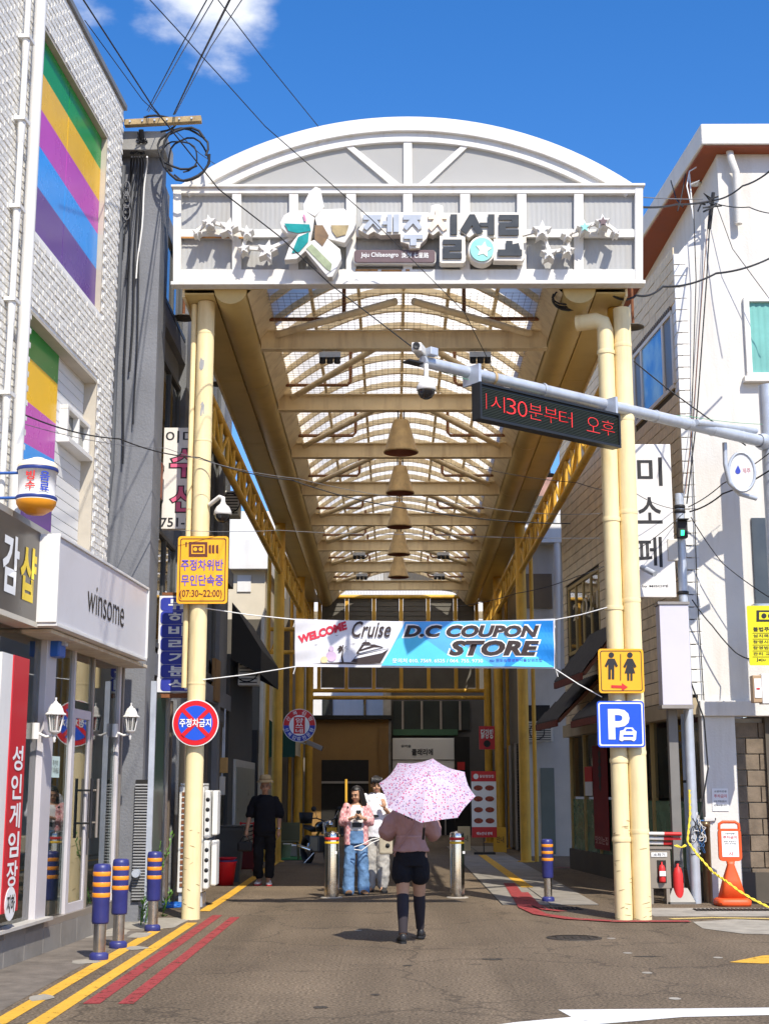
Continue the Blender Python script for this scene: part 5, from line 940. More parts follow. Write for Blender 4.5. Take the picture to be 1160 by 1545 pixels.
t = thing('shop_lamp', 'grey hooded outdoor lamp beside the round restaurant sign', 'lamp', P(476, 1132, 40)); c = P(474, 1128, 40); b = MB(); b.obox(c + V((-.25, 0, .1)), V((.45, -.1, -.2)), V((0, .5, 0)), V((.05, 0, .12))); b.build('hood', M_ALU, t, .01); MB().tube([c + V((-.25, .2, .1)), c + V((-.6, .4, .2))], .02, 6).build('arm', M_GALV, t)
# ================================================================== bollards
M_BLU = mat('navy_bollard_rubber', (.030, .035, .17), .4, 0, .15, 8, .1, 40, .45, .25, (.12, .11, .12), 3); M_ORG = mat('orange_reflective_band', (.85, .30, .02), .35, 0, .1, 10, 0, 30, .5, .25, (.4, .2, .06), 4, False)
bl = thing('bollard', 'navy blue bollard with three orange bands, nearest of the three before the shop glass', 'bollard', G(149, 1449), group='blue bollards with orange bands')
MB().lathe([(.06, 0), (.06, .36)], (0, 0, 0), 22).build('steel_tube', M_STEEL, bl, local=True); MB().lathe([(.062, .075), (.085, .062), (.093, .045), (.093, .012), (.088, 0)], (0, 0, 0), 24).build('foot_ring', M_BLU, bl, local=True)
MB().lathe([(.06, .34), (.078, .34), (.083, .36), (.083, .55), (.086, .56), (.086, .86), (.08, .895), (.06, .905), (0, .908)], (0, 0, 0), 26).build('sleeve', M_BLU, bl, local=True)
for z in (.59, .69, .79): MB().lathe([(.0865, z), (.0885, z + .004), (.0885, z + .038), (.0865, z + .042)], (0, 0, 0), 26).build('orange_band', M_ORG, bl, local=True)
for q, lb in (((178, 1431), 'navy blue bollard with three orange bands, middle of the three before the shop glass'), ((230, 1405), 'navy blue bollard with three orange bands, beside the cream column and white cabinet'), ((827, 1361), 'navy blue bollard with three orange bands, standing in the red kerb curve')): dup(bl, G(*q), random.uniform(0, 3), lb)
sb = thing('bollard', 'polished steel bollard with red and yellow bands in front of the young couple', 'bollard', G(500, 1355), group='polished steel bollards across the arcade')
M_POL = mat('polished_steel', (.72, .69, .64), .12, 1., .05, 12, 0, 30, .5, .1, (.3, .26, .2), 2)
MB().lathe([(.112, 0), (.112, .93), (.108, .965), (.09, .985), (.03, .99), (.03, 1.0), (0, 1.002)], (0, 0, 0), 30).build('tube', M_POL, sb, local=True); MB().lathe([(.17, .0), (.165, .012), (.112, .014)], (0, 0, 0), 24).build('collar', M_CONC, sb, local=True)
MB().lathe([(.112, .865), (.1145, .868), (.1145, .905), (.112, .908)], (0, 0, 0), 30).build('red_band', M_RTXT, sb, local=True); MB().lathe([(.112, .81), (.1145, .813), (.1145, .84), (.112, .843)], (0, 0, 0), 30).build('yellow_band', mat('yellow_band', (.85, .52, .02), .4), sb, local=True)
MB().box((.05, -.108, .66), (.085, -.1, .70)).build('sticker', M_WTXT, sb, local=True); dup(sb, G(690, 1355), .4, 'polished steel bollard with red and yellow bands right of the umbrella')
# ================================================================== road signs on the columns
def plate(name, label, cat, x0, y0, x1, y1, Y, m, r=.05, rot=0., border=None):
    q = pbox(x0, y0, x1, y1, Y); t = thing(name, label, cat, P((x0 + x1) / 2, y1, Y)); MB().prism(rrect(*q, r), .012, (0, Y + .012, 0)).build('plate', m, t)
    if border:
        col, ins, wd = border; a = rrect(q[0] + ins, q[1] + ins, q[2] - ins, q[3] - ins, r * .7); b = rrect(q[0] + ins + wd, q[1] + ins + wd, q[2] - ins - wd, q[3] - ins - wd, r * .6); k = len(a); mb = MB()
        mb.add([(x, Y - .003, z) for x, z in a + b], [(i, (i + 1) % k, k + (i + 1) % k, k + i) for i in range(k)]); mb.build('border_line', col, t)
    for f in (.28, .72): z = q[1] + (q[3] - q[1]) * f; MB().box((q[0] + .1, Y + .013, z - .02), (q[2] - .1, Y + .06, z + .02)).build('clamp', M_GALV, t)
    return t, q
def ptext(t, s, x0, y0, x1, y1, Y, m, bold=.015, **k): return text(s, (0, Y, 0), X3, Z3, pbox(x0, y0, x1, y1, Y), m, t, .005, bold, **k)
def pshape(t, pts, Y, m, name, off=.004): return MB().prism(pxy(pts, Y), .003, (0, Y, 0), off=off).build(name, m, t)
M_SY = mat('amber_sign_sheet', (.90, .43, .012), .35, 0, .05, 1, 0, 20, .5, .15, (.6, .28, .02), .8)
t, q = plate('parking_notice', 'amber camera enforcement notice with blue Korean text on the left column', 'sign', 266, 809, 345, 911, 18.46, M_SY, .04, border=(mat('maroon_ink', (.12, .03, .02), .5), .03, .012))
for s, y in (('주정차위반', 844), ('무인단속중', 867)): ptext(t, s, 273, y, 337, y + 17, 18.46, mat('violet_blue_ink', (.12, .08, .45), .5), .02)
ptext(t, '(07:30~22:00)', 271, 890, 335, 904, 18.46, mat('maroon_ink', (.12, .03, .02)), .012)
K = mat('maroon_ink', (.12, .03, .02))
pshape(t, [(285, 818), (313, 818), (313, 840), (285, 840)], 18.46, K, 'camera_icon'); pshape(t, [(289, 822), (309, 822), (309, 836), (289, 836)], 18.46, M_SY, 'camera_icon_window', .008); pshape(t, [(291, 824), (307, 824), (307, 834), (291, 834)], 18.46, K, 'camera_icon_window', .012)
for x in (295, 303): pshape(t, arcpts(x, 829, 3, 0, 6.283, 12)[:-1], 18.46, M_SY, 'reel', .016)
for x in (315, 320, 326): pshape(t, [(x, 823), (x + 3.5, 822), (x + 3.5, 835), (x, 834)], 18.46, K, 'lens_bar')
pshape(t, [(280, 818), (282, 818), (282, 825), (280, 825)], 18.46, K, 'lens_bar')
t = thing('no_parking_sign', 'round red and blue no parking sign on the left column', 'sign', P(296, 1126, 18.44)); Y = 18.44; c = P(295, 1091, Y); r = .302
M_SR = mat('sign_red', (.66, .012, .02), .35, 0, .05, 1); M_SB = mat('sign_blue', (.015, .09, .62), .35, 0, .05, 1)
f = (c.x, c.z); MB().prism(arcpts(*f, r, 0, 6.283, 48)[:-1], .012, (0, Y + .012, 0)).build('white_rim', M_WTXT, t); MB().prism(arcpts(*f, r * .955, 0, 6.283, 48)[:-1], .003, (0, Y, 0), off=.002).build('red_disc', M_SR, t); MB().prism(arcpts(*f, r * .74, 0, 6.283, 48)[:-1], .003, (0, Y, 0), off=.006).build('blue_disc', M_SB, t)
for s in (1, -1):
    d = V((s, 0, 1)).normalized(); n_ = V((-d.z, 0, d.x)); L_ = r * .77; w2 = .026; b = MB().prism([(f[0] + d.x * k * L_ + n_.x * j * w2, f[1] + d.z * k * L_ + n_.z * j * w2) for k, j in ((-1, -1), (1, -1), (1, 1), (-1, 1))], .003, (0, Y, 0), off=.0105 + (.002 if s > 0 else 0)); b.build('red_bar', M_SR, t)
text('주정차금지', (0, Y, 0), X3, Z3, (f[0] - r * .68, f[1] - .055, f[0] + r * .68, f[1] + .055), M_WTXT, t, .02, .02)
MB().box((f[0] - .1, Y + .013, f[1] - .02), (f[0] + .12, Y + .07, f[1] + .02)).build('clamp', M_GALV, t)
t, q = plate('restroom_sign', 'orange restroom sign with man and woman pictograms and red arrow', 'sign', 904, 979, 970, 1046, 18.44, M_SY, .04, border=(M_INK, .025, .01))
for x, sk in ((922, False), (950, True)):
    pshape(t, arcpts(x, 988.5, 4.2, 0, 6.283, 14)[:-1], 18.44, M_INK, 'figure_head')
    if not sk: pshape(t, [(x - 5, 994), (x + 5, 994), (x + 10, 1005), (x + 7, 1007), (x + 4.5, 1002), (x + 4.5, 1025), (x + .8, 1025), (x + .8, 1010), (x - .8, 1010), (x - .8, 1025), (x - 4.5, 1025), (x - 4.5, 1002), (x - 7, 1007), (x - 10, 1005)], 18.44, M_INK, 'figure_body')
    else: pshape(t, [(x - 4, 994), (x + 4, 994), (x + 10, 1006), (x + 7, 1008), (x + 4, 1002), (x + 8, 1016), (x + 4, 1016), (x + 4, 1027), (x + .8, 1027), (x + .8, 1016), (x - .8, 1016), (x - .8, 1027), (x - 4, 1027), (x - 4, 1016), (x - 8, 1016), (x - 4, 1002), (x - 7, 1008), (x - 10, 1006)], 18.44, M_INK, 'figure_body')
pshape(t, [(935.6, 987), (936.6, 987), (936.6, 1027), (935.6, 1027)], 18.44, M_INK, 'divider'); pshape(t, [(922, 1034), (938, 1034.5), (938, 1031), (947, 1037), (938, 1042.5), (938, 1038.5), (922, 1038)], 18.44, M_RTXT, 'arrow')
t, q = plate('parking_sign', 'blue square parking sign with white P and car symbol', 'sign', 902, 1058, 971, 1128, 18.42, M_SB, .04, border=(M_WTXT, .018, .018))
ptext(t, 'P', 918, 1070, 949, 1116, 18.42, M_WTXT, .03)
pshape(t, [(935, 1103), (940, 1102), (943, 1098), (954, 1098), (957, 1102), (960, 1104), (959, 1116), (956, 1119), (952, 1117), (941, 1117), (938, 1119), (934, 1117)], 18.42, M_WTXT, 'car_symbol', .008); pshape(t, [(943, 1103.5), (945, 1100), (952, 1100), (954.5, 1103.5)], 18.42, M_SB, 'car_symbol_window', .012); pshape(t, [(940, 1109), (955, 1109), (955, 1112), (940, 1112)], 18.42, M_SB, 'car_symbol_window', .012)
# ================================================================== cctv dome on the left column
def dome(c, label, name='dome_camera', arm=None):
    t = thing(name, label, 'camera', c - Z3 * .15); MB().lathe([(0, .17), (.03, .17), (.04, .14), (.085, .10), (.115, .04), (.12, 0), (.11, -.01)], c, 24).build('housing', M_WHT, t); MB().lathe([(.105, -.008), (.1, -.05), (.07, -.095), (.03, -.115), (0, -.118)], c, 24).build('dome', mat('black_dome', (.012, .012, .014), .08, 0, .1, 4, 0, 20, .7), t)
    if arm: MB().tube(arm, .03, 10).build('arm', M_WHT, t)
    return t
c = P(336, 776, 18.4); dome(c, 'white dome camera on a bracket beside the left column', arm=[c + Z3 * .16, c + Z3 * .22, c + V((-.05, .05, .25)), c + V((-.2, .15, .16))])
# ================================================================== LED message board on a mast arm
M_EMR = mat('red_led', (.9, .03, .03), .5, emit=.12)
tip, root = P(637, 545, 16.3), P(1163, 684, 20.5); root.z = tip.z + .02; D = (root - tip).normalized(); DN = D.cross(Z3); DN = DN if DN.y < 0 else -DN
MA = thing('mast_arm', 'grey steel mast with long horizontal arm reaching over the street', 'mast', (root.x, root.y, 0))
MB().tube([(root.x, root.y, 0), (root.x, root.y, root.z + .9)], .135, 20).build('pole', M_GALV, MA); MB().tube([tip, tip + (root - tip) * .5, root], [.07, .078, .088], 18).build('arm', M_GALV, MA)
for k in (.12, .17, .3, .62, .72, .80, .9): p = tip + (root - tip) * k; MB().lathe([(.0845, -.02), (.092, 0), (.0845, .02)], p, 18, axis=D).build('arm_band', M_GALV if k != .17 else mat('tan_tape', (.5, .35, .18), .6), MA)
MB().lathe([(.10, -.1), (.13, 0), (.10, .1)], root - D * .18, 16, axis=D).build('flange', M_GALV, MA); a = P(1050, 637, 19.3); MB().tube([a, P(1140, 650, 20.35)], .045, 12).build('brace', M_GALV, MA)
p1 = P(1093, 668, 20.0); MB().tube([p1, P(1094, 700, 20.0), P(1100, 728, 20.0), P(1115, 745, 20.1), P(1140, 752, 20.3)], .035, 10).build('sign_bracket', M_GALV, MA)
t = thing('round_plate', 'round clear plate in a grey ring with a blue drop logo on the mast', 'sign', P(1120, 740, 20.05)); c = P(1119, 712, 20.02); rr = [(c.x + .19 * math.cos(x * .2618), 20.02, c.z + .29 * math.sin(x * .2618)) for x in range(25)]; MB().tube(rr, .022, 8, caps=False).build('ring', M_GALV, t); MB().prism([(p[0], p[2]) for p in rr[:-1]], .01, (0, 20.03, 0)).build('disc', mat('pale_disc', (.68, .68, .68), .3), t)
pshape(t, arcpts(1113, 711, 4, 0, 6.283, 14)[:-1] , 20.02, M_BTXT, 'drop_logo'); pshape(t, [(1109.5, 709), (1113, 702), (1116.5, 709)], 20.02, M_BTXT, 'drop_logo', .006); ptext(t, '제주', 1120, 706, 1132, 714, 20.02, mat('pale_red_print', (.6, .3, .3)), .01)
LEDO = tip + DN * .22
def LEDP(px, py): p = PL(px, py, LEDO, DN); return ((p - LEDO).dot(D), p.z - LEDO.z)
l0, l1 = LEDP(722, 605)[0], LEDP(934, 650)[0]; zt_ = (LEDP(722, 577)[1] + LEDP(933, 625)[1]) / 2; zb = (LEDP(724, 634)[1] + LEDP(935, 676)[1]) / 2
LD = thing('message_board', 'black LED message board with red Korean scrolling text on the mast arm', 'display', LEDO + D * ((l0 + l1) / 2) + Z3 * zb)
MB().obox(LEDO + D * l0 + Z3 * zb, D * (l1 - l0), Z3 * (zt_ - zb), DN * -.13).build('case', mat('black_case', (.018, .019, .02), .4), LD, .008)
fr = MB()
for a0, a1, b0, b1 in ((l0, l1, zb, zb + .035), (l0, l1, zt_ - .03, zt_), (l0, l0 + .03, zb + .035, zt_ - .03), (l1 - .03, l1, zb + .035, zt_ - .03)): fr.obox(LEDO + D * a0 + Z3 * b0 + DN * .001, D * (a1 - a0), Z3 * (b1 - b0), DN * .03)
fr.build('frame', mat('black_case', (.018, .019, .02)), LD)
for k in range(18): z = zb + .05 + k * (zt_ - zb - .1) / 18; MB().obox(LEDO + D * (l0 + .035) + Z3 * z + DN * .001, D * (l1 - l0 - .07), Z3 * .006, DN * .012).build('led_row', mat('led_louvre', (.035, .045, .03), .6), LD)
DU = D if D.cross(Z3).dot(DN) > 0 else -D
wid = l1 - l0; _cw = (wid - .1) / 9.4; _xs = 0.
for ch_, cw_ in (('1', .5), ('시', 1), ('3', .75), ('0', .75), ('분', 1.05), ('부', 1.05), ('터', 1.05), (' ', .9), ('오', 1.1), ('후', 1.1)):
    if ch_ != ' ': text(ch_, LEDO, D, Z3, (l0 + .05 + _xs * _cw + (.06 if ch_ == '1' else .015), zb + .14, l0 + .05 + (_xs + cw_) * _cw - (.06 if ch_ == '1' else .015), zt_ - .13), M_EMR, LD, .016, -.02)
    _xs += cw_
for a in (l0 + .01, l1 - .05): MB().obox(LEDO + D * a + Z3 * (zt_ - .002), D * .04, Z3 * (tip.z + .06 - (LEDO.z + zt_)), DN * -.3).build('hanger', M_GALV, LD)
c = P(643, 588, 16.25); dome(c, 'white dome camera hanging under the mast arm tip', arm=[c + Z3 * .16, V((c.x, c.y, tip.z - .05))])
t = thing('bullet_camera', 'white box camera on a plate at the mast arm tip', 'camera', P(640, 535, 16.2)); c = P(628, 523, 16.15); MB().obox(c + V((-.06, 0, -.05)), V((.12, 0, 0)), V((.08, .3, 0)), Z3 * .11).build('body', M_WHT, t, .012); MB().lathe([(.04, 0), (.045, .03), (.035, .03), (0, .02)], c + V((0, -.005, .005)), 18, axis=(0, -1, 0)).build('lens', M_BLK, t)
MB().obox(P(618, 541, 16.15), D * .38, DN * -.14, Z3 * -.02).build('plate', M_BLK, t); MB().obox(P(650, 534, 16.2), D * .12, DN * -.1, Z3 * .1).build('junction_box', M_GALV, t, .01)
# yellow notice and wifi box on the mast
M_SYL = mat('lemon_sign_sheet', (.80, .72, .01), .4, 0, .05, 1)
t, q = plate('parking_notice', 'lemon yellow enforcement notice with camera icon on the mast', 'sign', 1131, 914, 1205, 1004, 20.28, M_SYL, .02)
Y = 20.28; pshape(t, [(1141, 921), (1175, 921), (1175, 938), (1141, 938)], Y, M_INK, 'camera_icon'); pshape(t, [(1145, 924), (1171, 924), (1171, 935), (1145, 935)], Y, M_SYL, 'camera_icon_window', .008)
for x in (1152, 1162): pshape(t, arcpts(x, 929.5, 4, 0, 6.283, 12)[:-1], Y, M_INK, 'reel', .012)
ptext(t, '불법주정차 단속', 1136, 946, 1196, 953, Y, M_INK, .02)
for i, s in enumerate(('설치목적 불법', '촬영시간 24시', '촬영범위 이면', '관리 교통행정')): ptext(t, s, 1136, 957 + i * 9, 1186, 962 + i * 9, Y, M_INK, .012)
for k in range(5): pshape(t, [(1135, 955 + k * 9), (1200, 955 + k * 9), (1200, 955.5 + k * 9), (1135, 955.5 + k * 9)], Y, M_INK, 'rule_line', .003)
ptext(t, 'Jeju  제주시', 1141, 992, 1185, 999, Y, M_INK, .01)
t = thing('wifi_box', 'tan and white wifi box strapped to the mast', 'box', P(1150, 1060, 20.3)); q = pbox(1137, 1019, 1150, 1060, 20.25); MB().box((q[0], 20.25, q[1]), (q[2], 20.42, q[3])).build('front', mat('tan_case', (.42, .28, .16), .5), t, .008); q2 = pbox(1150, 1017, 1172, 1062, 20.25); MB().box((q2[0] + .002, 20.24, q2[1]), (q2[2], 20.45, q2[3])).build('case', M_WHT, t, .01)
q3 = pbox(1139, 1024, 1148, 1053, 20.24); MB().box((q3[0], 20.24, q3[1]), (q3[2], 20.249, q3[3])).build('label_plate', M_WTXT, t)
for r_ in (.018, .03, .042): b = MB(); cx, cz = (q3[0] + q3[2]) / 2, q3[1] + .1; a = arcpts(cx, cz, r_, rad(40), rad(140), 8); b.add([(x, 20.236, z) for x, z in a] + [(cx + (x - cx) * .75, 20.236, cz + (z - cz) * .75) for x, z in a], [(i, i + 1, 9 + i + 1, 9 + i) for i in range(8)]); b.build('wifi_arc', M_RTXT, t)
# ================================================================== corner of the white building: signs, signal, posts
t = thing('projecting_sign', 'tall white projecting sign with black Korean letters on the tiled wall', 'sign', P(985, 900, 21.1)); Y = 21.1; b0 = pbox(957, 670, 1011, 901, Y); MB().box((b0[0] - .15, Y, b0[1]), (b0[2], Y + .16, b0[3])).build('panel', mat('white_sign_face', (.76, .74, .71), .4, 0, .03, 1, 0, 20, .4, .12), t, .008)
for s, y0, y1 in (('미', 690, 733), ('소', 750, 790), ('페', 810, 856)): text(s, (0, Y, 0), X3, Z3, pbox(962, y0, 998, y1, Y), M_INK, t, .005, .012)
text('É by MISOPÉ', (0, Y, 0), X3, Z3, pbox(962, 882, 1008, 887, Y), M_INK, t, .005, .004)
t = thing('bullet_camera', 'grey bullet camera fixed low on the tall white projecting sign', 'camera', P(980, 862, 20.9)); MB().tube([P(968, 856, 20.95), P(988, 866, 20.75)], .045, 12).build('body', M_GALV, t); MB().tube([P(972, 858, 21.09), P(974, 860, 20.93)], .02, 8).build('bracket', M_GALV, t)
t = thing('lightbox_sign', 'blank lavender white lightbox sign standing out from the building corner', 'sign', P(1018, 1066, 20.9)); b0 = pbox(1000, 912, 1038, 1064, 20.85); MB().box((b0[0], 20.85, b0[1]), (b0[2], 21.15, b0[3])).build('face', mat('lavender_face', (.62, .60, .68), .4, 0, .03, 1), t, .01); MB().box((b0[0] - .02, 20.83, b0[3]), (b0[2] + .02, 21.17, b0[3] + .04)).build('top_frame', M_ALU, t); MB().box((b0[0] - .02, 20.83, b0[1] - .05), (b0[2] + .02, 21.17, b0[1])).build('bottom_frame', M_ALU, t)
up = P(1028, 830, 21.25); t = thing('utility_pole', 'slim weathered pole with clamps and cables at the tiled building corner', 'pole', (up.x, 21.25, 0)); MB().tube([(up.x, 21.25, 0), (up.x, 21.25, P(1026, 745, 21.25).z)], [.075, .066], 14).build('shaft', M_GALV, t)
for y in (765, 772, 895): z = P(1027, y, 21.25).z; MB().lathe([(.068, -.03), (.085, -.02), (.085, .02), (.068, .03)], (up.x, 21.25, z), 12).build('clamp', M_BLK, t)
t = thing('signal_lamp', 'small black signal lamp showing a green figure', 'signal', P(1030, 812, 21.1)); q = pbox(1023, 785, 1037, 811, 21.05); MB().box((q[0], 21.05, q[1]), (q[2], 21.17, q[3])).build('housing', M_BLK, t, .012); MB().obox(V((q[0] - .005, 20.95, q[3])), V((q[2] - q[0] + .01, 0, 0)), V((0, .12, 0)), Z3 * .012).build('visor', M_BLK, t); pshape(t, [(1027, 800), (1032, 800), (1032, 808), (1027, 808)], 21.05, mat('green_signal', (.03, .8, .35), .5, emit=2.), 'green_light')
t = thing('terminal_box', 'cream terminal box on the slim corner pole', 'box', P(1015, 845, 21.1)); q = pbox(1008, 813, 1022, 846, 21.08); MB().box((q[0], 21.08, q[1]), (q[2], 21.2, q[3])).build('case', M_IV, t, .01)
for k in range(3): MB().tube([(q[0] + .03 + k * .04, 21.14, q[1]), (q[0] + .05 + k * .05, 21.16, q[1] - .25)], .008, 6).build('cable', M_CABLE, t)
b0 = P(1024, 1350, 21.3); t = thing('sign_post', 'grey square steel post with flared base carrying the lightbox sign', 'post', (b0.x, 21.3, 0)); MB().box((b0.x - .07, 21.23, .2), (b0.x + .07, 21.37, P(1020, 1068, 21.3).z)).build('shaft', mat('grey_post', (.20, .19, .175), .5, .2, .1, 3), t, .006); b = MB(); b.loft([[V((b0.x + x * s, 21.3 + y * s, z)) for x, y in ((-1, -1), (1, -1), (1, 1), (-1, 1))] for s, z in ((.2, 0), (.2, .03), (.11, .22))], sm=False); b.build('flared_base', mat('grey_post', (.2, .19, .175)), t)
p = P(1035, 1200, 21.42); t = thing('cable_duct', 'pale blue cable duct pipe running up beside the grey post', 'pipe', (p.x, 21.42, .1)); MB().tube([(p.x + .1, 21.42, 0), (p.x + .03, 21.42, .25), (p.x, 21.42, .5), (p.x, 21.42, 2.75)], .035, 12).build('pipe', mat('pale_blue_pipe', (.42, .5, .62), .5), t); MB().lathe([(.036, -.02), (.045, 0), (.036, .02)], (p.x, 21.42, 1.75), 12).build('clip', M_BLK, t)
p = G(1069, 1362); t = thing('pipe_bollard', 'brown steel pipe bollard with a small white camera on top', 'bollard', p); MB().lathe([(.068, 0), (.068, 1.08), (.075, 1.08), (.075, 1.16), (0, 1.165)], p, 18).build('tube', mat('brown_steel', (.24, .16, .085), .3, .6, .2, 4), t); MB().obox(p + V((-.02, -.05, 1.165)), V((.15, -.03, .01)), V((0, .06, 0)), Z3 * .06).build('camera', M_WHT, t, .008); MB().lathe([(.02, 0), (.02, .02), (0, .02)], p + V((.13, -.05, 1.2)), 10, axis=(.9, -.2, 0)).build('lens', M_BLK, t)
# orange no-parking stand
p = G(1105, 1367); t = thing('warning_stand', 'orange plastic no parking stand with white notice panel', 'sign stand', p); M_OP = mat('orange_stand_plastic', (.78, .10, .02), .45, 0, .1, 4, .05, 30, .4, .3, (.4, .08, .03), 3, False)
b = MB()
def ring(w_, d, z, r=.35, n=20): return [V((p.x + w_ * math.copysign(abs(math.cos(a)) ** r, math.cos(a)), p.y + d * math.copysign(abs(math.sin(a)) ** r, math.sin(a)), z)) for a in [2 * math.pi * i / n for i in range(n)]]
b.loft([ring(.235, .2, 0), ring(.245, .21, .03), ring(.245, .21, .08), ring(.2, .17, .11)]); b.build('foot', M_OP, t); b = MB(); b.loft([ring(.19, .15, .11, .5), ring(.12, .1, .36, .5), ring(.05, .05, .57, .6), ring(.06, .05, .62, .6)]); b.build('cone', M_OP, t)
pz = .62; fr = MB(); o_ = rrect(p.x - .165, pz, p.x + .165, pz + .56, .07); i_ = rrect(p.x - .12, pz + .45, p.x + .12, pz + .515, .03); k = len(o_)
fr.prism(rrect(p.x - .165, pz, p.x + .165, pz + .455, .06), .06, (0, p.y + .03, 0)); fr.tube([(p.x - .145, p.y, pz + .44), (p.x - .14, p.y, pz + .52), (p.x - .09, p.y, pz + .55), (p.x + .09, p.y, pz + .55), (p.x + .14, p.y, pz + .52), (p.x + .145, p.y, pz + .44)], .022, 8); fr.build('panel_frame', M_OP, t)
MB().box((p.x - .12, p.y - .036, pz + .06), (p.x + .12, p.y - .031, pz + .42)).build('notice', M_WTXT, t)
for s, z0, z1, m, wd in (('소방차전용', .375, .40, M_INK, .07), ('주차금지', .315, .355, M_RTXT, .10), ('불법 주정차시', .265, .285, M_INK, .09), ('견인 조치됨', .235, .255, M_INK, .08), ('시', .08, .13, M_RTXT, .03)): text(s, (0, p.y - .036, 0), X3, Z3, (p.x - wd, pz + z0, p.x + wd, pz + z1), m, t, .003, .01)
q = pbox(1075, 1190, 1098, 1224, 21.43); t = thing('wall_notice', 'white paper notice with red heading on the white pillar', 'notice', P(1086, 1224, 21.43)); MB().box((q[0], 21.428, q[1]), (q[2], 21.434, q[3])).build('paper', M_WTXT, t)
for s, y0, y1, m in (('소방차전용', 1193, 1196, M_INK), ('주차금지', 1199, 1204, M_RTXT), ('이곳은 주차를 금합니다', 1208, 1211, M_INK), ('양해바랍니다', 1214, 1217, M_INK)): text(s, (0, 21.428, 0), X3, Z3, pbox(1077, y0, 1096, y1, 21.428), m, t, .003, .01)
# fire extinguisher cabinet and spare extinguisher, striped rails
p = P(998, 1355, 21.1); p.z = 0; t = thing('extinguisher_cabinet', 'grey steel fire extinguisher cabinet on legs', 'cabinet', p); M_CAB = mat('taupe_cabinet', (.30, .26, .21), .45, .2, .1, 3)
MB().box((p.x - .17, 21.1, .22), (p.x + .15, 21.34, .78)).build('case', M_CAB, t, .008); MB().box((p.x - .19, 21.08, .78), (p.x + .17, 21.36, .81)).build('roof', M_CAB, t); MB().box((p.x - .05, 21.092, .3), (p.x + .08, 21.098, .62)).build('window', M_DARK, t)
MB().lathe([(0, 0), (.045, 0), (.048, .02), (.048, .2), (.03, .24), (.012, .25), (.012, .29)], (p.x + .015, 21.075, .31), 14).build('extinguisher', M_RTXT, t); MB().box((p.x - .03, 21.02, .4), (p.x + .06, 21.03, .47)).build('tag_label', M_WTXT, t)
MB().box((p.x - .13, 21.09, .67), (p.x + .10, 21.098, .73)).build('title_plate', M_WTXT, t); text('소화기', (0, 21.09, 0), X3, Z3, (p.x - .1, .68, p.x + .07, .72), M_INK, t, .003, .01)
for x in (-.14, .1): MB().bar((p.x + x, 21.2, 0), (p.x + x, 21.2, .22), .05, .2, up=(0, 1, 0)).build('leg', M_CAB, t)
e = V((p.x + .27, 21.2, 0)); t = thing('fire_extinguisher', 'red fire extinguisher standing beside the grey cabinet', 'extinguisher', e); MB().lathe([(0, .02), (.07, .02), (.075, .05), (.075, .42), (.05, .5), (.02, .53), (.02, .57), (0, .57)], e, 16).build('cylinder', M_RTXT, t); MB().tube([e + V((0, 0, .55)), e + V((.06, -.03, .52)), e + V((.08, -.03, .3))], .012, 8).build('hose', M_BLK, t); MB().box(e + V((-.03, -.02, .57)), e + V((.06, .02, .61))).build('handle', M_BLK, t)
for i, z in enumerate((.86, .93, 1.0)):
    a, b_ = V((p.x - .32, 21.3 - i * .05, z)), V((p.x + .34, 21.3 - i * .05, z - .01)); t = thing('striped_rail', f'white plastic rail with red end, {("lowest", "middle", "topmost")[i]} of three above the extinguisher cabinet', 'rail', a, group='striped rails above the cabinet'); m_ = a + (b_ - a) * .62; MB().tube([a, m_], .026, 10).build('white_length', M_WHT, t); MB().tube([m_, b_], .027, 10).build('red_length', M_RTXT, t)
# yellow twisted rope, tangle of cables
t = thing('rope_chain', 'yellow plastic rope running from the grey post past the orange stand', 'rope', P(1040, 1190, 20.8)); M_ROP = mat('yellow_rope', (.85, .66, .06), .6, 0, .1, 20)
for l in ([(1040, 1192, 21.1), (1041, 1230, 21.1), (1037, 1270, 21.05), (1052, 1290, 20.9), (1075, 1316, 20.75), (1098, 1332, 20.42), (1115, 1345, 20.4), (1135, 1357, 20.4), (1165, 1372, 20.4)], [(1018, 1276, 21.0), (1028, 1279, 20.98), (1038, 1274, 21.0)]):
    pts = [P(*q) for q in l]; fine = []
    for i in range(len(pts) - 1):
        n = max(2, int((pts[i + 1] - pts[i]).length / .03))
        for k in range(n): fine.append(pts[i].lerp(pts[i + 1], k / n))
    for ph in (0, math.pi): MB().tube([q + V((math.cos(i * 1.1 + ph), 0, math.sin(i * 1.1 + ph))) * .011 for i, q in enumerate(fine)], .010, 6).build('strand', M_ROP, t)
t = thing('cable_tangle', 'tangle of loose white and blue cables hanging beside the grey post', 'cables', P(1052, 1300, 21.2)); c = P(1052, 1262, 21.2)
for k in range(16):
    r = random.Random(k); pts = [c + V((r.uniform(-.1, .1), r.uniform(-.05, .05), r.uniform(-.28, .28))) for _ in range(4)]; pts = [c + V((0, 0, .32))] + pts
    fine = [];  n = 22
    for i in range(n + 1):
        s = i / n * (len(pts) - 1); j = min(int(s), len(pts) - 2); u_ = s - j; u_ = u_ * u_ * (3 - 2 * u_); fine.append(pts[j].lerp(pts[j + 1], u_) + V((.03 * math.sin(i * .9 + k), 0, .02 * math.cos(i * .8))))
    MB().tube(fine, .006, 5).build('cable', [M_WHT, M_CABLE, mat('blue_cable', (.03, .12, .3), .5)][k % 3], t)
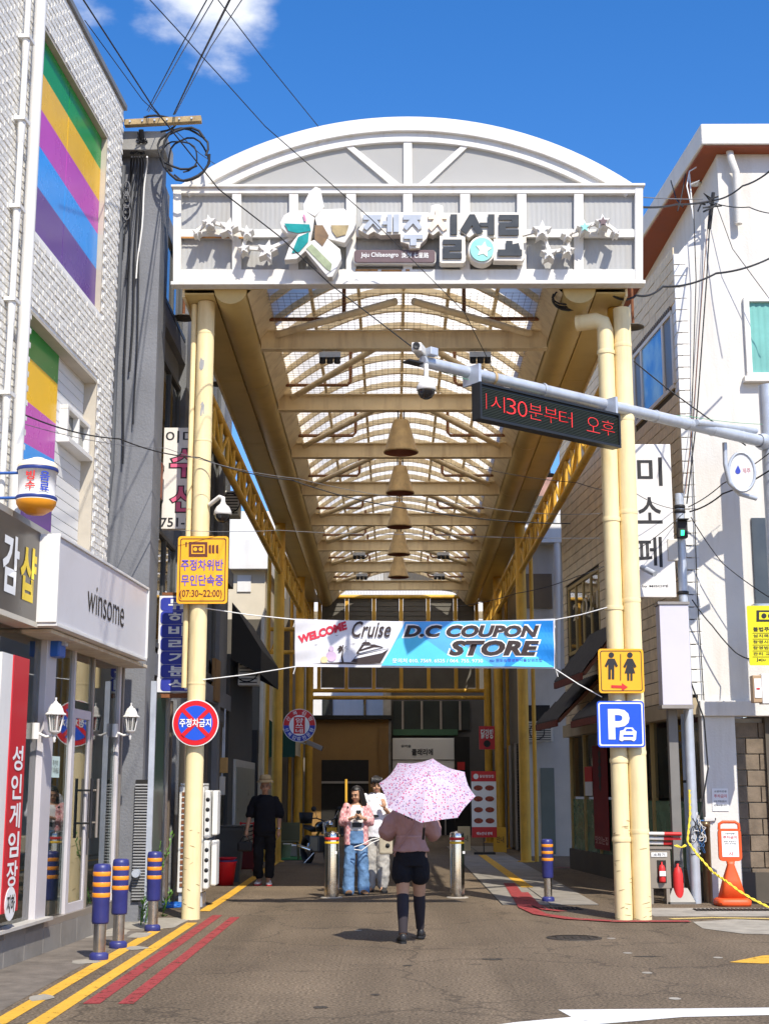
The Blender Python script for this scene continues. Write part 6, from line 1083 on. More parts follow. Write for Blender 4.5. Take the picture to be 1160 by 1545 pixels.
# ================================================================== banner across the street
BN = thing('banner', 'white and blue cloth banner reading welcome cruise, hung across the street on ropes', 'banner', P(640, 1010, 18.8)); YB_ = 18.8
M_CLW = mat('white_banner_cloth', (.74, .74, .77), .75, 0, .04, 2, .5, 3.5, .2)
def clothgrid(x0, x1, y0f, y1f, n=60, mrow=8):
    rows = []
    for j in range(mrow + 1):
        row_ = []
        for i in range(n + 1):
            x = x0 + (x1 - x0) * i / n; f = (x - 445) / 390; yt = 934 + 4 * math.sin(f * math.pi) ; yb = 1006 + 3 * f + 3 * math.sin(f * math.pi) * .2
            p = P(x, yb + (yt - yb) * j / mrow, YB_); row_.append(p)
        rows.append(row_)
    return rows
MB().sheet(clothgrid(445, 837, 0, 0)).build('cloth', M_CLW, BN)
def bpoly(pts, m, name, off): return MB().prism(pxy(pts, YB_), .002, (0, YB_, 0), off=off).build(name, m, BN)
bpoly([(611, 939), (834, 937), (836, 1007), (577, 1005)], mat('sky_blue_print', (.10, .40, .80), .7, 0, .12, 1.5, .4, 4), 'blue_field', .016)
bpoly([(575, 1005), (598, 967), (620, 950), (700, 1006)], mat('cyan_print', (.10, .58, .85), .7, 0, .1, 1.5), 'cyan_peak', .019); bpoly([(790, 938), (834, 937), (836, 1007), (760, 1006)], mat('deep_blue_print', (.015, .25, .72), .7, 0, .1, 1.5), 'deep_blue_field', .019); bpoly([(640, 1006), (700, 975), (745, 1006)], mat('cyan_print', (.10, .58, .85)), 'cyan_peak', .0205); bpoly([(770, 1006), (800, 985), (836, 1007)], mat('cyan_print', (.10, .58, .85)), 'cyan_peak', .0215)
def btext(s, x0, y0, x1, y1, m, bold, shear=0., off=.026, rot=0., name='lettering'): return text(s, (0, YB_, 0), X3, Z3, pbox(x0, y0, x1, y1, YB_), m, BN, off, bold, shear, name, rot=rot)
M_BRN = mat('dark_brown_print', (.045, .03, .03), .7, 0, .15, 4)
btext('D.C COUPON', 606, 942, 816, 964, M_WTXT, .075, .25, .025, name='outline_lettering'); btext('D.C COUPON', 609, 944, 813, 962, M_BRN, .05, .25, .030); btext('STORE', 674, 965, 816, 992, M_WTXT, .075, .25, .025, name='outline_lettering'); btext('STORE', 677, 967, 813, 990, M_BRN, .05, .25, .030)
btext('WELCOME', 449, 948, 525, 961, mat('crimson_print', (.55, .03, .06), .7), .06, .12, .01, rot=rad(17)); btext('Cruise', 531, 938, 590, 962, M_BRN, .012, .35, .02)
btext('문의처 010. 7569. 6525 / 064. 755. 9730', 592, 994, 728, 1001, M_WTXT, .015); btext('eju 원도심활성화자율상권조합', 738, 994, 818, 1000, M_NVY, .01)
zb6 = lambda l: [(430 + a / 2.762, 920 + b / 2.762) for a, b in l]
for q in ([(275, 218), (300, 190), (432, 163), (418, 188), (398, 222), (330, 224)], [(298, 180), (320, 148), (372, 146), (412, 158), (300, 186)], [(318, 145), (328, 136), (350, 136), (360, 145)], [(334, 135), (336, 122), (339, 135)], [(110, 224), (240, 219), (430, 226), (300, 228)]): bpoly(zb6(q), M_BRN, 'ship_print', .010)
for q in ([(290, 206), (404, 182), (432, 165), (300, 194)], [(306, 178), (370, 160), (402, 160), (312, 182)], [(318, 166), (360, 152), (330, 152)]): bpoly(zb6(q), M_CLW, 'ship_print', .014)
bpoly(zb6([(238, 222), (234, 196), (240, 166), (244, 166), (240, 196), (246, 222)]), M_BRN, 'palm_print', .010)
for a in (10, 50, 95, 140, 175, 215, 330): d = (math.cos(rad(a)), -math.sin(rad(a))); bpoly(zb6([(242, 163), (242 + d[0] * 16 - d[1] * 4, 163 + d[1] * 16 + d[0] * 4), (242 + d[0] * 26, 163 + d[1] * 20 + 6), (242 + d[0] * 15 + d[1] * 3, 163 + d[1] * 15 + 5)]), M_BRN, 'palm_print', .0105 + a * 1e-5)
for x, y in ((215, 108), (130, 146), (285, 142)): bpoly(zb6([(x - 9, y - 2), (x, y + 3), (x + 9, y - 3), (x, y + 1)]), M_BRN, 'bird_print', .010)
bpoly(zb6(arcpts(193, 195, 22, 0, 6.283, 14)[:-1]), mat('lilac_print', (.60, .45, .62), .7), 'figure_print', .009); bpoly(zb6(arcpts(193, 164, 11, 0, 6.283, 12)[:-1]), mat('lilac_print', (.60, .45, .62)), 'figure_print', .011); bpoly(zb6(arcpts(163, 210, 15, 0, 6.283, 12)[:-1]), mat('pale_yellow_print', (.72, .62, .35), .7), 'figure_print', .0095)
M_CORD = mat('white_rope', (.75, .75, .72), .8)
for a, b_ in (((446, 935), (304, 917)), ((446, 1006), (304, 1026)), ((834, 936), (918, 916)), ((838, 1010), (908, 1052))):
    p0, p1 = P(*a, YB_), P(*b_, 18.55); MB().tube([p0, p0.lerp(p1, .5) - Z3 * .015, p1], .008, 6).build('rope', M_CORD, BN); MB().tube([p0, p0 + V((.03 * (1 if a[0] > 600 else -1), 0, -.1))], .006, 5).build('rope_end', M_CORD, BN)
# the cloth pulls into folds towards its ties, print and all
import bmesh
def ripple(x, z):
    c0, c1 = P(445, 970, YB_), P(837, 970, YB_); f = (x - c0.x) / (c1.x - c0.x); e = abs(f - .5) * 2; h = (z - c0.z)
    return .022 * e ** 3 * math.sin(16 * h * (1 if f > .5 else -1) + 9 * f) + .010 * math.sin(f * 26 + 3.5 * h) * (.35 + .65 * e) + .03 * math.sin(f * 3.1)
for ob in [c for c in BN.children if not c.name.startswith('rope')]:
    bm = bmesh.new(); bm.from_mesh(ob.data); bmesh.ops.triangulate(bm, faces=bm.faces[:])
    for _ in range(5):
        ed = [e for e in bm.edges if e.calc_length() > .09]
        if not ed: break
        bmesh.ops.subdivide_edges(bm, edges=ed, cuts=1); bmesh.ops.triangulate(bm, faces=[f for f in bm.faces if len(f.verts) > 3])
    for v in bm.verts: v.co.y -= ripple(v.co.x, v.co.z)
    bm.to_mesh(ob.data); bm.free()
# ================================================================== left kerbside clutter
M_WCAB = mat('white_enamel', (.74, .73, .69), .45, 0, .05, 3, 0, 20, .4, .35, (.35, .27, .18), 2)
x0, x1 = P(267, 1330, 20.5).x, P(305, 1330, 20.5).x
t = thing('outdoor_unit', 'tall white louvred outdoor unit standing behind the left column', 'air conditioner', ((x0 + x1) / 2, 20.6, 0)); MB().box((x0, 20.5, .2), (x1, 21.0, 1.68)).build('case', M_WCAB, t, .012)
for k in range(17): z = .28 + k * .079; MB().box((x0 + .04, 20.485, z), (x0 + .28, 20.499, z + .05)).build('louvre_slot', M_RUST, t)
b = MB().box((x0 + .02, 20.48, 1.69), (x1, 21.0, 1.72)); b.build('lid', M_WCAB, t); MB().box((x0 + .02, 20.55, 0), (x1, 20.95, .19)).build('plinth', M_GALV, t)
for i, (z0, z1) in enumerate(((.95, 1.62), (.25, .92))):
    for dx in (0, .13): MB().box((x1 + .01 + dx * .75, 20.45 + dx, z0 + dx * .3), (x1 + .09 + dx * .75, 20.9, z1)).build('side_panel', M_WCAB, t, .02)
    for k in range(4): MB().lathe([(.0, .006), (.028, .006), (.03, 0)], (x1 + .06, 20.45, z0 + .12 + k * .14), 10, axis=(0, -1, 0)).build('knockout', M_BLK, t)
t = thing('blue_hose', 'coil of blue hose lying at the foot of the white outdoor unit', 'hose', (x0, 20.2, 0)); MB().tube([(x0 - .05 + .22 * math.cos(k * .5), 20.15 + .16 * math.sin(k * .5), .03 + k * .0012) for k in range(45)], .014, 6).build('coil', mat('blue_hose_plastic', (.02, .14, .5), .4), t)
p = P(347, 1318, 26.3); p.z = 0; t = thing('waste_bin', 'dark grey tapered waste bin against the annex wall', 'bin', p); b = MB(); b.loft([[V((p.x + x * s, p.y + y * s, z)) for x, y in ((-1, -1), (1, -1), (1, 1), (-1, 1))] for s, z in ((.17, .0), (.235, .9), (.26, .9), (.26, .96), (.24, .97))], sm=False); b.build('body', mat('grey_bin_plastic', (.085, .09, .085), .5, 0, .1, 3), t); MB().box(p + V((-.27, -.27, .97)), p + V((.27, .27, 1.0))).build('lid', mat('grey_bin_plastic', (.085, .09, .085)), t, .01)
p = P(340, 1324, 25.2); p.z = 0; t = thing('bucket', 'red plastic bucket with a blue bowl in it beside the waste bin', 'bucket', p); MB().lathe([(0, .01), (.135, .01), (.14, 0), (.185, .38), (.2, .39), (.2, .41), (.185, .41), (.14, .05), (0, .04)], p, 24).build('pail', mat('red_bucket_plastic', (.62, .012, .03), .4, 0, .06, 4), t); MB().lathe([(.1, .34), (.205, .425), (.215, .43), (.2, .425), (.1, .36)], p, 22).build('blue_bowl', mat('blue_bowl', (.03, .12, .45), .4), t); MB().lathe([(.1, .4), (.195, .465), (.2, .475), (.18, .47), (.09, .42), (0, .41)], p, 22).build('red_bowl', mat('red_bucket_plastic', (.62, .012, .03)), t)
p = P(371, 1305, 27.8); p.z = 0; t = thing('hand_cart', 'red folding hand cart with small wheels beside the man in the sun hat', 'cart', p)
for dx in (-.14, .14): MB().tube([p + V((dx, 0, .1)), p + V((dx, .05, .6)), p + V((dx * .9, .12, 1.02))], .018, 8).build('rail', M_RTXT, t); MB().lathe([(.0, -.02), (.09, -.02), (.1, 0), (.09, .02), (0, .02)], p + V((dx * 1.2, 0, .1)), 16, axis=(1, 0, 0)).build('wheel', M_BLK, t); MB().lathe([(0, .021), (.05, .021), (.05, .018)], p + V((dx * 1.2 - .045, 0, .1)), 12, axis=(-1, 0, 0)).build('hub', M_STEEL, t)
for z in (.3, .6, 1.0): MB().tube([p + V((-.14, .04, z)), p + V((.14, .04, z))], .014, 6).build('crossbar', M_RTXT, t)
MB().box(p + V((-.17, -.12, .14)), p + V((.17, .0, .62))).build('bag', mat('dark_red_bag', (.12, .012, .012), .7), t, .03)
# weeds
M_LEAF = mat('weed_green', (.10, .22, .035), .6, 0, .35, 20)
for (px, py, Y, h, lb) in ((214, 1345, 17.75, .35, 'small green weed at the foot of the grey pillar'), (222, 1300, 18.0, 1.0, 'tall thin weed climbing beside the louvred panel'), (246, 1350, 19.0, .3, 'small weed growing behind the third blue bollard')):
    base = P(px, py, Y); base.z = .0; t = thing('weed', lb, 'plant', base); r = random.Random(px)
    for s in range(3 if h < .5 else 2):
        d = V((r.uniform(-.15, .25), r.uniform(-.2, .05), 1)); pts = [base + d * (h * k / 6) + V((.05 * (k / 6) ** 2 * r.uniform(.5, 1.5), 0, 0)) for k in range(7)]; st = MB().tube(pts, .006, 5).build('stem', M_LEAF, t)
        for k in range(int(26 * h + 12)):
            q = pts[r.randint(1, 6)] + V((r.uniform(-.02, .02), r.uniform(-.02, .02), r.uniform(-.06, .06))); u_ = V((r.uniform(-1, 1), r.uniform(-1, .4), r.uniform(-.1, .8))).normalized(); w_ = u_.cross(Z3).normalized(); ln = r.uniform(.04, .085)
            MB().add([q, q + u_ * ln * .5 + w_ * ln * .22, q + u_ * ln, q + u_ * ln * .5 - w_ * ln * .22 + Z3 * .006], [(0, 1, 2, 3)]).build('leaf', M_LEAF, t)
# ================================================================== inside the arcade
p = P(730, 1277, 37.5); p.z = 0; t = thing('menu_stand', 'red and white menu banner stand with rows of food pictures', 'sign stand', p); Y = 37.5; q = pbox(712, 1164, 748, 1264, Y); MB().box((q[0], Y, q[1]), (q[2], Y + .03, q[3])).build('panel', M_WTXT, t); hh = q[3] - q[1]
MB().box((q[0], Y - .006, q[3] - hh * .155), (q[2], Y - .001, q[3])).build('red_header', M_RTXT, t); MB().box((q[0], Y - .006, q[1]), (q[2], Y - .001, q[1] + hh * .155)).build('red_footer', M_RTXT, t)
for r_ in range(4):
    for cc in (0, 1): fx, fz = q[0] + (q[2] - q[0]) * (.27 + .46 * cc), q[1] + hh * (.25 + .165 * r_); MB().prism([(fx + .12 * math.cos(a), fz + .07 * math.sin(a)) for a in [i * .5236 for i in range(12)]], .004, (0, Y, 0), off=.001).build('food_picture', mat('food_red_brown', (.30, .05, .02), .5, 0, .7, 22), t)
text('닭강정맛집', (0, Y, 0), X3, Z3, (q[0] + .22, q[3] - hh * .1, q[2] - .06, q[3] - hh * .055), M_WTXT, t, .01, .02); text('메뉴안내 판매', (0, Y, 0), X3, Z3, (q[0] + .12, q[1] + .06, q[2] - .12, q[1] + .14), M_WTXT, t, .01, .02); MB().prism(arcpts(q[0] + .12, q[3] - hh * .08, .07, 0, 6.283, 14)[:-1], .004, (0, Y, 0), off=.007).build('logo', M_WTXT, t)
MB().box((q[0] + .05, Y - .15, 0), (q[2] - .05, Y + .2, .06)).build('base', M_BLK, t); MB().tube([(p.x, Y + .05, .05), (p.x, Y + .05, q[3])], .015, 6).build('pole', M_BLK, t)
for q_, lb, m in (((700, 1275, 40), 'small cream notice board left of the menu stand', mat('cream_board', (.6, .5, .3), .6)), ((754, 1278, 39), 'yellow folding floor sign right of the menu stand', mat('yellow_floor_sign', (.7, .38, .03), .5))):
    c = P(*q_); c.z = 0; t = thing('floor_sign', lb, 'sign stand', c)
    for s in (1, -1): MB().obox(c + V((-.17, s * .16, 0)), V((.34, 0, 0)), V((0, -s * .13, .65)), V((0, .01, .005))).build('leaf', m, t)
    text('안내', c + V((0, -.17, .3)), X3, V((0, .19, .98)).normalized(), (-.1, -.05, .1, .12), M_INK, t, .012, .01)
# parked motorcycle seen from the front quarter
mc = G(481, 1304); t = thing('motorcycle', 'black parked motorcycle with yellow plate beside the yellow columns', 'motorcycle', mc, rz=rad(-62))
M_CHR = mat('chrome', (.75, .75, .75), .12, 1., .05)
for x in (-.62, .62):
    MB().tube([(x + .28 * math.cos(a), 0, .29 + .28 * math.sin(a)) for a in [i * .2618 for i in range(25)]], .055, 10, caps=False).build('tyre', M_BLK, t, local=True)
    MB().lathe([(0, .05), (.05, .05), (.06, .02), (.22, .012), (.235, -.012), (.06, -.02), (.05, -.05), (0, -.05)], (x, 0, .29), 20, axis=(0, 1, 0)).build('rim', M_CHR, t, local=True)
for s in (-1, 1): MB().tube([(.62, s * .09, .29), (.42, s * .09, .92)], .022, 8).build('fork', M_CHR, t, local=True); MB().tube([(.42, s * .05, .95), (.36, s * .25, 1.02), (.26, s * .36, 1.0)], .014, 8).build('handlebar', M_BLK, t, local=True); MB().tube([(.36, s * .22, 1.02), (.4, s * .3, 1.2)], .006, 6).build('mirror_stem', M_CHR, t, local=True); MB().lathe([(0, 0), (.06, .005), (.06, .02), (0, .025)], (.4, s * .32, 1.22), 12, axis=(-1, 0, 0)).build('mirror', M_BLK, t, local=True); MB().tube([(-.1, s * .14, .3), (-.75, s * .16, .38)], .04, 10).build('exhaust', M_CHR, t, local=True)
b = MB(); b.loft([[V((x, w_ * math.cos(a), z + h * math.sin(a))) for a in [i * .5236 for i in range(12)]] for x, w_, z, h in ((.42, .05, .82, .05), (.3, .13, .84, .12), (.05, .14, .82, .12), (-.1, .08, .76, .06))]); b.build('fuel_tank', mat('black_lacquer', (.015, .015, .017), .12, 0, .1, 3, 0, 20, .7), t, local=True)
b = MB(); b.loft([[V((x, w_ * math.cos(a), z + h * math.sin(a))) for a in [i * .5236 for i in range(12)]] for x, w_, z, h in ((-.08, .1, .76, .05), (-.3, .13, .75, .06), (-.65, .12, .8, .05), (-.75, .06, .82, .03))]); b.build('seat', M_BLK, t, local=True)
MB().box((-.22, -.14, .26), (.25, .14, .62)).build('engine', mat('engine_metal', (.12, .12, .12), .4, .7), t, .03, local=True); MB().lathe([(0, .1), (.07, .08), (.09, .02), (.085, -.02), (0, -.03)], (.52, 0, .88), 16, axis=(1, 0, 0)).build('headlight', M_CHR, t, local=True); MB().tube([(.4, 0, .9), (.0, 0, .7), (-.3, 0, .5), (-.62, 0, .29)], .03, 8).build('frame', mat('yellow_bike_frame', (.6, .36, .05), .4), t, local=True)
MB().box((.66, -.12, .68), (.67, .12, .82)).build('number_plate', mat('yellow_plate', (.75, .42, .03), .5), t, local=True); MB().tube([(-.05, -.1, .25), (-.1, -.32, .02)], .015, 6).build('side_stand', M_CHR, t, local=True)
MB().lathe([(.0, 0), (.14, 0), (.17, .25), (.165, .25), (.13, .02)], (-.72, 0, .88), 12).build('basket', M_BLK, t, local=True)
# plastic chair, tubs and mat on the left
c = P(437, 1285, 34.6); c.z = 0; t = thing('chair', 'dark olive plastic chair by the yellow column', 'chair', c); M_OLV = mat('olive_plastic', (.09, .09, .04), .5)
MB().box(c + V((-.22, -.2, .4)), c + V((.22, .2, .44))).build('seat', M_OLV, t, .02); b = MB(); b.sheet([[c + V((.22 * x, .2 + .05 * s + .04 * (x * x), .42 + .45 * s)) for x in (-1, -.5, 0, .5, 1)] for s in (0, .5, 1)]); b.build('backrest', M_OLV, t)
for x in (-.19, .19):
    for y in (-.17, .17): MB().tube([c + V((x, y, .4)), c + V((x * 1.15, y * 1.15, 0))], .02, 8).build('leg', M_OLV, t)
for (px, py, Y, r_, h, lb, m) in ((428, 1280, 35.5, .2, .35, 'cream plastic tub left of the olive chair', mat('cream_tub', (.6, .52, .38), .5)), (447, 1275, 36.5, .26, .28, 'white basin behind the olive chair', M_WHT)):
    c = P(px, py, Y); c.z = 0; t = thing('tub', lb, 'tub', c); MB().lathe([(0, .01), (r_ * .8, .01), (r_, h), (r_ * 1.06, h), (r_ * 1.06, h - .03), (r_ * .98, h - .03)], c, 18).build('wall', m, t); MB().lathe([(0, h - .03), (r_ * .97, h - .04)], c, 18).build('content', M_CONC, t)
c = P(435, 1290, 35); c.z = 0; t = thing('door_mat', 'bright green artificial grass mat under the olive chair', 'mat', c); MB().box(c + V((-.45, -.7, .003)), c + V((.5, .9, .02))).build('pile', mat('green_turf', (.02, .16, .04), .9, 0, .2, 20, .5, 100), t); MB().box(c + V((-.47, -.72, .001)), c + V((.52, .92, .009))).build('edge', M_DARK, t)
# ================================================================== people
M_SKIN = mat('skin', (.50, .28, .17), .55, 0, .08, 12, .05, 120, .35); M_SKIN2 = mat('tanned_skin', (.50, .27, .16), .55, 0, .1, 12, .05, 120, .35)
M_HAIR = mat('black_hair', (.012, .010, .010), .32, 0, .3, 30, .5, 90, .6)
def ell(mb, c, rx, ry, rz, n=14, mrings=9, keep=None):
    c = V(c); vs = []; fs = []
    for i in range(mrings + 1):
        t = math.pi * i / mrings
        for j in range(n): a = 2 * math.pi * j / n; vs.append(c + V((rx * math.sin(t) * math.cos(a), ry * math.sin(t) * math.sin(a), rz * math.cos(t))))
    for i in range(mrings):
        for j in range(n):
            f = (i * n + j, (i + 1) * n + j, (i + 1) * n + (j + 1) % n, i * n + (j + 1) % n)
            if keep is None or keep(sum((vs[k] for k in f), V()) / 4 - c): fs.append(f)
    return mb.add(vs, fs, 0, True)
def limb(mb, pts, rr, n=14):
    mb.tube(pts, rr, n)
    for p, r in zip(pts, rr): ell(mb, p, r * .99, r * .99, r * .99, 12, 8)
    return mb
def rings(mb, L, n=26, fx=0.):                    # torso: (z, cx, cy, rx, ry)
    return mb.loft([[V((cx + rx * math.copysign(abs(math.cos(a)) ** .85, math.cos(a)), cy + ry * math.copysign(abs(math.sin(a)) ** .85, math.sin(a)), z)) for a in [2 * math.pi * j / n for j in range(n)]] for z, cx, cy, rx, ry in L])
CLOUD = bpy.data.textures.new('cloth_folds', 'CLOUDS'); CLOUD.noise_scale = .085; CLOUD.noise_depth = 2
def fuse(o, vox, wr=0., smooth=3):
    r = o.modifiers.new('fuse', 'REMESH'); r.mode = 'VOXEL'; r.voxel_size = vox; r.use_smooth_shade = True
    if smooth: s = o.modifiers.new('smooth', 'SMOOTH'); s.factor = .5; s.iterations = smooth
    if wr > 0: d = o.modifiers.new('folds', 'DISPLACE'); d.texture = CLOUD; d.strength = wr; d.mid_level = .5; d.texture_coords = 'LOCAL'
    return o
def hand(mb, w, fwd, down, s=1., curl=.35, side=1):
    """palm and five fingers from wrist w; down = finger direction, fwd = palm normal, the thumb leaves the side"""
    down = V(down).normalized(); fwd = (V(fwd) - down * V(fwd).dot(down)).normalized(); x = down.cross(fwd) * side; c = V(w) + down * .045 * s
    ell(mb, c, .036 * s, .036 * s, .05 * s); 
    for k, ln in enumerate((.068, .078, .073, .058)):
        a = V(w) + down * .08 * s + x * (k - 1.5) * .0185 * s; b = a + down * ln * .5 * s + fwd * ln * curl * .3; e = b + down * ln * .45 * s * (1 - curl) + fwd * ln * curl * .8; mb.tube([a - down * .02, a, b, e], [.0095 * s, .0092 * s, .0085 * s, .0065 * s], 7)
    a = V(w) + down * .02 * s - x * .025 * s; mb.tube([a, a - x * .03 * s + down * .025 * s + fwd * .01, a - x * .036 * s + down * .06 * s + fwd * .025], [.013 * s, .011 * s, .008 * s], 7)
def head(t, mb, c, yaw=0., pitch=0., skin=None, hair='short', female=False):
    """skull, jaw, nose and ears go into the body mesh; hair, eyes, brows and mouth are parts; returns the head matrix"""
    R = Matrix.Translation(V(c)) @ Matrix.Rotation(yaw, 4, 'Z') @ Matrix.Rotation(pitch, 4, 'X'); k = len(mb.v)
    ell(mb, (0, -.006, .018), .076, .094, .096); ell(mb, (0, .018, -.038), .060, .072, .075); ell(mb, (0, .05, -.085), .03, .03, .022)
    mb.tube([(0, .088, .01), (0, .104, -.022), (0, .096, -.036)], [.008, .014, .010], 8)
    for s in (-1, 1): ell(mb, (s * .077, -.005, -.012), .012, .022, .032); ell(mb, (s * .034, .074, -.035), .024, .018, .02)
    ell(mb, (0, .08, .03), .045, .012, .012)
    for i in range(k, len(mb.v)): mb.v[i] = tuple(R @ V(mb.v[i]))
    def put(nm, m, m_): 
        m.v = [tuple(R @ V(p)) for p in m.v]; return m.build(nm, m_, t, local=True)
    for s in (-1, 1):
        b = MB(); ell(b, (s * .031, .087, .004), .013, .006, .006); put('eye', b, mat('eye_dark', (.03, .022, .02), .2)); b = MB(); b.tube([(s * .016, .094, .026), (s * .034, .092, .031), (s * .05, .084, .026)], .005, 6); put('eyebrow', b, M_HAIR)
    b = MB(); ell(b, (0, .094, -.062), .022, .007, .006); put('mouth', b, mat('lip', (.36, .10, .08), .5))
    if hair == 'short':
        b = MB(); ell(b, (0, -.012, .035), .092, .108, .098, 24, 16, keep=lambda p: p.z > -.01 + (.045 if p.y > .045 else 0) or p.y < -.02 and p.z > -.07); h = put('hair', b, M_HAIR); h.modifiers.new('thick', 'SOLIDIFY').thickness = .012
        b = MB()
        for i in range(9): x = -.07 + i * .0175; b.tube([(x, .05, .118), (x * 1.05 + .004, .098, .098), (x * 1.08 + .008, .103, .05 + .01 * math.sin(i * 2.1))], [.016, .016, .006], 7)
        put('fringe', b, M_HAIR)
    if hair == 'long':
        b = MB(); ell(b, (0, -.014, .028), .092, .108, .098, 24, 16, keep=lambda p: (p.z > .01 + (.05 if p.y > .04 else 0)) or p.y < .0); h = put('hair', b, M_HAIR); h.modifiers.new('thick', 'SOLIDIFY').thickness = .014
        b = MB()
        for i in range(17):
            a = math.pi * (1.0 + i / 16.) ; a = -.35 - (math.pi - .7 + 1.4 - .7) * i / 16; cx, cy = .088 * math.cos(a), -.012 + .1 * math.sin(a); f = 1.0 + .2 * math.sin(i * 2.3)
            b.tube([(cx * .9, cy * .9, .05), (cx, cy, -.03), (cx * 1.1, cy * 1.02, -.12), (cx * 1.18 * f, cy * .98 - .01, -.2), (cx * 1.1, cy * .9 - .01, -.27 - .03 * f)], [.02, .026, .027, .022, .006], 8)
        put('hair_lengths', b, M_HAIR)
    return R, put
def shoe(t, heel, d, m, sole, name='shoe', L_=.26, hh=.07):
    d = V((d[0], d[1], 0)).normalized(); s = V((d.y, -d.x, 0)); p = V(heel); b = MB()
    def rg(k, wd, h0, h1): return [p + d * (L_ * k) + s * (wd * math.cos(a)) + Z3 * (h0 + (h1 - h0) * (.5 + .5 * math.sin(a))) for a in [i * .5236 for i in range(12)]]
    b.loft([rg(-.12, .02, .015, hh * .9), rg(-.08, .034, .012, hh * 1.3), rg(.12, .04, .012, hh * 1.35), rg(.35, .044, .012, hh * 1.0), rg(.6, .05, .012, hh * .8), rg(.8, .046, .012, hh * .62), rg(.88, .02, .015, hh * .4)]); o = b.build(name, m, t, local=True)
    b = MB(); ol = [(-.13, .022), (-.06, .038), (.2, .041), (.5, .05), (.75, .05), (.9, .024)]; q = [p + d * (L_ * k) + s * w_ for k, w_ in ol] + [p + d * (L_ * k) - s * w_ for k, w_ in ol[::-1]]; b.add([v + Z3 * 0 for v in q] + [v + Z3 * .024 for v in q], [tuple(range(11, -1, -1)), tuple(range(12, 24))] + [(i, (i + 1) % 12, 12 + (i + 1) % 12, 12 + i) for i in range(12)]); b.build('sole', sole, o, local=True); return o
def person(label, loc, rz, sc=1.):
    t = thing('person', label, 'person', loc, rz); t.scale = (sc, sc, sc); return t
def body(t, parts, m, vox=.0085): o = parts.build('body', m, t, local=True); return fuse(o, vox, 0, 2)
def wear(t, mb, name, m, vox=.011, wr=.03, parent=None): return fuse(mb.build(name, m, t if parent is None else parent, local=True), vox, wr, 3)
# ---- 1 man in black with a sun hat, walking towards us
p = G(398, 1336); t = person('man in black clothes and beige sun hat walking along the left side', p, rad(180), 1.07)
b = MB(); rings(b, [(.86, 0, 0, .14, .11), (1.0, 0, 0, .145, .11), (1.2, 0, 0, .155, .115), (1.36, 0, 0, .16, .1), (1.43, 0, -.01, .07, .065)])
limb(b, [(0, -.01, 1.40), (0, .005, 1.50)], [.058, .052])
Rh, put = head(t, b, (0, .015, 1.575), rad(4), rad(-2), hair=None)
for s in (-1, 1): limb(b, [(s * .085, 0, .9), (s * .09, .03 * s, .5), (s * .08, -.05 * s, .1)], [.085, .058, .038]); limb(b, [(s * .08, -.05 * s, .07), (s * .085, -.05 * s + .13, .035)], [.036, .026])
limb(b, [(.185, -.01, 1.36), (.245, -.02, 1.12), (.285, .07, .90)], [.052, .042, .029]); hand(b, (.287, .075, .88), (-1, .2, 0), (.05, .25, -1), 1, .5, 1)
limb(b, [(-.185, -.01, 1.36), (-.235, -.03, 1.11), (-.235, .05, .88)], [.052, .042, .029]); hand(b, (-.235, .055, .86), (1, .2, 0), (0, .2, -1), 1, .45, -1)
body(t, b, M_SKIN2)
M_BLKT = mat('black_cotton', (.012, .012, .016), .85, 0, .2, 6, .2, 120, .2)
b = MB(); rings(b, [(.84, 0, .005, .185, .145), (1.0, 0, .005, .178, .14), (1.2, 0, 0, .178, .135), (1.34, 0, -.0, .19, .125), (1.40, 0, -.005, .15, .10), (1.445, 0, -.005, .09, .08)])
for s in (-1, 1): limb(b, [(s * .165, -.01, 1.35), (s * .215, -.015, 1.24), (s * .245, -.015, 1.13)], [.075, .078, .08])
wear(t, b, 'shirt', M_BLKT)
b = MB(); rings(b, [(.78, 0, 0, .165, .13), (.9, 0, 0, .168, .135), (1.0, 0, 0, .16, .128)])
for s in (-1, 1): limb(b, [(s * .085, 0, .84), (s * .095, .03 * s, .5), (s * .09, -.035 * s, .17)], [.098, .085, .078])
wear(t, b, 'trousers', mat('black_linen', (.014, .014, .016), .9, 0, .2, 6, .2, 100, .2), wr=.04)
M_SNK = mat('white_red_sneaker', (.70, .62, .60), .6, 0, .5, 28)
for s in (-1, 1): shoe(t, (s * .082, -.05 * s - .01, .0), (s * .12, 1), M_SNK, M_RTXT, 'sneaker')
b = MB(); b.lathe([(0, .128), (.05, .126), (.083, .115), (.092, .09), (.098, .045), (.105, .04), (.142, .006), (.14, .0), (.1, .03)], (0, 0, 0), 28); b.v = [(x, y - .005, z + .072) for x, y, z in b.v]; put('sun_hat', b, mat('beige_hat_cloth', (.52, .38, .20), .9, 0, .08, 20, .3, 90)); b = MB(); b.lathe([(.1, .042), (.1015, .045), (.099, .062), (.097, .062)], (0, 0, 0), 28); b.v = [(x, y - .005, z + .072) for x, y, z in b.v]; put('hat_band', b, mat('tan_band', (.34, .23, .11), .9))
MB().lathe([(.031, -.014), (.036, -.01), (.036, .01), (.031, .014)], (-.235, .045, .90), 14).build('watch', M_STEEL, t, local=True)
hb = thing('shoulder_bag', 'small black bag hanging from the hand of the man in the sun hat', 'bag', p + V((-.31, -.1, .62))); c = p + V((-.33, -.12, .66)); MB().cbox(c, .26, .09, .17).build('body', M_BLK, hb, .03); MB().tube([c + V((-.09, 0, .08)), c + V((-.03, 0, .17)), c + V((.05, 0, .17)), c + V((.09, 0, .08))], .01, 8).build('handle', M_BLK, hb)
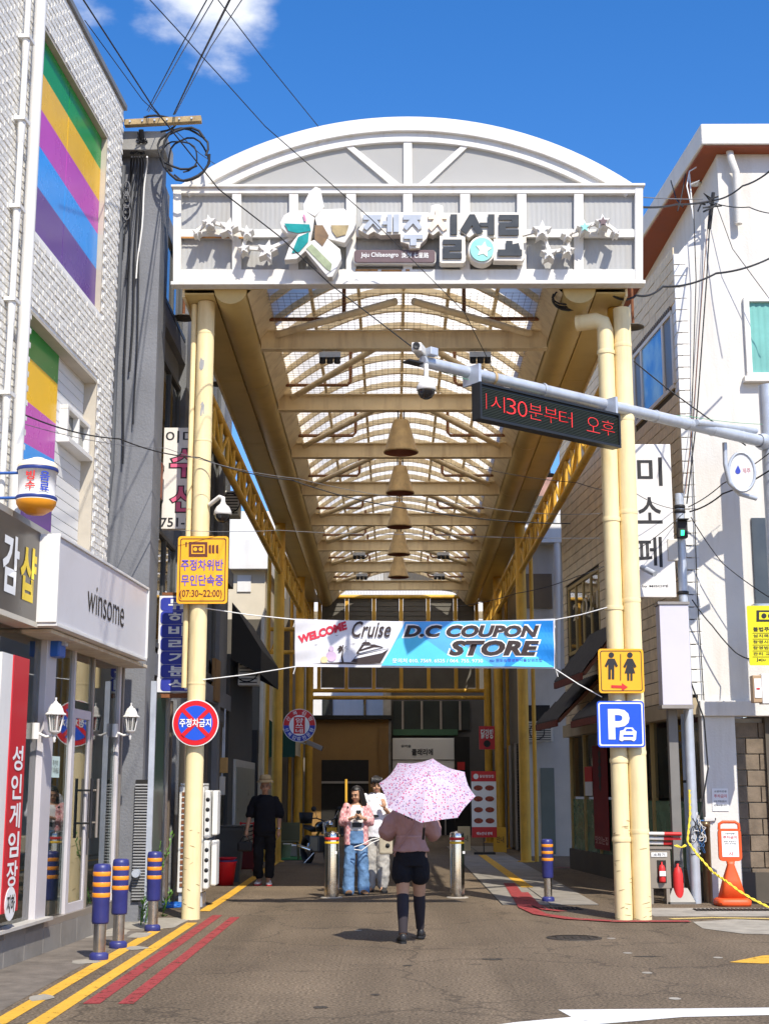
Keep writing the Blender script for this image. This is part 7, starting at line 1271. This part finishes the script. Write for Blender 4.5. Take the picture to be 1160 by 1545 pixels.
# ---- 2 young woman with telephone
p = G(537, 1350); t = person('young woman in pink checked shirt and wide jeans looking at her phone', p, rad(186), 1.06)
b = MB(); rings(b, [(.82, 0, 0, .14, .11), (.98, 0, 0, .115, .095), (1.15, 0, .01, .125, .105), (1.28, 0, 0, .135, .09), (1.34, 0, -.01, .06, .055)])
limb(b, [(0, -.01, 1.31), (0, .01, 1.41)], [.048, .044]); Rh, put = head(t, b, (0, .035, 1.475), rad(-32), rad(-20), hair='long', female=True)
for s in (-1, 1): limb(b, [(s * .08, 0, .85), (s * .085, .02, .47), (s * .085, .0, .09)], [.085, .055, .036]); limb(b, [(s * .085, 0, .05), (s * .09, .13, .03)], [.034, .025])
limb(b, [(.155, -.01, 1.28), (.215, .02, 1.06), (.06, .21, 1.13)], [.045, .036, .025]); hand(b, (.05, .215, 1.135), (0, -.3, 1), (-.8, .35, .2), .9, .5, 1)
limb(b, [(-.155, -.01, 1.28), (-.2, .03, 1.06), (-.09, .22, 1.12)], [.045, .036, .025]); hand(b, (-.08, .225, 1.125), (0, -.3, 1), (.75, .35, .2), .9, .5, -1)
body(t, b, M_SKIN)
b = MB(); rings(b, [(.93, 0, .012, .128, .112), (1.1, 0, .015, .13, .118), (1.24, 0, .01, .14, .105), (1.315, 0, -.005, .09, .075)]); wear(t, b, 'white_top', mat('white_cotton', (.74, .73, .72), .85, 0, .05, 6), wr=.012)
MB().cbox((0, .142, 1.02), .15, .006, .07).build('top_print', M_INK, t, local=True)
def m_check():
    m = mat('pink_check_cloth', (.62, .25, .26), .85, 0, .1, 6, .15, 120, .2); nt = m.node_tree; N = nt.nodes; L = nt.links; b = N['Principled BSDF']; src = b.inputs['Base Color'].links[0].from_socket; t = N.new('ShaderNodeTexCoord'); ck = N.new('ShaderNodeTexChecker'); ck.inputs['Scale'].default_value = 26; L.new(t.outputs['Object'], ck.inputs['Vector']); x = N.new('ShaderNodeMix'); x.data_type = 'RGBA'; L.new(ck.outputs['Fac'], x.inputs['Factor']); L.new(src, x.inputs['A']); x.inputs['B'].default_value = (.74, .46, .44, 1); L.new(x.outputs['Result'], b.inputs['Base Color']); return m
M_CHK = m_check(); b = MB()
for s in (-1, 1):
    limb(b, [(s * .145, -.01, 1.285), (s * .195, .01, 1.16), (s * .212, .03, 1.06), (s * .15, .11, 1.09)], [.062, .066, .066, .056])
    rings(b, [(z, s * (.115 + .02 * (1.25 - z)), -.015, .062, .12) for z in (.72, .8, .95, 1.1, 1.22)] + [(1.3, s * .09, -.01, .05, .07)], 16)
rings(b, [(.72, 0, -.10, .15, .03), (1.0, 0, -.10, .14, .03), (1.25, 0, -.085, .15, .035), (1.33, 0, -.05, .09, .03)]); wear(t, b, 'checked_shirt', M_CHK, wr=.018)
b = MB(); rings(b, [(.74, 0, 0, .15, .125), (.86, 0, 0, .158, .125), (.98, 0, 0, .128, .112)])
for s in (-1, 1): limb(b, [(s * .08, 0, .82), (s * .1, .01, .5), (s * .11, .0, .25), (s * .115, .02, .06)], [.09, .086, .088, .094])
wear(t, b, 'jeans', mat('blue_denim', (.13, .24, .42), .85, 0, .35, 5, .25, 120, .2), wr=.03)
for s in (-1, 1): shoe(t, (s * .1, .02, 0), (s * .15, 1), mat('tan_sandal', (.24, .13, .06), .6), M_BLK, 'sandal')
b = MB().tube([(.13, .08, 1.27), (.15, -.02, 1.33), (.17, -.1, 1.15), (.19, -.1, .95)], .012, 6); b.build('bag_strap', M_BLK, t, local=True)
ph = thing('phone', 'dark smartphone held in both hands by the young woman', 'phone', p + V((.0, -.26, 1.2))); m4 = Matrix.Rotation(rad(186), 3, 'Z'); c = p + m4 @ V((-.015, .27, 1.235)); MB().cbox(c, .078, .02, .15).build('case', M_BLK, ph, .008); MB().cbox(c + V((0, .012, 0)), .07, .003, .14).build('screen', mat('phone_screen', (.05, .06, .08), .1), ph)
bg_ = thing('shoulder_bag', 'small black shoulder bag behind the arm of the young woman', 'bag', p + V((-.2, .1, .85))); c = p + m4 @ V((.2, -.12, .98)); MB().cbox(c, .1, .22, .18).build('body', M_BLK, bg_, .03); MB().cbox(c + V((0, 0, .06)), .106, .226, .05).build('flap', mat('black_leather', (.02, .02, .022), .3), bg_, .01)
# ---- 3 young man in a white t-shirt
p = G(568, 1346.5); t = person('young man in white numbered T-shirt and light grey trousers', p, rad(172), 1.09)
b = MB(); rings(b, [(.86, 0, 0, .14, .11), (1.0, 0, 0, .14, .105), (1.2, 0, 0, .155, .11), (1.37, 0, 0, .16, .095), (1.44, 0, -.01, .065, .06)])
limb(b, [(0, -.01, 1.41), (0, .01, 1.51)], [.055, .05]); Rh, put = head(t, b, (0, .03, 1.575), rad(14), rad(-16), hair='short')
for s in (-1, 1): limb(b, [(s * .085, 0, .9), (s * .09, .02, .5), (s * .085, -.02, .1)], [.085, .058, .038]); limb(b, [(s * .085, -.02, .06), (s * .09, .12, .035)], [.036, .026])
limb(b, [(.185, -.01, 1.36), (.23, -.06, 1.1), (.22, .04, .88)], [.05, .04, .028]); hand(b, (.22, .045, .86), (-1, 0, 0), (0, .2, -1), 1, .4, 1)
limb(b, [(-.185, -.01, 1.36), (-.22, .06, 1.12), (-.16, .24, 1.22)], [.05, .04, .028]); hand(b, (-.155, .25, 1.235), (.5, -.5, 0), (.1, .3, 1), 1, .4, -1)
body(t, b, M_SKIN)
M_WTEE = mat('white_jersey', (.76, .76, .80), .85, 0, .04, 5, .15, 120, .2)
b = MB(); rings(b, [(.80, 0, .01, .185, .15), (1.0, 0, .01, .185, .145), (1.2, 0, .005, .19, .14), (1.35, 0, -.005, .195, .115), (1.42, 0, -.01, .13, .08), (1.45, 0, -.01, .08, .068)])
limb(b, [(.17, -.01, 1.36), (.215, -.03, 1.24), (.24, -.05, 1.1)], [.078, .084, .088]); limb(b, [(-.17, -.01, 1.36), (-.21, .015, 1.24), (-.22, .06, 1.13)], [.078, .084, .085]); wear(t, b, 'tee_shirt', M_WTEE, wr=.03)
text('1992', (0, .150, 0), V((-1, 0, 0)), Z3, (-.125, 1.155, .125, 1.245), M_INK, t, .016, .02); o_ = t.children[-1]; o_.matrix_parent_inverse = Matrix()
b = MB().prism([(.06 * math.cos(a), 1.11 + .022 * math.sin(a)) for a in [i * .4488 for i in range(14)]], .004, (0, .152, 0), V((-1, 0, 0)), Z3, .016); b.build('chest_logo', M_INK, t, local=True)
b = MB(); rings(b, [(.76, 0, 0, .16, .13), (.9, 0, 0, .165, .13), (1.0, 0, 0, .155, .12)])
for s in (-1, 1): limb(b, [(s * .085, 0, .84), (s * .1, .02, .5), (s * .1, .01, .25), (s * .095, .0, .1)], [.1, .1, .098, .08])
wear(t, b, 'trousers', mat('light_grey_twill', (.46, .44, .41), .85, 0, .12, 4, .2, 120, .2), wr=.03)
for s in (-1, 1): shoe(t, (s * .088, -.01, 0), (s * .3, 1), mat('black_suede', (.03, .028, .027), .8), M_BLK, 'shoe'); MB().tube([(s * .088, -.015, .06), (s * .088, -.015, .15)], .045, 12).build('sock', M_WTXT, t, local=True)
hbp = P(582, 1276, 23.0); hg = thing('handbag', 'cream handbag with long white straps beside the young man', 'bag', hbp); MB().cbox(hbp, .22, .12, .28).build('body', mat('cream_canvas_bag', (.44, .38, .28), .8, 0, .15, 5), hg, .03); MB().lathe([(.03, 0), (.035, .01), (0, .014)], hbp + V((.03, -.06, .0)), 12, axis=(0, -1, 0)).build('badge', M_BLK, hg)
for dz in (0, -.09): MB().tube([hbp + V((-.1, -.03, .12 + dz * .3)), hbp + V((-.22, -.14, .1 + dz * .6)), hbp + V((-.38, -.2, .02 + dz)), hbp + V((-.5, -.2, -.02 + dz * .4))], .008, 8).build('strap', M_WHT, hg)
# ---- 4 woman with the umbrella, seen from behind
p = G(620, 1421); t = person('woman in dusty pink blouse, black shorts and knee socks walking away under an umbrella', p, rad(3), 1.0)
b = MB(); rings(b, [(.86, 0, 0, .15, .12), (1.02, 0, 0, .125, .1), (1.2, 0, .01, .14, .11), (1.35, 0, 0, .145, .095), (1.42, 0, -.01, .06, .055)])
limb(b, [(0, -.005, 1.40), (0, .01, 1.5)], [.05, .046]); Rh, put = head(t, b, (0, .03, 1.56), 0, rad(-6), hair='long', female=True)
limb(b, [(-.085, 0, .9), (-.09, -.03, .5), (-.1, -.22, .12)], [.1, .066, .04]); limb(b, [(-.1, -.22, .08), (-.1, -.1, .035)], [.036, .026])
limb(b, [(.085, 0, .9), (.1, .1, .5), (.115, .2, .16)], [.1, .066, .04]); limb(b, [(.115, .2, .12), (.12, .32, .04)], [.036, .026])
limb(b, [(.165, 0, 1.34), (.255, .05, 1.13), (.12, .2, 1.24)], [.048, .038, .026]); hand(b, (.11, .205, 1.25), (0, -1, 0), (-.2, .1, 1), .95, .6, 1)
limb(b, [(-.165, 0, 1.34), (-.25, .04, 1.13), (-.12, .21, 1.2)], [.048, .038, .026]); hand(b, (-.11, .215, 1.21), (0, -1, 0), (.6, .2, .6), .95, .5, -1)
body(t, b, M_SKIN)
M_BLS = mat('dusty_pink_blouse', (.40, .235, .215), .85, 0, .08, 5, .2, 120, .2)
b = MB(); rings(b, [(.955, 0, .0, .205, .16), (1.02, 0, .0, .178, .145), (1.12, 0, .0, .152, .125), (1.2, 0, .005, .168, .13), (1.34, 0, 0, .175, .115), (1.40, 0, -.01, .12, .08), (1.43, 0, -.01, .075, .062)])
for s in (-1, 1): limb(b, [(s * .15, 0, 1.34), (s * .21, .02, 1.26), (s * .255, .04, 1.17), (s * .25, .07, 1.12)], [.08, .1, .1, .07])
wear(t, b, 'blouse', M_BLS, wr=.035); MB().lathe([(.0, 0), (.154, -.012), (.157, 0), (.154, .012), (0, 0)], (0, 0, 1.115), 30).build('waist_tie', mat('pink_waist_tie', (.46, .28, .26), .8), t, local=True); t.children[-1].scale = (1.04, .86, 1)
b = MB(); rings(b, [(.80, 0, 0, .172, .142), (.9, 0, 0, .176, .145), (1.02, 0, 0, .158, .13), (1.06, 0, 0, .15, .125)])
for s in (-1, 1): limb(b, [(s * .088, 0, .86), (s * .095, .015 * s, .78), (s * .1, .02 * s, .70)], [.105, .115, .113])
wear(t, b, 'shorts', M_BLKT, wr=.02)
M_SOCK = mat('charcoal_knee_sock', (.03, .024, .028), .9, 0, .1, 6)
MB().tube([(-.09, -.037, .485), (-.093, -.1, .36), (-.098, -.18, .2), (-.1, -.225, .1)], [.066, .066, .052, .045], 18).build('knee_sock', M_SOCK, t, local=True); MB().tube([(.1, .104, .485), (.105, .14, .36), (.111, .175, .22), (.115, .205, .12)], [.066, .066, .052, .045], 18).build('knee_sock', M_SOCK, t, local=True)
M_CLOG = mat('black_clog', (.018, .018, .02), .45); shoe(t, (-.1, -.235, 0), (-.08, 1), M_CLOG, M_BLK, 'clog', .25, .085); shoe(t, (.117, .19, .015), (.12, 1), M_CLOG, M_BLK, 'clog', .25, .085)
b = MB().tube([(.115, -.02, 1.41), (.08, -.105, 1.36), (.02, -.135, 1.22), (-.06, -.15, 1.12), (-.14, -.12, 1.0), (-.19, -.03, .92)], .009, 6); b.build('bag_strap', M_BLS, t, local=True)
# umbrella: eight gores on ribs
ax = V((.05, -.66, .75)).normalized(); pk = P(646, 1170, 15.05); u_, w_ = frame_of(ax); U = thing('umbrella', 'white umbrella with pink and purple speckles held by the walking woman', 'umbrella', pk - ax * .85)
def m_dots():
    m = bpy.data.materials.new('speckled_umbrella_cloth'); m.use_nodes = True; nt = m.node_tree; N = nt.nodes; L = nt.links; b = N['Principled BSDF']; b.inputs['Roughness'].default_value = .6; t = N.new('ShaderNodeTexCoord'); prev = None
    base = N.new('ShaderNodeRGB'); base.outputs[0].default_value = (.56, .47, .58, 1); prev = base.outputs[0]
    for sc_, th, c in ((34, .30, (.50, .03, .14, 1)), (30, .24, (.18, .05, .26, 1)), (40, .2, (.14, .2, .25, 1))):
        v = N.new('ShaderNodeTexVoronoi'); v.inputs['Scale'].default_value = sc_; mp = N.new('ShaderNodeMapping'); mp.inputs['Location'].default_value = (sc_ * .37, sc_ * .11, 0); L.new(t.outputs['Object'], mp.inputs[0]); L.new(mp.outputs[0], v.inputs['Vector'])
        r = N.new('ShaderNodeMapRange'); r.inputs[1].default_value = th - .03; r.inputs[2].default_value = th + .03; r.inputs[3].default_value = .9; r.inputs[4].default_value = 0; L.new(v.outputs['Distance'], r.inputs[0]); x = N.new('ShaderNodeMix'); x.data_type = 'RGBA'; L.new(r.outputs[0], x.inputs['Factor']); L.new(prev, x.inputs['A']); x.inputs['B'].default_value = c; prev = x.outputs['Result']
    L.new(prev, b.inputs['Base Color']); tl = N.new('ShaderNodeBsdfTranslucent'); L.new(prev, tl.inputs[0]); mx = N.new('ShaderNodeMixShader'); mx.inputs[0].default_value = .12; L.new(b.outputs[0], mx.inputs[1]); L.new(tl.outputs[0], mx.inputs[2]); L.new(mx.outputs[0], N['Material Output'].inputs[0]); return m
M_DOT = m_dots(); RU_ = .515; DP = .2
def cano(a, s): # s 0..1 from peak to rim
    return pk + (u_ * math.cos(a) + w_ * math.sin(a)) * (RU_ * s) - ax * (DP * (s ** 1.9))
for k in range(8):
    a0, a1 = k * math.pi / 4 + .2, (k + 1) * math.pi / 4 + .2; b = MB(); g_ = []
    for i in range(9):
        s = i / 8; A, B = cano(a0, s), cano(a1, s); g_.append([A.lerp(B, j / 6) + ax * (-.02 * s * math.sin(math.pi * j / 6) * 1.0) + (pk - ax * .1 - A.lerp(B, j / 6)).normalized() * (.02 * s * s * math.sin(math.pi * j / 6)) for j in range(7)])
    b.sheet(g_); b.build('gore', M_DOT, U); MB().tube([cano(a0, s / 6) - ax * .006 for s in range(7)], .003, 5).build('rib', M_STEEL, U)
MB().tube([pk + ax * .05, pk], .006, 6).build('ferrule', M_STEEL, U); MB().tube([pk, pk - ax * .78], .006, 8).build('shaft', M_STEEL, U); MB().tube([pk - ax * .74, pk - ax * .9], .014, 10).build('handle', M_BLK, U)
M_GCAB = mat('grey_cable', (.16, .16, .17), .6, 0, .1)
# ================================================================== overhead wires, crossarm, coils
def wire(name, pts, r, label, sag=0., m=None, parent=None, cat='wire'):
    q = [P(*a) for a in pts]; out = []
    for i in range(len(q) - 1):
        n = 12
        for k in range(n): s = k / n; out.append(q[i].lerp(q[i + 1], s) - Z3 * (sag * 4 * s * (1 - s)))
    out.append(q[-1]); o = MB().tube(out, r, 6).build(name, m or M_CABLE, parent)
    if parent is None: tag(o, label, cat)
    return o
CA = thing('crossarm', 'weathered timber crossarm with cable coils above the grey building', 'crossarm', P(245, 200, 17.9)); YC = 17.9
a, b_ = P(188, 186, YC), P(304, 180, YC); MB().bar(a, b_, .1, .085, up=(0, 0, 1)).build('beam', mat('weathered_timber', (.42, .31, .16), .85, 0, .25, 6, .4, 40, .3, .7, (.2, .09, .03), 3, False), CA, .006)
for k in range(6): c = a.lerp(b_, .08 + k * .16); MB().tube([c - Y3 * .07, c + Y3 * .07], .014, 8).build('bolt', M_GALV, CA)
MB().tube([P(215, 232, 18.1), P(213, 195, YC)], .035, 8).build('stub_pole', M_BLK, CA)
for j, (cx, cy, rx, ry, r) in enumerate(((280, 232, 36, 40, .018), (276, 224, 38, 30, .016), (270, 236, 28, 24, .011), (284, 240, 30, 32, .013), (236, 186, 30, 12, .016), (212, 215, 12, 14, .012))):
    pts = [P(cx + rx * math.cos(i * .3307 + j) * (1 + .04 * math.sin(i * 1.7 + j)), cy + ry * math.sin(i * .3307 + j) * (1 + .05 * math.sin(i * 1.3)), YC - .06 + .04 * j + .02 * math.sin(i)) for i in range(18 if j < 4 else 12)]; MB().tube(pts, r, 6).build('cable_coil', M_CABLE, CA)
for k in range(7): r = random.Random(k); MB().tube([P(213 + r.uniform(-10, 10), 205 + r.uniform(-8, 8), YC), P(215 + r.uniform(-12, 14), 216, YC + .1), P(205 + r.uniform(-10, 12), 232, 18.05)], .012, 6).build('jumper', M_CABLE, CA)
GC = thing('cable_bundle', 'bundle of dark cables running down the face of the grey building', 'cables', P(195, 500, 18.1))
for k, (x0, x1, yy) in enumerate(((207, 190, 420), (211, 196, 560), (215, 202, 640), (222, 206, 420), (203, 186, 380), (199, 184, 700))):
    pts = [P(x0, 236, 17.9)] + [P(x0 + (x1 - x0) * s + 1.2 * math.sin(s * 9 + k), 245 + (yy - 245) * s, 18.13) for s in [i / 9 for i in range(10)]]; MB().tube(pts, .010 + .003 * (k % 2), 6).build('cable', M_CABLE if k != 3 else M_WHT, GC)
for k in range(5): c = P(191, 285 + k * 9, 18.08); MB().tube([c + V((.05 * math.cos(i * .6), -.01, .11 * math.sin(i * .6))) for i in range(12)], .009, 6).build('coil', M_CABLE if k % 2 else M_GCAB, GC)
wire('overhead_wire', [(262, 172, 17.9), (300, 92, 14), (352, -12, 10)], .011, 'thick black overhead wire rising steeply from the timber crossarm', .0)
wire('overhead_wire', [(264, 172, 17.9), (318, 70, 14), (372, -12, 11)], .006, 'thin grey overhead wire beside the thick one above the crossarm', 0, M_GCAB)
wire('overhead_wire', [(222, 166, 18), (268, 78, 14), (318, -12, 11)], .007, 'dark overhead wire rising from the outer end of the crossarm', 0)
wire('overhead_wire', [(224, 168, 18), (274, 80, 14), (328, -12, 11)], .006, 'pale overhead wire parallel to the dark one from the crossarm', 0, M_GCAB)
wire('overhead_wire', [(218, -10, 12), (330, 112, 14), (400, 190, 16), (560, 330, 17.6), (700, 470, 18), (745, 560, 19)], .006, 'long thin wire crossing the sky and the entrance sign diagonally', 0)
wire('overhead_wire', [(120, -10, 11), (230, 160, 14), (330, 285, 16.5), (420, 355, 17.6), (500, 430, 18.0), (620, 522, 16.4)], .0085, 'black wire crossing the flower emblem towards the camera at the mast tip', 0)
wire('overhead_wire', [(322, -10, 10), (395, 85, 12), (480, 190, 15)], .005, 'faint wire under the white cloud', 0)
wire('overhead_wire', [(128, 30, 14), (215, 150, 17), (300, 230, 20), (345, 262, 26)], .006, 'thin wire passing from the brick building roof to the arch', 0)
wire('overhead_wire', [(38, 626, 13.9), (180, 662, 16), (300, 690, 18.4), (440, 724, 18.6), (620, 768, 19), (860, 790, 20)], .008, 'black wire from the white drain pipe across the arcade opening', .05)
wire('overhead_wire', [(38, 640, 13.9), (250, 676, 18), (450, 722, 18.6), (700, 760, 19.5), (905, 775, 18.4)], .004, 'thin pale wire sagging across the arcade opening', .06, M_GCAB)
wire('overhead_wire', [(270, 800, 18.3), (420, 800, 18.6), (640, 806, 19), (905, 812, 18.4)], .004, 'thin horizontal wire above the banner', .02, M_GCAB)
wire('overhead_wire', [(968, 312, 18.2), (1020, 308, 19.6), (1074, 302, 20.8)], .016, 'thick black cable from the sign end to the roof bracket', .02)
wire('overhead_wire', [(968, 297, 18.2), (1060, 300, 20.8)], .008, 'thin cable just above the thick one at the sign end', .01, M_GCAB)
wire('overhead_wire', [(1074, 302, 20.8), (1120, 280, 19.5), (1175, 245, 18)], .013, 'black cable rising from the roof bracket to the picture edge', .05)
wire('overhead_wire', [(925, 446, 18.4), (960, 445, 18.6), (1000, 432, 19), (1080, 412, 19.5), (1175, 382, 20)], .016, 'thick sagging cable crossing the white facade from the drain pipes', .06)
wire('overhead_wire', [(1078, 306, 21.2), (1130, 312, 20.5), (1175, 322, 20)], .009, 'cable leaving the roof bracket nearly level', .03)
wire('overhead_wire', [(1080, 306, 21.3), (1105, 375, 21.2), (1175, 470, 21)], .006, 'thin cable falling diagonally over the teal curtained window', 0)
wire('overhead_wire', [(1072, 310, 21.3), (1066, 420, 21.35), (1050, 640, 21.4), (1036, 760, 21.3)], .011, 'dark cable dropping down the white facade from the roof bracket', 0)
wire('overhead_wire', [(1070, 312, 21.3), (1060, 430, 21.4), (1046, 620, 21.4), (1034, 745, 21.3)], .006, 'rust stained cable beside the dark drop cable', 0, M_RUST)
wire('overhead_wire', [(956, 545, 21.0), (1005, 585, 20.6), (1060, 625, 20.4), (1125, 672, 20.4)], .011, 'black cable falling from the tiled window to the mast', .0)
wire('overhead_wire', [(640, 552, 16.4), (760, 585, 17), (905, 612, 18.4), (1040, 628, 19.5), (1150, 640, 20.4)], .004, 'green cord along the mast arm', .02, mat('green_cord', (.12, .4, .22), .6))
wire('overhead_wire', [(1040, 772, 21.1), (1090, 745, 20.8), (1175, 700, 20.2)], .012, 'lower black cable from the corner pole to the mast', .04)
wire('overhead_wire', [(1038, 765, 21.1), (1090, 730, 20.8), (1175, 672, 20.2)], .008, 'upper black cable from the corner pole to the mast', .03)
wire('overhead_wire', [(1020, 768, 21.1), (960, 745, 20.5), (870, 728, 20), (700, 700, 19)], .005, 'thin wire from the corner pole over the arcade', .04)
wire('overhead_wire', [(1030, 775, 21.1), (960, 830, 20.6), (870, 870, 20), (780, 895, 22), (690, 915, 26)], .006, 'thin wire descending from the corner pole behind the drain pipes', .03)
wire('overhead_wire', [(1042, 780, 21.2), (1090, 850, 21.1), (1175, 910, 20.8)], .008, 'cable from the corner pole down behind the lemon notice', .03)
wire('overhead_wire', [(1044, 905, 21.3), (1075, 945, 21.2), (1110, 985, 21.1), (1135, 995, 20.6)], .011, 'black cable sagging across the wall towards the lemon notice', .02)
wire('overhead_wire', [(1038, 1018, 21.2), (1062, 1085, 21.2), (1068, 1160, 21.2), (1056, 1235, 21.2)], .012, 'black cable bowing out beside the white pillar', 0)
wire('overhead_wire', [(1046, 310, 21.3), (1050, 420, 21.35), (1043, 640, 21.45), (1052, 900, 21.45), (1062, 1060, 21.45)], .008, 'thin vertical cable along the corner tiles', 0)
RBK = thing('roof_bracket', 'cluster of cable clamps on a short pole at the white facade', 'bracket', P(1074, 320, 21.2)); MB().tube([P(1076, 290, 21.2), P(1070, 345, 21.3)], .03, 8).build('stub', M_CABLE, RBK)
for k in range(6): r = random.Random(k + 40); c = P(1072 + r.uniform(-9, 9), 304 + r.uniform(-7, 9), 21.15); MB().tube([c, c + V((r.uniform(-.14, .14), -.05, r.uniform(-.1, .1))), c + V((r.uniform(-.2, .2), 0, r.uniform(-.16, .1)))], .014, 6).build('clamp', M_CABLE, RBK)
ELB = thing('eave_cables', 'loose cable ends and conduit hooked on the red-brown eave', 'cables', P(1040, 300, 21.6))
for k, l in enumerate(([(1050, 252, 21.8), (1040, 258, 21.7), (1036, 280, 21.6), (1045, 320, 21.5)], [(1034, 262, 21.8), (1030, 285, 21.7), (1026, 305, 21.6), (1022, 318, 21.6)], [(1040, 262, 21.8), (1043, 300, 21.6), (1046, 330, 21.45)], [(1012, 272, 22.5), (1020, 300, 22), (1030, 312, 21.6)], [(1050, 280, 21.6), (1055, 272, 21.5), (1042, 278, 21.6)])): MB().tube([P(*q) for q in l], .012, 6).build('cable', [M_WHT, M_CABLE][k % 2], ELB)
GCO = thing('cable_coil', 'loop of spare black cable under the right gutter beside the elbow pipe', 'cables', P(850, 445, 18.7)); c = P(856, 445, 18.5)
for k in range(4): MB().tube([c + V((.2 * math.cos(i * .45 + k), .1 * math.sin(i * .3), .13 * math.sin(i * .45 + k) - .02 * k)) for i in range(15)], .014, 6).build('loop', M_CABLE, GCO)
